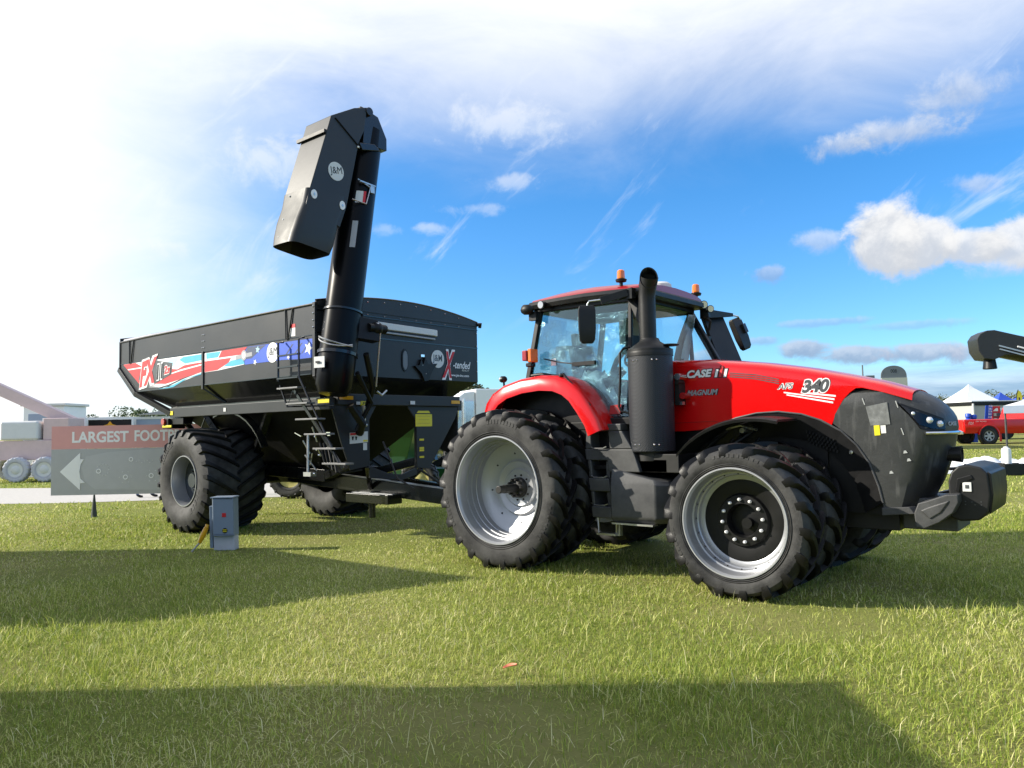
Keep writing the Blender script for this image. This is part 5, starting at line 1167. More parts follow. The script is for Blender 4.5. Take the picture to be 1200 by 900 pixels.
# ================================================================== GROUND
def grid_axis():
    a = [0, 2, 4, 6, 8, 10, 12, 14, 16, 18, 20, 22, 24, 26, 28, 30, 32, 34, 36, 38, 40, 44, 50, 60, 80, 120, 200, 400, 900, 2500]
    return sorted(set([-v for v in a] + a))
ga = grid_axis(); vs = []; fs = []
for i, d in enumerate(ga):
    for j, r in enumerate(ga):
        p = W(r, d); vs.append((p.x, p.y, ground_z(p.x, p.y)))
n_ = len(ga)
for i in range(n_ - 1):
    for j in range(n_ - 1): fs.append((i * n_ + j, i * n_ + j + 1, (i + 1) * n_ + j + 1, (i + 1) * n_ + j))
me = bpy.data.meshes.new('lawn_ground'); me.from_pydata(vs, [], fs)
for p in me.polygons: p.use_smooth = True
gm, nt, b = newmat('lawn_soil')
tc = nt.nodes.new('ShaderNodeTexCoord')
def noise_node(scale, detail=5, rough=.55):
    n = nt.nodes.new('ShaderNodeTexNoise'); n.inputs['Scale'].default_value = scale; n.inputs['Detail'].default_value = detail; n.inputs['Roughness'].default_value = rough
    lk(nt, tc.outputs['Object'], n.inputs['Vector']); return n.outputs['Fac']
def mixc(f, a, b_):
    x = nt.nodes.new('ShaderNodeMix'); x.data_type = 'RGBA'
    for i, v in ((6, a), (7, b_)):
        if isinstance(v, tuple): x.inputs[i].default_value = (*v, 1)
        else: lk(nt, v, x.inputs[i])
    lk(nt, f, x.inputs[0]); return x.outputs[2]
def rng_node(f, a, b_, c=0., d=1.):
    r = nt.nodes.new('ShaderNodeMapRange'); 
    for i, v in ((1, a), (2, b_), (3, c), (4, d)): r.inputs[i].default_value = v
    lk(nt, f, r.inputs[0]); return r.outputs[0]
c1 = mixc(rng_node(noise_node(60, 6, .7), .3, .7), (0.12, 0.15, 0.025), (0.32, 0.35, 0.085))
c2 = mixc(rng_node(noise_node(.45, 5), .42, .68), c1, (0.30, 0.28, 0.10))
c3 = mixc(rng_node(noise_node(3.0, 4), .55, .8, 0, .5), c2, (0.16, 0.13, 0.06))
lk(nt, c3, b.inputs['Base Color']); b.inputs['Roughness'].default_value = .9; b.inputs['Specular IOR Level'].default_value = .15
bp_ = nt.nodes.new('ShaderNodeBump'); bp_.inputs['Strength'].default_value = .8; bp_.inputs['Distance'].default_value = .06
lk(nt, noise_node(45, 6, .75), bp_.inputs['Height']); lk(nt, bp_.outputs[0], b.inputs['Normal'])
me.materials.append(gm); go = bpy.data.objects.new('lawn_ground', me); COL.objects.link(go); tag(go, kind='structure')

m = MB(); pr = []
for k in range(17):
    r = -60 + k * 3.4; pr.append((r, 21.2 + .35 * math.sin(k * 1.7), 27.5 + .4 * math.sin(k * 2.3)))
for a, c in zip(pr, pr[1:]):
    P = [W(a[0], a[1], .006), W(c[0], c[1], .006), W(c[0], c[2], .006), W(a[0], a[2], .006)]; m.add(P, [(0, 1, 2, 3)])
tag(m.build('gravel_road', M['gravel']), kind='structure')

# grass blades ------------------------------------------------
def blades(zones):
    B, Hh, Wd_, An, Ln, Cv, T = [], [], [], [], [], [], []
    F2 = np.array(FV); R2 = np.array(RV); C2 = np.array(CAMP)
    for zi, (d0, d1, dens, h0, h1, w) in enumerate(zones):
        area = .74 * (d1 ** 2 - d0 ** 2) + 3.4 * (d1 - d0); n = int(area * dens)
        d = np.sqrt(rng.uniform(d0 ** 2, d1 ** 2, n)); r = rng.uniform(-1, 1, n) * (.74 * d + 1.7)
        P = C2[None, :2] + r[:, None] * R2[None, :2] + d[:, None] * F2[None, :2]
        worn = np.sin(P[:, 0] * .83 + 1.7 * np.sin(P[:, 1] * .51 + 2)) * np.sin(P[:, 1] * .97 + 1.3 * np.sin(P[:, 0] * .71)) * .5 + .5
        keep = ~((np.abs(d - 24.3) < 3.3) & (r < -5.5)) & (rng.random(n) > .75 * np.clip((worn - .72) / .2, 0, 1))
        P = P[keep]; r = r[keep]; d = d[keep]; n = len(P)
        # tufts: pull blades together a little
        patch_ = np.sin(P[:, 0] * 1.9 + np.sin(P[:, 1] * 1.3) * 2) * np.sin(P[:, 1] * 2.3 + np.sin(P[:, 0] * .9) * 2) * .5 + .5
        patch2 = np.sin(P[:, 0] * .55 + 1.2 * np.sin(P[:, 1] * .42 + 1)) * np.sin(P[:, 1] * .63 + 1.1 * np.sin(P[:, 0] * .37)) * .5 + .5
        g = .55 * np.clip((d - 16) / 22, 0, 1) ** 2 * (3 - 2 * np.clip((d - 16) / 22, 0, 1)); s_ = np.clip((r + 4) / 8, 0, 1); g = g * s_ * s_ * (3 - 2 * s_)
        B.append(np.c_[P, g]); Hh.append(rng.uniform(h0, h1, n) * (.55 + .65 * patch_) * (1.15 - .5 * patch2) * rng.choice([.7, 1, 1.35], n, p=[.35, .5, .15])); Wd_.append(w * rng.uniform(.7, 1.4, n)); An.append(rng.uniform(0, 2 * PI, n)); lying = rng.random(n) < .10 + .40 * patch2; Ln.append(np.where(lying, rng.uniform(1.1, 1.5, n), rng.uniform(.1, 1.1, n))); Cv.append(rng.uniform(0, .9, n))
        T.append(np.clip(rng.beta(1.6, 2.2, n) * .85 + .55 * patch2 ** 1.6 * (.55 + .45 * np.clip((9 - d) / 5, 0, 1)) + .06 * patch_ - .03 + np.where(lying, .22, 0) + (.35 if zi == 4 else 0), 0, 1))
    B = np.concatenate(B); h = np.concatenate(Hh); w = np.concatenate(Wd_); a = np.concatenate(An); l = np.concatenate(Ln); cv = np.concatenate(Cv); t = np.concatenate(T); n = len(B)
    dx, dy = np.cos(a), np.sin(a); px_, py_ = -dy, dx
    tw = rng.uniform(-.8, .8, n); qx = px_ * np.cos(tw) + dx * np.sin(tw); qy = py_ * np.cos(tw) + dy * np.sin(tw)
    V = np.empty((n, 5, 3))
    l2 = np.minimum(l + cv, 1.5)
    m1 = np.c_[dx * np.sin(l), dy * np.sin(l), np.cos(l)] * (h * .55)[:, None]; m2 = m1 + np.c_[dx * np.sin(l2), dy * np.sin(l2), np.cos(l2)] * (h * .55)[:, None]
    side = np.c_[qx, qy, np.zeros(n)] * w[:, None]
    V[:, 0] = B - side; V[:, 1] = B + side; V[:, 2] = B + m1 + side * .8; V[:, 3] = B + m1 - side * .8; V[:, 4] = B + m2
    V[:, :2, 2] -= .004
    me = bpy.data.meshes.new('lawn_grass'); me.vertices.add(n * 5); me.vertices.foreach_set('co', V.ravel())
    me.loops.add(n * 7); me.polygons.add(n * 2)
    base = np.arange(n)[:, None] * 5
    li = np.concatenate([base + np.array([[0, 1, 2, 3]]), base + np.array([[3, 2, 4]])], axis=1).ravel()
    me.loops.foreach_set('vertex_index', li.astype(np.int32))
    st_ = (np.arange(n)[:, None] * 7 + np.array([[0, 4]])).ravel(); me.polygons.foreach_set('loop_start', st_.astype(np.int32))
    me.update(calc_edges=True)
    at = me.attributes.new('tint', 'FLOAT', 'POINT'); at.data.foreach_set('value', np.repeat(t, 5).astype(np.float32))
    return me
gb = blades([(2.6, 6.5, 3600, .03, .085, .0021), (6.5, 11, 2100, .035, .08, .0028), (11, 18, 720, .04, .085, .0048), (18, 34, 160, .05, .09, .010), (2.6, 10, 130, .09, .16, .0022)])
mm, nt, b = newmat('grass_blade')
at = nt.nodes.new('ShaderNodeAttribute'); at.attribute_name = 'tint'
cr = nt.nodes.new('ShaderNodeValToRGB'); e = cr.color_ramp.elements
e[0].position = 0; e[0].color = (0.10, 0.18, 0.014, 1); e[1].position = 1; e[1].color = (0.80, 0.74, 0.42, 1)
for p, c in ((.35, (0.27, 0.35, 0.04, 1)), (.6, (0.49, 0.53, 0.11, 1)), (.8, (0.72, 0.68, 0.27, 1))):
    q = e.new(p); q.color = c
lk(nt, at.outputs['Fac'], cr.inputs[0]); lk(nt, cr.outputs[0], b.inputs['Base Color']); b.inputs['Roughness'].default_value = .5; b.inputs['Specular IOR Level'].default_value = .35
tr = nt.nodes.new('ShaderNodeBsdfTranslucent'); lk(nt, cr.outputs[0], tr.inputs[0]); mx = nt.nodes.new('ShaderNodeMixShader'); mx.inputs[0].default_value = .36
lk(nt, b.outputs[0], mx.inputs[1]); lk(nt, tr.outputs[0], mx.inputs[2]); lk(nt, mx.outputs[0], nt.nodes['Material Output'].inputs[0])
gb.materials.append(mm); g_o = bpy.data.objects.new('lawn_grass', gb); COL.objects.link(g_o); tag(g_o, 'matted yellow-green grass blades covering the lawn', 'grass', kind='stuff')

# ================================================================== TREES
def leaf_cloud(centres, n, size, seed):
    g = np.random.default_rng(seed); V = []; F = []
    cs = np.array([c[0] for c in centres]); rs = np.array([c[1] for c in centres]); pr = rs ** 2 / (rs ** 2).sum()
    idx = g.choice(len(cs), n, p=pr); dirs = g.normal(size=(n, 3)); dirs /= np.linalg.norm(dirs, axis=1)[:, None]
    rad = rs[idx] * g.uniform(.45, 1.08, n) ** .6; P = cs[idx] + dirs * rad[:, None] * np.array([1, 1, .8])
    for k in range(n):
        s = size * g.uniform(.6, 1.4); a = Vector(g.normal(size=3)).normalized(); b_ = a.orthogonal().normalized(); c = a.cross(b_); p = Vector(P[k]); o = len(V)
        V += [p - b_ * s, p + c * s * .55, p + b_ * s, p - c * s * .55]; F.append((o, o + 1, o + 2, o + 3))
    me = bpy.data.meshes.new('crown'); me.from_pydata([tuple(v) for v in V], [], F); return me
def tree(label, loc, height, spread, seed, leafm, n=2600, group=None, trunk_frac=.3):
    g = random.Random(seed); t = thing('tree', label, 'tree', loc, group)
    m = MB(); top = Vector((g.uniform(-.3, .3), g.uniform(-.3, .3), height * .75))
    m.tube([(0, 0, -.1), (0.05, .03, height * .25), tuple(top * .7), tuple(top)], [height * .035, height * .026, height * .016, height * .006], 8)
    cen = []
    for k in range(13):
        a = g.uniform(0, 2 * PI); zz = height * g.uniform(trunk_frac + .06, .9); f = 1 - abs((zz / height - .55) / .5) ** 2 * .75; rr = spread * g.uniform(.25, .85) * f
        p = Vector((rr * math.cos(a), rr * math.sin(a), zz)); cen.append((tuple(p), spread * g.uniform(.26, .44)))
        s0 = height * max(.2, zz / height - .22); m.tube([(0.03, .02, s0), tuple(p * .55 + Vector((0, 0, s0 * .45))), tuple(p)], [height * .012, height * .008, height * .003], 5)
    m2 = m.build('trunk', M['bark']); m2.parent = t
    me = leaf_cloud(cen, n, spread * .055, seed); me.materials.append(leafm); c = bpy.data.objects.new('crown', me); COL.objects.link(c); c.parent = t
    return t
def gz(p): return (p.x, p.y, ground_z(p.x, p.y))
tree('round bushy green tree rising above the right part of the arrow sign', gz(W(-28.8, 60)), 4.7, 1.9, 11, M['tree_leaf'], 4200)
tree('low bushy tree peeking over the middle of the arrow sign', gz(W(-38.0, 68)), 3.9, 1.7, 12, M['tree_leaf'], 2400)
tree('dark pine-like tree above the white truck, between the cart and the red fender', gz(W(-2.6, 56)), 5.9, 2.3, 14, M['tree_leaf2'], 4200)
tree('small green tree just left of the white truck roof', gz(W(-3.9, 58)), 4.2, 1.4, 15, M['tree_leaf'], 1800)
for k in range(16):
    r = 112 + k * 5.2 + 1.5 * math.sin(k * 3.1); d = 205 + 8 * math.sin(k * 1.3)
    t = tree('distant dark tree in the far tree line beyond the white tents', gz(W(r, d)), 7.6 + 1.6 * math.sin(k * 2.7), 4.6, 30 + k % 5, M['tree_leaf2'], 900, 'trees in the far tree line')
for k in range(12):
    r = -150 + k * 7.5; d = 185 + 10 * math.sin(k * 1.9)
    tree('distant green tree on the skyline behind the arrow sign', gz(W(r, d)), 8 + 1.5 * math.sin(k * 2.1), 5.0, 60 + k % 4, M['tree_leaf'], 900, 'trees on the left skyline')

# ================================================================== THINGS BEHIND, RIGHT
def local(loc, rotz):
    """frame for building an object at loc turned by rotz"""
    return Matrix.Translation(Vector(loc)) @ Matrix.Rotation(rotz, 4, 'Z')
def place(o, loc, rotz): o.location = loc; o.rotation_euler = (0, 0, rotz); return o
RA = math.atan2(RV.y, RV.x)          # direction of the photographer's right

def simple_wheel(parent, x, y, r, w_, hub, flip=False, rub=None):
    m = MB(); m.lathe([(-w_ * .42, r * .56), (-w_ * .36, r * .36), (-w_ * .5, r * .2), (-w_ * .5, 0)], 24); wv = m.build('wheel', hub); wv.parent = parent; wv.location = (x, y, r); wv.rotation_euler = (0, .3 * x, PI if flip else 0)
    t_ = tyre_mb(r, w_, r * .56, 18, r * .05, .18, r * .06).build('tyre', [rub, rub] if rub else [M['tyre'], M['tread']]); t_.parent = wv
# pickup: built along +X (nose), then turned
PT = thing('pickup_truck', 'bright red pickup truck with silver alloy wheels parked on the grass beside the grey trailer', 'pickup truck')
def body_ring(x, zb, zt, w, top_w=None):
    tw = top_w or w; return [(x, -w + .04, zb), (x, -w, zb + .12), (x, -w - .015, zb + (zt - zb) * .55), (x, -tw + .01, zt - .04), (x, -tw + .06, zt), (x, tw - .06, zt), (x, tw - .01, zt - .04), (x, w + .015, zb + (zt - zb) * .55), (x, w, zb + .12), (x, w - .04, zb)]
m = MB(); m.loft([body_ring(x, zb, zt, w_) for x, zb, zt, w_ in ((-2.95, .62, 1.22, .93), (-2.9, .55, 1.25, .96), (.17, .5, 1.25, .97))])
m.loft([body_ring(x, zb, zt, w_) for x, zb, zt, w_ in ((.19, .5, 1.28, .97), (2.4, .48, 1.28, .98), (3.65, .5, 1.22, .96), (3.85, .55, 1.1, .9), (3.9, .6, .9, .85))])
m.loft([[(x, -w_, 1.26), (x + dx, -w_ + .16, 1.86), (x + dx, w_ - .16, 1.86), (x, w_, 1.26)] for x, dx, w_ in ((.22, .12, .95), (2.45, -.75, .95))])
bd = m.build('body', M['red'], PT, bevel=.03)
m = MB()
for sy in (-1, 1):
    for x0, x1, x2, x3 in ((.42, 1.17, 1.2, .5), (1.3, 2.17, 1.7, 1.32)): m.hexa([(x0, sy * .945, 1.32), (x1, sy * .945, 1.32), (x1, sy * .93, 1.32), (x0, sy * .93, 1.32)], [(x3, sy * .845, 1.74), (x2, sy * .845, 1.74), (x2, sy * .80, 1.74), (x3, sy * .80, 1.74)])
m.pieces('side_window', M['glass_dark'], PT)
m = MB()
for sy in (-1, 1): m.tube([(-1.72 + .52 * math.cos(t), sy * .985, .43 + .52 * math.sin(t)) for t in np.linspace(.1, PI - .1, 14)], .035, 8); m.tube([(2.9 + .52 * math.cos(t), sy * .985, .43 + .52 * math.sin(t)) for t in np.linspace(.1, PI - .1, 14)], .035, 8)
m.pieces('wheel_arch', M['red'], bd)
m = MB()
for x in (-1.72, 2.9):
    for sy in (-1, 1): m.cyl((x, 0, .43), .485, sy * .80, sy * .984, n=28)
m.pieces('wheel_well', M['black'], bd)
m = MB(); m.box(-3.08, -2.96, -.9, .9, .50, .68); m.build('bumper', M['chrome'], PT, bevel=.03)
m = MB()
for sy in (-1, 1): m.box(-2.97, -2.90, sy * .80 - .09, sy * .80 + .13 * (sy > 0) + .09 * (sy < 0) * -1 + .09, .80, 1.2)
m.pieces('tail_light', M['redlens'], PT, bevel=.02)
for i, (x, y) in enumerate(((-1.72, -.88), (-1.72, .88), (2.9, -.88), (2.9, .88))):
    if i == 0:
        m = MB(); m.lathe([(-.06, .24), (-.07, .2), (-.05, .08), (-.08, .06), (-.08, 0)], 30)
        m.mi = 1
        for k in range(6): t = 2 * PI * k / 6; m.beam((.06 * math.cos(t), -.10, .06 * math.sin(t)), (.23 * math.cos(t), -.10, .23 * math.sin(t)), .075, .03, (0, 1, 0))
        m.lathe([(-.10, .26), (-.125, .255), (-.12, .235), (-.08, .225)], 30); m.cyl((0, 0, 0), .07, -.125, -.05, n=16)
        pw = m.build('wheel', [M['black'], M['silver']]); pw.parent = PT
        t_ = tyre_mb(.41, .27, .25, 26, .012, .05, .03).build('tyre', [M['tyre'], M['tread']]); t_.parent = pw
        pw.location = (x, y, .41)
    else:
        c = copy_tree(pw, PT); c.location = (x, y, .41); c.rotation_euler = (0, .2 * i, PI if y > 0 else 0)
m = MB(); m.box(1.8, 1.95, -1.18, -.98, 1.3, 1.52); m.build('wing_mirror', M['red'], PT, bevel=.03)
text_mesh('side_lettering', 'FX4', (-2.62, -.988, 1.05), (1, 0, 0), (0, 0, 1), .26, .16, M['offwhite'], PT, .3); text_mesh('side_lettering', 'OFF ROAD', (-2.1, -.985, 1.14), (1, 0, 0), (0, 0, 1), .55, .07, M['offwhite'], PT, .2)
tp = W(25.3, 39.0); place(PT, (tp.x, tp.y, ground_z(tp.x, tp.y)), RA + R_(3))

def canopy(name, label, loc, rot, half, eave, peak, wallm, walls, curve=.25, valance=.25, group=None, topm=None, valm=None, legm=None):
    t = thing(name, label, 'tent', (0, 0, 0), group)
    m = MB(); rr = []
    for k in range(7):
        f = k / 6; s = half * (1 - f) ** (1 + curve); z = eave + (peak - eave) * f
        rr.append([(-s, -s, z), (s, -s, z), (s, s, z), (-s, s, z)])
    rr[-1] = [(-.03, -.03, peak), (.03, -.03, peak), (.03, .03, peak), (-.03, .03, peak)]
    m.loft(rr, caps=False); r = m.build('roof', topm or M['canvas'], t, angle=20)
    m = MB(); h = half + .006; m.loft([[(-h, -h, eave - valance), (h, -h, eave - valance), (h, h, eave - valance), (-h, h, eave - valance)], [(-h, -h, eave + .01), (h, -h, eave + .01), (h, h, eave + .01), (-h, h, eave + .01)]], caps=False); m.build('valance', valm or topm or M['canvas'], t, angle=20)
    m = MB()
    for sx in (-1, 1):
        for sy in (-1, 1): m.tube([(sx * (half - .05), sy * (half - .05), 0), (sx * (half - .05), sy * (half - .05), eave)], .04, 8)
    m.pieces('leg', legm or M['offwhite'], t)
    if walls:
        m = MB(); 
        for sx, sy in walls:
            h = half - .02
            if sx: m.box(sx * h - .01, sx * h + .01, -h, h, .05, eave - .05)
            else: m.box(-h, h, sy * h - .01, sy * h + .01, .05, eave - .05)
        m.build('wall', wallm, t)
    place(t, loc, rot); return t
q = W(36.0, 60); canopy('peaked_tent', 'white high-peaked canopy tent behind the grey trailer and the tractor hood', gz(q), RA + R_(8), 1.5, 2.6, 4.0, M['canvas'], [(0, 1)], .12)
q = W(32.6, 62); canopy('peaked_tent', 'low white tent roof just peeking over the black tractor nose', gz(q), RA - R_(30), 2.2, 2.4, 3.75, M['canvas'], [], .2)
q = W(23.38, 33.44); canopy('flat_tent', 'low white canopy with a grey-blue valance standing in front of the pickup cab', gz(q), RA - R_(33), 1.55, 1.86, 2.45, M['canvas'], [], .3, .33, valm=M['canvas_blue'], legm=M['plastic_grey'])
q = W(47.5, 66); canopy('flat_tent', 'long white awning at the right edge, below the yellow feather flag', gz(q), RA, 4.6, 2.7, 3.3, M['canvas'], [], .6, .35)
# grey trailer with logo panels
GT = thing('display_trailer', 'grey display trailer with a black roof edge and a red bird-like emblem', 'trailer')
m = MB(); m.box(-2.7, 2.7, -1.2, 1.2, .55, 2.10); tb = m.build('trailer_body', M['trailer'], GT, bevel=.03)
m = MB(); m.box(-2.8, 2.8, -1.3, 1.3, 2.11, 2.31); m.build('roof_edge', M['black'], GT, bevel=.02)
m = MB(); m.box(-2.78, 2.78, -1.28, 1.28, 2.315, 2.37); m.build('roof_top', M['canvas'], GT)
m = MB(); m.prism([(-1.75, 1.78), (-1.45, 2.0), (-1.3, 1.94), (-1.1, 1.96), (-1.3, 1.78), (-1.5, 1.70)], 'y', -1.212, -1.203); m.mi = 1; m.prism([(-1.3, 1.88), (-.55, 1.94), (-.5, 1.84), (-1.0, 1.72), (-1.35, 1.76)], 'y', -1.211, -1.203); m.build('emblem', [M['decal_red'], M['white']], GT)
m = MB()
for x in (-1.3, -.5, 1.3): m.cyl((x, 0, .36), .36, -1.15, -.9, n=20); m.cyl((x, 0, .36), .36, .9, 1.15, n=20)
m.pieces('trailer_wheel', M['tread'], GT)
m = MB(); m.tube([(-2.72, -1.32, .4), (-2.72, -1.32, 2.2)], .06, 8); m.build('awning_post', M['offwhite'], GT)
q = W(30.3, 47.5); place(GT, gz(q), RA + R_(6))
# blue chairs/cans stack and leaning banner behind the pickup bed
q = W(24.78, 41.5); z0 = ground_z(q.x, q.y)
m = MB()
for s, top in ((0, 1.57), (.30, 1.50)):
    cx_, cy_ = q.x + RV.x * s, q.y + RV.y * s; m.lathe([(z0, .15), (z0 + top - .3, .15), (z0 + top - .25, .10), (z0 + top - .2, .15), (z0 + top - .04, .15), (z0 + top, .12), (z0 + top + .01, .02)], 20, 'z', (cx_, cy_, 0))
m.beam((q.x, q.y, z0 + 1.1), (q.x + RV.x * .3, q.y + RV.y * .3, z0 + 1.1), .1, .2)
o = m.build('water_barrels', M['blue']); tag(o, 'pair of joined blue barrels standing behind the red pickup bed', 'barrel')
BN = thing('leaning_banner', 'tilted blue banner with white vertical lettering behind the pickup bed', 'banner')
m = MB(); m.hexa([(-.22, 0, 0), (.16, 0, 0), (.16, .03, 0), (-.22, .03, 0)], [(.06, .1, 2.0), (.44, .1, 2.0), (.44, .13, 2.0), (.06, .13, 2.0)]); m.build('banner_cloth', M['blue'], BN)
m = MB()
for k in range(5): z_ = 1.32 + .15 * k; x_ = .02 + .14 * z_; m.box(x_ - .06, x_ + .12, .05 * z_ - .022, .05 * z_ - .012, z_, z_ + .025); m.box(x_ - .06, x_ + .12, .05 * z_ - .022, .05 * z_ - .012, z_ + .065, z_ + .085); m.box(x_ + (.0 if k % 2 else .09), x_ + (.03 if k % 2 else .12), .05 * z_ - .021, .05 * z_ - .011, z_ + .02, z_ + .07)
m.build('banner_print', M['white'], BN)
q = W(25.95, 41.8); place(BN, gz(q), RA)
RT = thing('red_rack', 'tall red metal rack showing between the grey trailer and the pickup cab', 'rack')
m = MB()
for x in (-.2, .2): m.box(x - .04, x + .04, -.05, .05, 0, 1.95)
for z in (.5, 1.0, 1.35, 1.62, 1.9): m.box(-.16, .16, -.04, .04, z - .05, z + .05)
m.build('rack_frame', M['decal_red'], RT, bevel=.01); m = MB(); m.box(-.15, .15, -.3, .3, 1.06, 1.29); m.box(-.15, .15, -.3, .3, 1.41, 1.56); m.build('rack_goods', M['dark_decal'], RT)
q = W(26.85, 42.4); place(RT, gz(q), RA)
# tarp heap, canister in crate, dark bundle
def heap(r0, d0, L, Dp, H_, seed, label):
    g = random.Random(seed); nx, ny = 40, 18; q = W(r0, d0); z0 = ground_z(q.x, q.y); vs, fs = [], []
    for j in range(ny):
        for i in range(nx):
            u, v = i / (nx - 1) * 2 - 1, j / (ny - 1) * 2 - 1; e = max(0, 1 - abs(u) ** 3) * max(0, 1 - v * v)
            nz = mnoise.noise(Vector((u * 3.5 + seed, v * 2, 0))) * .5 + mnoise.noise(Vector((u * 9, v * 6 + seed, 2))) * .22
            p = q + RV * (u * L / 2 * (1 + .04 * math.sin(v * 5))) + FV * (v * Dp / 2); h = H_ * e ** .5 * (.85 + nz * .7); vs.append((p.x, p.y, z0 + max(-.02, h) - .01))
    for j in range(ny - 1):
        for i in range(nx - 1): fs.append((j * nx + i, j * nx + i + 1, (j + 1) * nx + i + 1, (j + 1) * nx + i))
    me = bpy.data.meshes.new('canvas_heap'); me.from_pydata(vs, [], fs); me.materials.append(M['canvas'])
    for p in me.polygons: p.use_smooth = True
    o = bpy.data.objects.new('canvas_heap', me); COL.objects.link(o); tag(o, label, 'tent canvas'); return o
heap(14.4, 23.8, 3.4, 1.3, .46, 3, 'crumpled white tent canvas heaped on the grass left of the canister'); heap(16.6, 23.5, 2.6, 1.2, .48, 8, 'crumpled white tent canvas heaped on the grass right of the canister')
q = W(14.62, 22.7); z0 = ground_z(q.x, q.y)
m = MB(); m.lathe([(z0 + .15, .13), (z0 + .72, .13), (z0 + .78, .11), (z0 + .80, .07), (z0 + .83, .06), (z0 + .84, 0.001)], 20, 'z', (q.x, q.y, 0)); tag(m.build('canister', M['white']), 'white plastic canister standing upright in the dark crate on the lawn', 'canister')
CR = thing('crate', 'battered black crate lying open on the grass around the white canister', 'crate', (q.x, q.y, z0))
m = MB()
def cb(r0, r1, d0, d1, zz0, zz1): m.hexa([q + RV * a + FV * b_ + Vector((0, 0, zz0 + z0)) for a, b_ in ((r0, d0), (r1, d0), (r1, d1), (r0, d1))], [q + RV * a * 1.04 + FV * b_ + Vector((0, 0, zz1 + z0)) for a, b_ in ((r0, d0), (r1, d0), (r1, d1), (r0, d1))])
cb(-.22, .48, -.25, -.2, 0, .34); cb(-.22, .48, .2, .25, 0, .34); cb(-.22, -.17, -.2, .2, 0, .36); cb(.43, .48, -.2, .2, 0, .30); cb(-.17, .43, -.2, .2, .0, .03)
m.build('crate_shell', M['plastic'], CR, bevel=.012); m = MB(); cb(-.55, -.24, -.2, .1, .0, .12); m.tube([q + RV * -.6 + Vector((0, 0, z0 + .05)), q + RV * -.42 + Vector((0, 0, z0 + .28)), q + RV * -.2 + Vector((0, 0, z0 + .1))], .05, 8); cb(.49, .6, -.2, .0, 0, .1); m.build('crate_flap', M['plastic'], CR, bevel=.015)
q = W(13.35, 19.7); z0 = ground_z(q.x, q.y); m = MB(); rr = []
for k in range(9):
    t = k / 8; a = q + RV * (-.02 + .55 * t); w_ = .10 * math.sin(PI * (.15 + .7 * t)) + .03; h = .12 + .11 * math.sin(PI * (.2 + .75 * t)); rr.append([a + FV * (w_ * math.cos(s)) + Vector((0, 0, z0 + h * .5 + h * .5 * math.sin(s))) for s in np.linspace(0, 2 * PI, 12, endpoint=False)])
m.loft(rr); m.mi = 1; m.tube([q + RV * .05 - FV * .13 + Vector((0, 0, z0 + .15)), q + RV * .3 - FV * .14 + Vector((0, 0, z0 + .17)), q + RV * .5 - FV * .1 + Vector((0, 0, z0 + .12))], .018, 6); o = m.build('sandbag', [M['denim'], M['white']]); tag(o, 'dark navy tied bag with a pale strap on the grass at the right edge', 'bag')
# feather flag and distant blue stands
FF = thing('feather_flag', 'yellow feather flag with a dark edge rising over the white awning', 'flag'); m = MB(); m.tube([(0, 0, 0), (0, 0, 3.0), (.05, 0, 4.6), (.25, 0, 5.05)], .03, 8); m.build('pole', M['black'], FF)
m = MB(); m.prism([(.03, 3.0), (.06, 4.5), (.25, 5.02), (.55, 4.85), (.72, 4.3), (.62, 3.4), (.35, 3.0)], 'y', -.01, .01); m.mi = 1; m.prism([(.0, 3.2), (.02, 4.6), (.25, 5.12), (.3, 5.06), (.1, 4.5), (.06, 3.1)], 'y', -.02, .02); m.prism([(.25, 3.7), (.45, 3.75), (.42, 4.2), (.28, 4.2)], 'y', -.016, .016); m.build('flag_cloth', [M['yellow'], M['black']], FF); q = W(42.0, 63.5); place(FF, gz(q), RA); FF.scale = (.72, .72, .72)
for k, (r, d, h, lab) in enumerate(((57.7, 90, 4.4, 'small dark blue pointed tent far away beside the flag'), (60.6, 91, 4.0, 'small blue pointed tent in the distance nearer the yellow flag'))):
    canopy('distant_tent', lab, gz(W(r, d)), RA, 1.5, 2.9, h, M['blue'], [(0, -1)], .1, .2, topm=M['blue'])
# neighbouring grey cart seen over the hood
GH = thing('grey_grain_cart', 'grey grain cart with an arched front numbered 008, its top showing over the red hood', 'grain cart'); arc = [(-.55, 3.0)] + [(.55 * math.cos(t), 3.22 + .50 * math.sin(t) ** .8) for t in np.linspace(PI, 0, 20)] + [(.55, 3.0)]
m = MB(); m.prism(arc, 'y', -1.0, -.95); m.build('arched_front', M['mid_grey'], GH); m = MB(); m.prism([(-.55, 2.7), (.55, 2.7), (.55, 3.18), (-.55, 3.18)], 'y', -1.04, -1.005); m.build('pale_strip', M['cream'], GH)
m = MB(); m.hexa([(-.8, -.94, .8), (.8, -.94, .8), (.8, 2.5, .8), (-.8, 2.5, .8)], [(-.56, -.94, 3.0), (.56, -.94, 3.0), (.56, 2.5, 3.0), (-.56, 2.5, 3.0)]); m.box(-1.3, -.57, -.6, 1.0, 2.0, 3.12); m.box(-1.0, -.62, -.5, .3, 3.12, 3.34); m.tube([(-.95, 0, 3.1), (-.95, 0, 3.85)], .035, 8); m.box(-1.6, -.8, -.5, .9, .8, 2.0); m.build('hopper', M['mid_grey'], GH, bevel=.02)
m = MB()
for sx in (-1.2, .8):
    m.cyl((0, 1.6, .75), .75, sx, sx + .4, 'x', 28)
m.pieces('wheel', M['tread'], GH); text_mesh('cart_number', '008', (.0, -1.002, 3.48), (1, 0, 0), (0, 0, 1), .26, .16, M['black'], GH); q = W(16.9, 34.5); place(GH, gz(q), RA - R_(4))
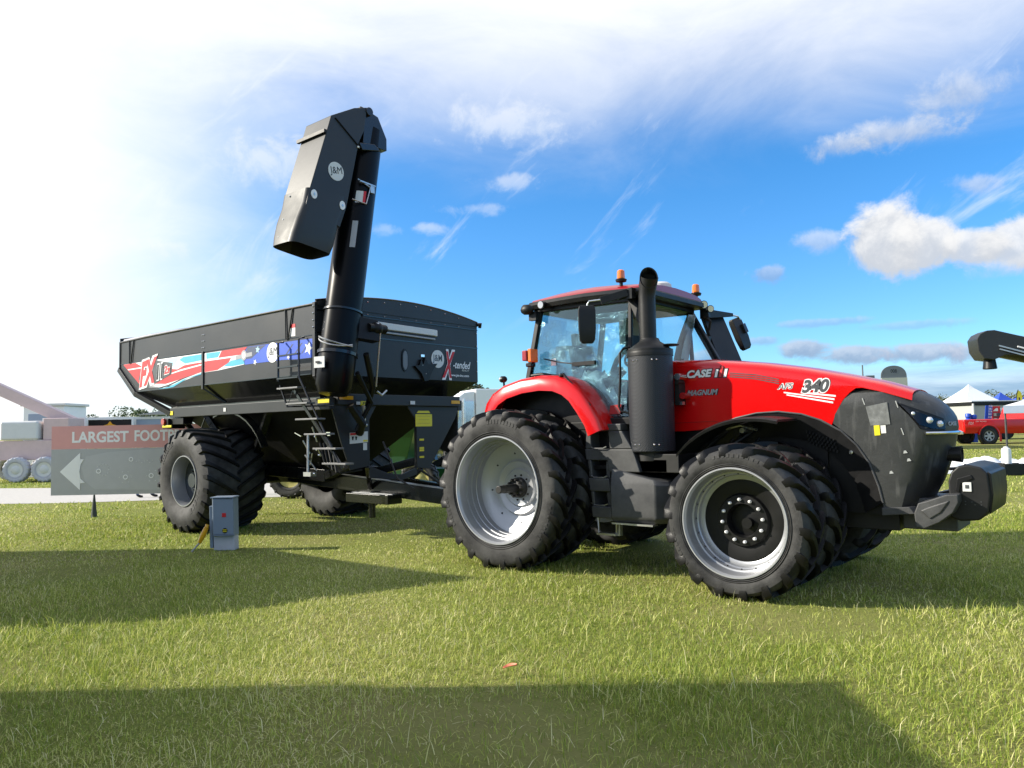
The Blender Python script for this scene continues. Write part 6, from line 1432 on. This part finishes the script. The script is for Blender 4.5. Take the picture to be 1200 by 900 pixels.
# folded auger of a cart parked out of the frame on the right
def tilt(mb, deg=8, c=(0, 3.2)):
    s_, k_ = math.sin(R_(deg)), math.cos(R_(deg))
    for p in mb.v: x, z = p.x - c[0], p.z - c[1]; p.x, p.z = (c[0] + .93 * (x * k_ + z * s_), c[1] + .93 * (z * k_ - x * s_))
    return mb
AC = thing('auger_cart', 'black cart auger with a red and white stripe reaching in from the right edge', 'grain cart auger')
m = MB(); m.tube([(.0, 0, 3.20), (3.4, -.3, 2.75)], .20, 24); m.tube([(.3, .02, 3.47), (3.4, -.27, 3.05)], .05, 8); tilt(m); au = m.build('auger_tube', M['cart_black'], AC)
m = MB(); m.prism([(-.42, 3.30), (-.36, 3.42), (-.24, 3.50), (-.1, 3.525), (.62, 3.42), (.62, 3.05), (.15, 3.02), (-.05, 2.9), (-.24, 2.90), (-.36, 3.05)], 'y', -.24, .24); tilt(m); m.build('auger_head', M['cart'], AC, bevel=.015)
m = MB(); m.lathe([(2.93, .11), (2.74, .135), (2.73, .12)], 20, 'z', (-.08, 0, 0)); tilt(m, 0); m.build('outlet', M['black'], AC)
m = MB(); m.mi = 0; m.beam((.0, -.262, 3.2), (.95, -.30, 3.02), .02, .03); m.beam((.02, -.262, 3.13), (.5, -.29, 3.04), .02, .025); m.mi = 1; m.beam((.94, -.30, 3.01), (1.25, -.32, 2.955), .03, .05); m.mi = 2; m.beam((1.25, -.32, 2.955), (2.4, -.4, 2.75), .03, .055); m.mi = 1; m.beam((.36, -.25, 3.22), (.62, -.26, 3.17), .02, .03); tilt(m); m.build('stripe_bar', [M['steel'], M['white'], M['decal_red']], AC)
m = MB(); m.hexa([(3.2, -.9, 1.0), (4.6, -.9, 1.0), (4.6, .9, 1.0), (3.2, .9, 1.0)], [(2.9, -1.6, 2.3), (6.5, -1.6, 2.3), (6.5, 1.6, 2.3), (2.9, 1.6, 2.3)]); m.hexa([(2.9, -1.6, 2.305), (6.5, -1.6, 2.305), (6.5, 1.6, 2.305), (2.9, 1.6, 2.305)], [(2.9, -1.6, 3.2), (6.5, -1.6, 3.2), (6.5, 1.6, 3.2), (2.9, 1.6, 3.2)]); m.beam((3.0, -.3, .8), (6.2, -.3, .8), .2, .3); m.build('hopper', M['cart'], AC, bevel=.02)
m = MB(); 
for sy in (-1.3, 1.3): m.cyl((4.6, 0, .8), .8, sy - .3, sy + .3, n=30)
m.pieces('wheel', M['tread'], AC)
q = W(9.52, 15.0); place(AC, gz(q), RA - R_(10))

# ================================================================== THINGS BEHIND, MIDDLE AND LEFT
GM = thing('green_wagon', 'green farm wagon with cream wheel centres standing behind the cart', 'farm wagon')
m = MB(); m.hexa([(-2.4, -.9, .9), (1.6, -.9, .9), (1.6, .9, .9), (-2.4, .9, .9)], [(-2.9, -1.3, 2.5), (2.2, -1.3, 2.5), (2.2, 1.3, 2.5), (-2.9, 1.3, 2.5)]); m.box(1.0, 1.62, -.95, .95, .55, 2.0)
for x in (-1.6, -.6, .4): m.beam((x, -.95, 1.0), (x - .1, -1.32, 2.45), .08, .08)
m.build('hopper', M['jd_green'], GM, bevel=.02); m = MB(); m.box(-2.3, 2.6, -.5, .5, .5, .75); m.build('frame', M['jd_green'], GM)
m = MB(); m.plate([(.2, -1.3, 2.3), (1.9, -1.32, 2.3), (1.9, -1.32, 2.18), (.2, -1.3, 2.18)], (0, -1, 0), .01); m.build('stripe', M['yellow'], GM)
for x, r in ((2.05, .52), (-1.7, .66)):
    for sy in (-1, 1):
        m = MB(); m.lathe([(-.1, r * .55), (-.09, r * .35), (-.14, r * .2), (-.14, 0)], 28); wv = m.build('wheel', M['jd_cream']); wv.parent = GM; wv.location = (x, sy * 1.05, r); wv.rotation_euler = (0, 0, 0 if sy < 0 else PI)
        tt = tyre_mb(r, .34, r * .56, 18, .03, .2, .03).build('tyre', [M['tyre'], M['tread']]); tt.parent = wv
q = W(-4.2, 21.6); place(GM, gz(q), RA - R_(14))
WT = thing('white_truck', 'white box truck with a curved fairing behind the gap between cart and red fender', 'truck')
m = MB(); m.box(-1.0, 5.0, -1.2, 1.2, 1.0, 3.45); m.loft([[(x, -1.15, 1.0), (x, -1.15, z), (x, 1.15, z), (x, 1.15, 1.0)] for x, z in ((-1.02, 3.35), (-1.5, 3.3), (-2.2, 2.8), (-2.6, 2.2), (-2.9, 1.9))]); m.build('box_body', M['white'], WT, bevel=.05)
m = MB(); m.box(-2.5, -1.2, -1.16, -1.152, 1.9, 2.6); m.plate([(-2.68, -.9, 2.15), (-2.68, .9, 2.15), (-2.3, .9, 2.65), (-2.3, -.9, 2.65)], (-.8, 0, .6), .02); m.build('window', M['glass_dark'], WT)
m = MB(); m.box(-2.0, -1.1, -1.22, -1.17, 1.1, 2.9); m.tube([(-1.6, -1.3, 1.2), (-1.6, -1.3, 3.0)], .06, 10); m.tube([(-1.9, -1.3, 2.0), (-1.9, -1.45, 2.6), (-1.9, -1.3, 2.9)], .03, 8); m.build('chrome_frame', M['chrome'], WT, bevel=.02)
for x in (-2.0, 2.8, 3.9):
    for sy in (-1, 1): simple_wheel(WT, x, sy * 1.0, .5, .3, M['steel'], sy > 0)
q = W(-1.15, 35.5); place(WT, gz(q), RA + R_(22))
# left: red boom machine, white booth, display panels above the sign
RM = thing('red_implement', 'red farm implement with painted-in white fade and a raised boom at the left edge', 'farm implement')
m = MB(); m.box(-1.6, 1.8, -.8, .8, .9, 1.7); m.beam((1.9, 0, 2.4), (-2.2, 0, 4.4), .4, .45); m.box(1.0, 2.0, -.7, .7, 1.7, 2.6); m.build('body', M['red_whitened'], RM, bevel=.03); m = MB(); m.box(-.6, .9, -.9, .9, 1.72, 2.5); m.build('tank', M['offwhite'], RM, bevel=.1)
for x in (-1.2, .2, 1.3):
    for sy in (-1, 1): simple_wheel(RM, x, sy * 1.05, .52, .32, M['offwhite'], sy > 0, M['concrete'])  # pale tyres carry the painted white fade too
q = W(-20.4, 32); place(RM, gz(q), RA + R_(5))
WB = thing('white_booth', 'tall white booth cabinet rising above the left end of the arrow sign', 'booth'); m = MB(); m.box(-.95, .95, -.9, .9, 0, 3.25); m.build('booth_wall', M['canvas'], WB, bevel=.02); m = MB(); m.box(-1.05, 1.05, -1.0, 1.0, 3.26, 3.38); m.build('roof', M['offwhite'], WB, bevel=.02); m = MB(); m.box(-.7, .7, -.93, -.905, 2.2, 2.9); m.build('window', M['canvas_blue'], WB); q = W(-21.6, 36); place(WB, gz(q), RA)
for k, (r, w_, lab, mid) in enumerate(((-19.7, .95, 'blank white-framed display board beside the white booth, above the sign', 'offwhite'), (-17.95, 1.05, 'black display board with an orange emblem in a white frame above the sign', 'black'), (-15.9, 1.2, 'pale display board in a white frame right of the orange emblem', 'canvas_blue'))):
    DP = thing('notice_board', lab, 'notice board'); m = MB()
    for a, c, z0_, z1_ in ((-w_, w_, 2.55, 2.66), (-w_, -w_ + .08, 1.5, 2.55), (w_ - .08, w_, 1.5, 2.55), (-w_, w_, 1.42, 1.5)): m.box(a, c, -.05, .05, z0_, z1_)
    for x in (-w_ + .05, w_ - .05): m.tube([(x, 0, 0), (x, 0, 1.45)], .03, 8)
    m.build('panel_frame', M['white'], DP); m = MB(); m.box(-w_ + .085, w_ - .085, -.02, .02, 1.505, 2.545); pb = m.build('panel_board', M[mid], DP)
    if k == 1: m = MB(); m.prism([(-.35, 2.28), (-.12, 2.34), (0, 2.48), (.12, 2.34), (.35, 2.28), (.2, 2.2), (-.2, 2.2)], 'y', -.032, -.022); m.box(-.75, .75, -.032, -.022, 2.02, 2.14); m.build('emblem', M['amber'], DP)
    if k == 2: m = MB(); m.prism([(-1.0, 2.75), (-.2, 2.86), (.7, 3.02), (1.0, 2.98), (.3, 2.74)], 'y', -.3, .3); m.build('small_roof', M['grey_decal'], DP)
    q = W(r, 33.5 + .5 * k); place(DP, gz(q), RA)
PW = thing('parked_van', 'white van seen low behind the cart wheel, beyond the gravel road', 'van'); m = MB(); m.loft([[(x, -.95, zb), (x, -.98, (zb + zt) / 2), (x, -.85, zt), (x, .85, zt), (x, .98, (zb + zt) / 2), (x, .95, zb)] for x, zb, zt in ((-2.5, .5, 1.2), (-2.3, .4, 1.5), (-1.5, .4, 2.0), (-1.2, .4, 2.2), (2.3, .4, 2.25), (2.4, .5, 2.1))]); m.build('body', M['white'], PW, bevel=.04); m = MB(); m.box(-1.3, -.2, -.955, -.925, 1.45, 1.95); m.build('window', M['glass_dark'], PW); m = MB()
for x in (-1.6, 1.5): m.cyl((x, 0, .36), .36, -.96, -.75, n=22); m.cyl((x, 0, .36), .36, .75, .96, n=22)
m.pieces('wheel', M['tread'], PW); q = W(-14.0, 36); place(PW, gz(q), RA + PI + R_(5))

# ================================================================== NEIGHBOURS OUTSIDE THE FRAME THAT CAST THE SHADOWS ON THE LAWN
NC = copy_tree(GC, None, skip=('auger_tube', 'ladder')); NC['label'] = 'second black grain cart without an auger, parked to the left of the photographer'; NC['group'] = 'black grain carts'; GC['group'] = 'black grain carts'
q = W(-7.15, 1.95); place(NC, (q.x, q.y, 0), math.atan2(FV.y, FV.x))
q = W(-10.6, 9.5); canopy('marquee', 'white closed marquee with a pointed roof standing left of the arrow sign', gz(q), RA + R_(10), 2.3, 2.4, 5.2, M['canvas'], [(1, 0), (-1, 0), (0, 1), (0, -1)], .05)

# ================================================================== SUN, SKY, CAMERA
SUN_DIR = Vector((-.793, -.61, 0)).normalized(); ELEV = R_(27)
to_sun = Vector((SUN_DIR.x * math.cos(ELEV), SUN_DIR.y * math.cos(ELEV), math.sin(ELEV)))
sl = bpy.data.lights.new('sun', 'SUN'); sl.energy = 5.0; sl.angle = R_(.5); sl.color = (1, .93, .80)
so = bpy.data.objects.new('sun', sl); COL.objects.link(so); so.rotation_euler = (-to_sun).to_track_quat('-Z', 'Y').to_euler()
wd = bpy.data.worlds.new('World'); S.world = wd; wd.use_nodes = True; nt = wd.node_tree; nt.nodes.clear()
out = nt.nodes.new('ShaderNodeOutputWorld'); bg = nt.nodes.new('ShaderNodeBackground'); bg.inputs[1].default_value = SKY_STRENGTH = .15
sky = nt.nodes.new('ShaderNodeTexSky'); sky.sky_type = 'NISHITA'; sky.sun_disc = False; sky.sun_elevation = ELEV; sky.sun_rotation = math.atan2(to_sun.x, to_sun.y); sky.air_density = 1.0; sky.dust_density = .4; sky.ozone_density = 2.5
tcw = nt.nodes.new('ShaderNodeTexCoord'); DIR = tcw.outputs['Generated']
def val(x):
    v = nt.nodes.new('ShaderNodeValue'); v.outputs[0].default_value = x; return v.outputs[0]
def mth(op, a, b_=None, c=None):
    n = nt.nodes.new('ShaderNodeMath'); n.operation = op
    for i, v in enumerate((a, b_, c)):
        if v is None: continue
        if isinstance(v, (int, float)): n.inputs[i].default_value = v
        else: lk(nt, v, n.inputs[i])
    return n.outputs[0]
def dot(vec, c):
    n = nt.nodes.new('ShaderNodeVectorMath'); n.operation = 'DOT_PRODUCT'; lk(nt, vec, n.inputs[0]); n.inputs[1].default_value = tuple(c); return n.outputs['Value']
def ss(x, a, b_, c=0., d=1.):
    n = nt.nodes.new('ShaderNodeMapRange'); n.interpolation_type = 'SMOOTHSTEP'
    for i, v in ((1, a), (2, b_), (3, c), (4, d)): n.inputs[i].default_value = v
    lk(nt, x, n.inputs[0]); return n.outputs[0]
def comb(x, y, z):
    n = nt.nodes.new('ShaderNodeCombineXYZ')
    for i, v in enumerate((x, y, z)):
        if isinstance(v, (int, float)): n.inputs[i].default_value = v
        else: lk(nt, v, n.inputs[i])
    return n.outputs[0]
def wnoise(vec, scale, detail=6, rough=.55, dist=0.):
    n = nt.nodes.new('ShaderNodeTexNoise'); n.inputs['Scale'].default_value = scale; n.inputs['Detail'].default_value = detail; n.inputs['Roughness'].default_value = rough; n.inputs['Distortion'].default_value = dist
    lk(nt, vec, n.inputs['Vector']); return n.outputs['Fac']
def cmix(f, a, b_):
    n = nt.nodes.new('ShaderNodeMix'); n.data_type = 'RGBA'
    for i, v in ((6, a), (7, b_)):
        if isinstance(v, tuple): n.inputs[i].default_value = (*v, 1)
        else: lk(nt, v, n.inputs[i])
    lk(nt, f, n.inputs[0]); return n.outputs[2]
# compass bearing (degrees, 0 = the way the lawn is viewed) and height above the horizon (degrees) of each sky direction
az = mth('MULTIPLY', mth('ARCTAN2', dot(DIR, RV), dot(DIR, FV)), 57.2958)
el = mth('MULTIPLY', mth('ARCSINE', dot(DIR, (0, 0, 1))), 57.2958)
AE = comb(az, el, 0)
K = .75 / SKY_STRENGTH
def c_(r, g, b_): return (r * K, g * K, b_ * K)
hs = nt.nodes.new('ShaderNodeHueSaturation'); hs.inputs['Hue'].default_value = .506; hs.inputs['Saturation'].default_value = 1.38; hs.inputs['Value'].default_value = .96; lk(nt, sky.outputs[0], hs.inputs['Color'])
deep = cmix(ss(el, -1, 22), (.50, .76, 1.02), (.90, 1.0, 1.0))
tint = nt.nodes.new('ShaderNodeMix'); tint.data_type = 'RGBA'; tint.blend_type = 'MULTIPLY'; tint.inputs[0].default_value = 1.0
lk(nt, hs.outputs[0], tint.inputs[6]); lk(nt, deep, tint.inputs[7]); col = tint.outputs[2]
# high thin veil: dense overhead and towards the left
n1 = wnoise(comb(mth('MULTIPLY', az, .06), mth('MULTIPLY', el, .13), 1.7), 1.0, 8, .62, .5)
veil_e = ss(mth('ADD', el, mth('MULTIPLY', mth('SUBTRACT', n1, .5), 9)), 17.0, 32.5, 0, 1.0)
veil_a = ss(mth('ADD', mth('MULTIPLY', az, -1), mth('MULTIPLY', mth('SUBTRACT', n1, .5), 9)), 9, 34, 0, 1.0)
veil = mth('SUBTRACT', 1, mth('MULTIPLY', mth('SUBTRACT', 1, veil_e), mth('SUBTRACT', 1, veil_a)))
veil = mth('MULTIPLY', veil, mth('MULTIPLY', ss(mth('ABSOLUTE', az), 44, 85, 1, .62), ss(el, 42, 70, 1, .6)))
col = cmix(veil, col, c_(.93, .95, .985))
# wispy cirrus streaks
ca = mth('ADD', mth('MULTIPLY', az, .75), mth('MULTIPLY', el, .66)); cb_ = mth('SUBTRACT', mth('MULTIPLY', el, .75), mth('MULTIPLY', az, .66))
n2 = wnoise(comb(mth('MULTIPLY', ca, .06), mth('MULTIPLY', cb_, .22), 4.2), 1.0, 9, .62, .8)
col = cmix(mth('MULTIPLY', ss(n2, .56, .80, 0, .75), ss(el, 6, 14)), col, c_(.86, .90, .96))
# cumulus: puffs at fixed bearings
nf = wnoise(AE, .42, 11, .64, .3); nf2 = wnoise(comb(az, mth('ADD', el, .8), 0), .42, 11, .64, .3)
def puff(a0, e0, ra, re, amp=1.1, flat=.75):
    x = mth('DIVIDE', mth('SUBTRACT', az, a0), ra); y = mth('DIVIDE', mth('SUBTRACT', el, e0), re)
    yb = mth('MULTIPLY', mth('MINIMUM', y, 0), flat); y = mth('ADD', mth('MAXIMUM', y, 0), yb)
    q = mth('SUBTRACT', 1, mth('SQRT', mth('ADD', mth('MULTIPLY', x, x), mth('MULTIPLY', y, y))))
    return mth('ADD', q, mth('MULTIPLY', mth('SUBTRACT', nf, .5), amp))
def cumulus(col, a0, e0, ra, re, dens=1., amp=1.1, lit=(.82, .82, .82), sh=(.55, .58, .63), soft=.42, base=-.7):
    f = puff(a0, e0, ra, re, amp); al_ = ss(f, .02, soft, 0, dens)
    y = mth('DIVIDE', mth('SUBTRACT', el, e0), re)
    shade = ss(mth('ADD', mth('ADD', y, mth('MULTIPLY', mth('SUBTRACT', nf, nf2), 2.2)), mth('MULTIPLY', mth('SUBTRACT', nf, .5), 1.2)), base, .8)
    return cmix(al_, col, cmix(shade, c_(*sh), c_(*lit)))
for args in ((26.6, 12.5, 2.9, 2.6, .97), (28.9, 11.9, 2.6, 2.1, .95), (31.6, 11.2, 2.4, 1.3, .9), (34.0, 11.2, 3.0, 1.6, .9)): col = cumulus(col, *args)
for args in ((27.5, 19.0, 5.0, 1.1, .55), (24.2, 18.8, 2.8, .8, .45), (31.0, 20.6, 3.6, 1.6, .45), (32.2, 15.0, 2.2, .8, .45), (22.4, 12.7, 2.2, .8, .45), (33.5, 9.6, 2.6, .7, .4)): col = cumulus(col, *args, amp=2.2, soft=.8)
for args in ((.3, 18.3, 3.6, .6, .42), (-2.5, 16.4, 2.8, .5, .3), (-5.9, 15.0, 1.5, .45, .4), (-9.4, 14.8, 1.4, .5, .25), (.3, 22.5, 6.0, 1.8, .5), (-17, 19.5, 5.5, 2.0, .5), (-24.8, 12.8, 3.0, .8, .45)): col = cumulus(col, *args, amp=3.0, soft=1.0, lit=(.86, .88, .91), sh=(.76, .82, .90))
for args in ((18.9, 10.7, 1.5, .7, .55), (14.6, 5.0, 2.0, .55, .7), (18.5, 6.0, 1.4, .4, .5), (21.2, 5.3, 2.4, .75, .85), (24.6, 4.8, 3.0, .7, .85), (28.4, 4.7, 3.4, .7, .85), (33, 4.5, 4.0, .7, .8), (22.5, 7.0, 3.4, .35, .4), (28, 6.4, 4, .4, .35)): col = cumulus(col, *args, amp=1.9, soft=.55, lit=(.52, .58, .70), sh=(.28, .36, .52))
# layered grey-blue cloud bank low on the right, paler haze along the skyline
nb = wnoise(comb(mth('MULTIPLY', az, .09), mth('MULTIPLY', el, .75), 9.3), 1.0, 7, .6, .3)
bank = mth('MULTIPLY', ss(mth('ADD', el, mth('MULTIPLY', nb, 2.4)), 5.9, 3.6), ss(az, 6, 18))
col = cmix(mth('MULTIPLY', bank, .82), col, cmix(ss(nb, .36, .66), c_(.26, .38, .60), c_(.62, .73, .88)))
# below the skyline the world is plain lawn colour
col = cmix(ss(el, .0, -.6), col, c_(.10, .12, .05))
lk(nt, col, bg.inputs[0]); lk(nt, bg.outputs[0], out.inputs[0])

cd = bpy.data.cameras.new('camera'); co = bpy.data.objects.new('camera', cd); COL.objects.link(co); S.camera = co
cd.sensor_fit = 'HORIZONTAL'; cd.sensor_width = 36; cd.lens = FPX / 1200 * 36; cd.clip_start = .1; cd.clip_end = 6000
Fw = FV * math.cos(PITCH) + Vector((0, 0, 1)) * math.sin(PITCH); Uw = -FV * math.sin(PITCH) + Vector((0, 0, 1)) * math.cos(PITCH)
rx = RV * math.cos(ROLL) + Uw * math.sin(ROLL); ry = -RV * math.sin(ROLL) + Uw * math.cos(ROLL)
co.matrix_world = Matrix(((rx.x, ry.x, -Fw.x, CAMP.x), (rx.y, ry.y, -Fw.y, CAMP.y), (rx.z, ry.z, -Fw.z, CAMP.z), (0, 0, 0, 1)))
S.view_settings.view_transform = 'Standard'; S.view_settings.look = 'None'; S.view_settings.exposure = 0.66; S.view_settings.gamma = 1.0
S.cycles.max_bounces = 8; S.cycles.transparent_max_bounces = 16
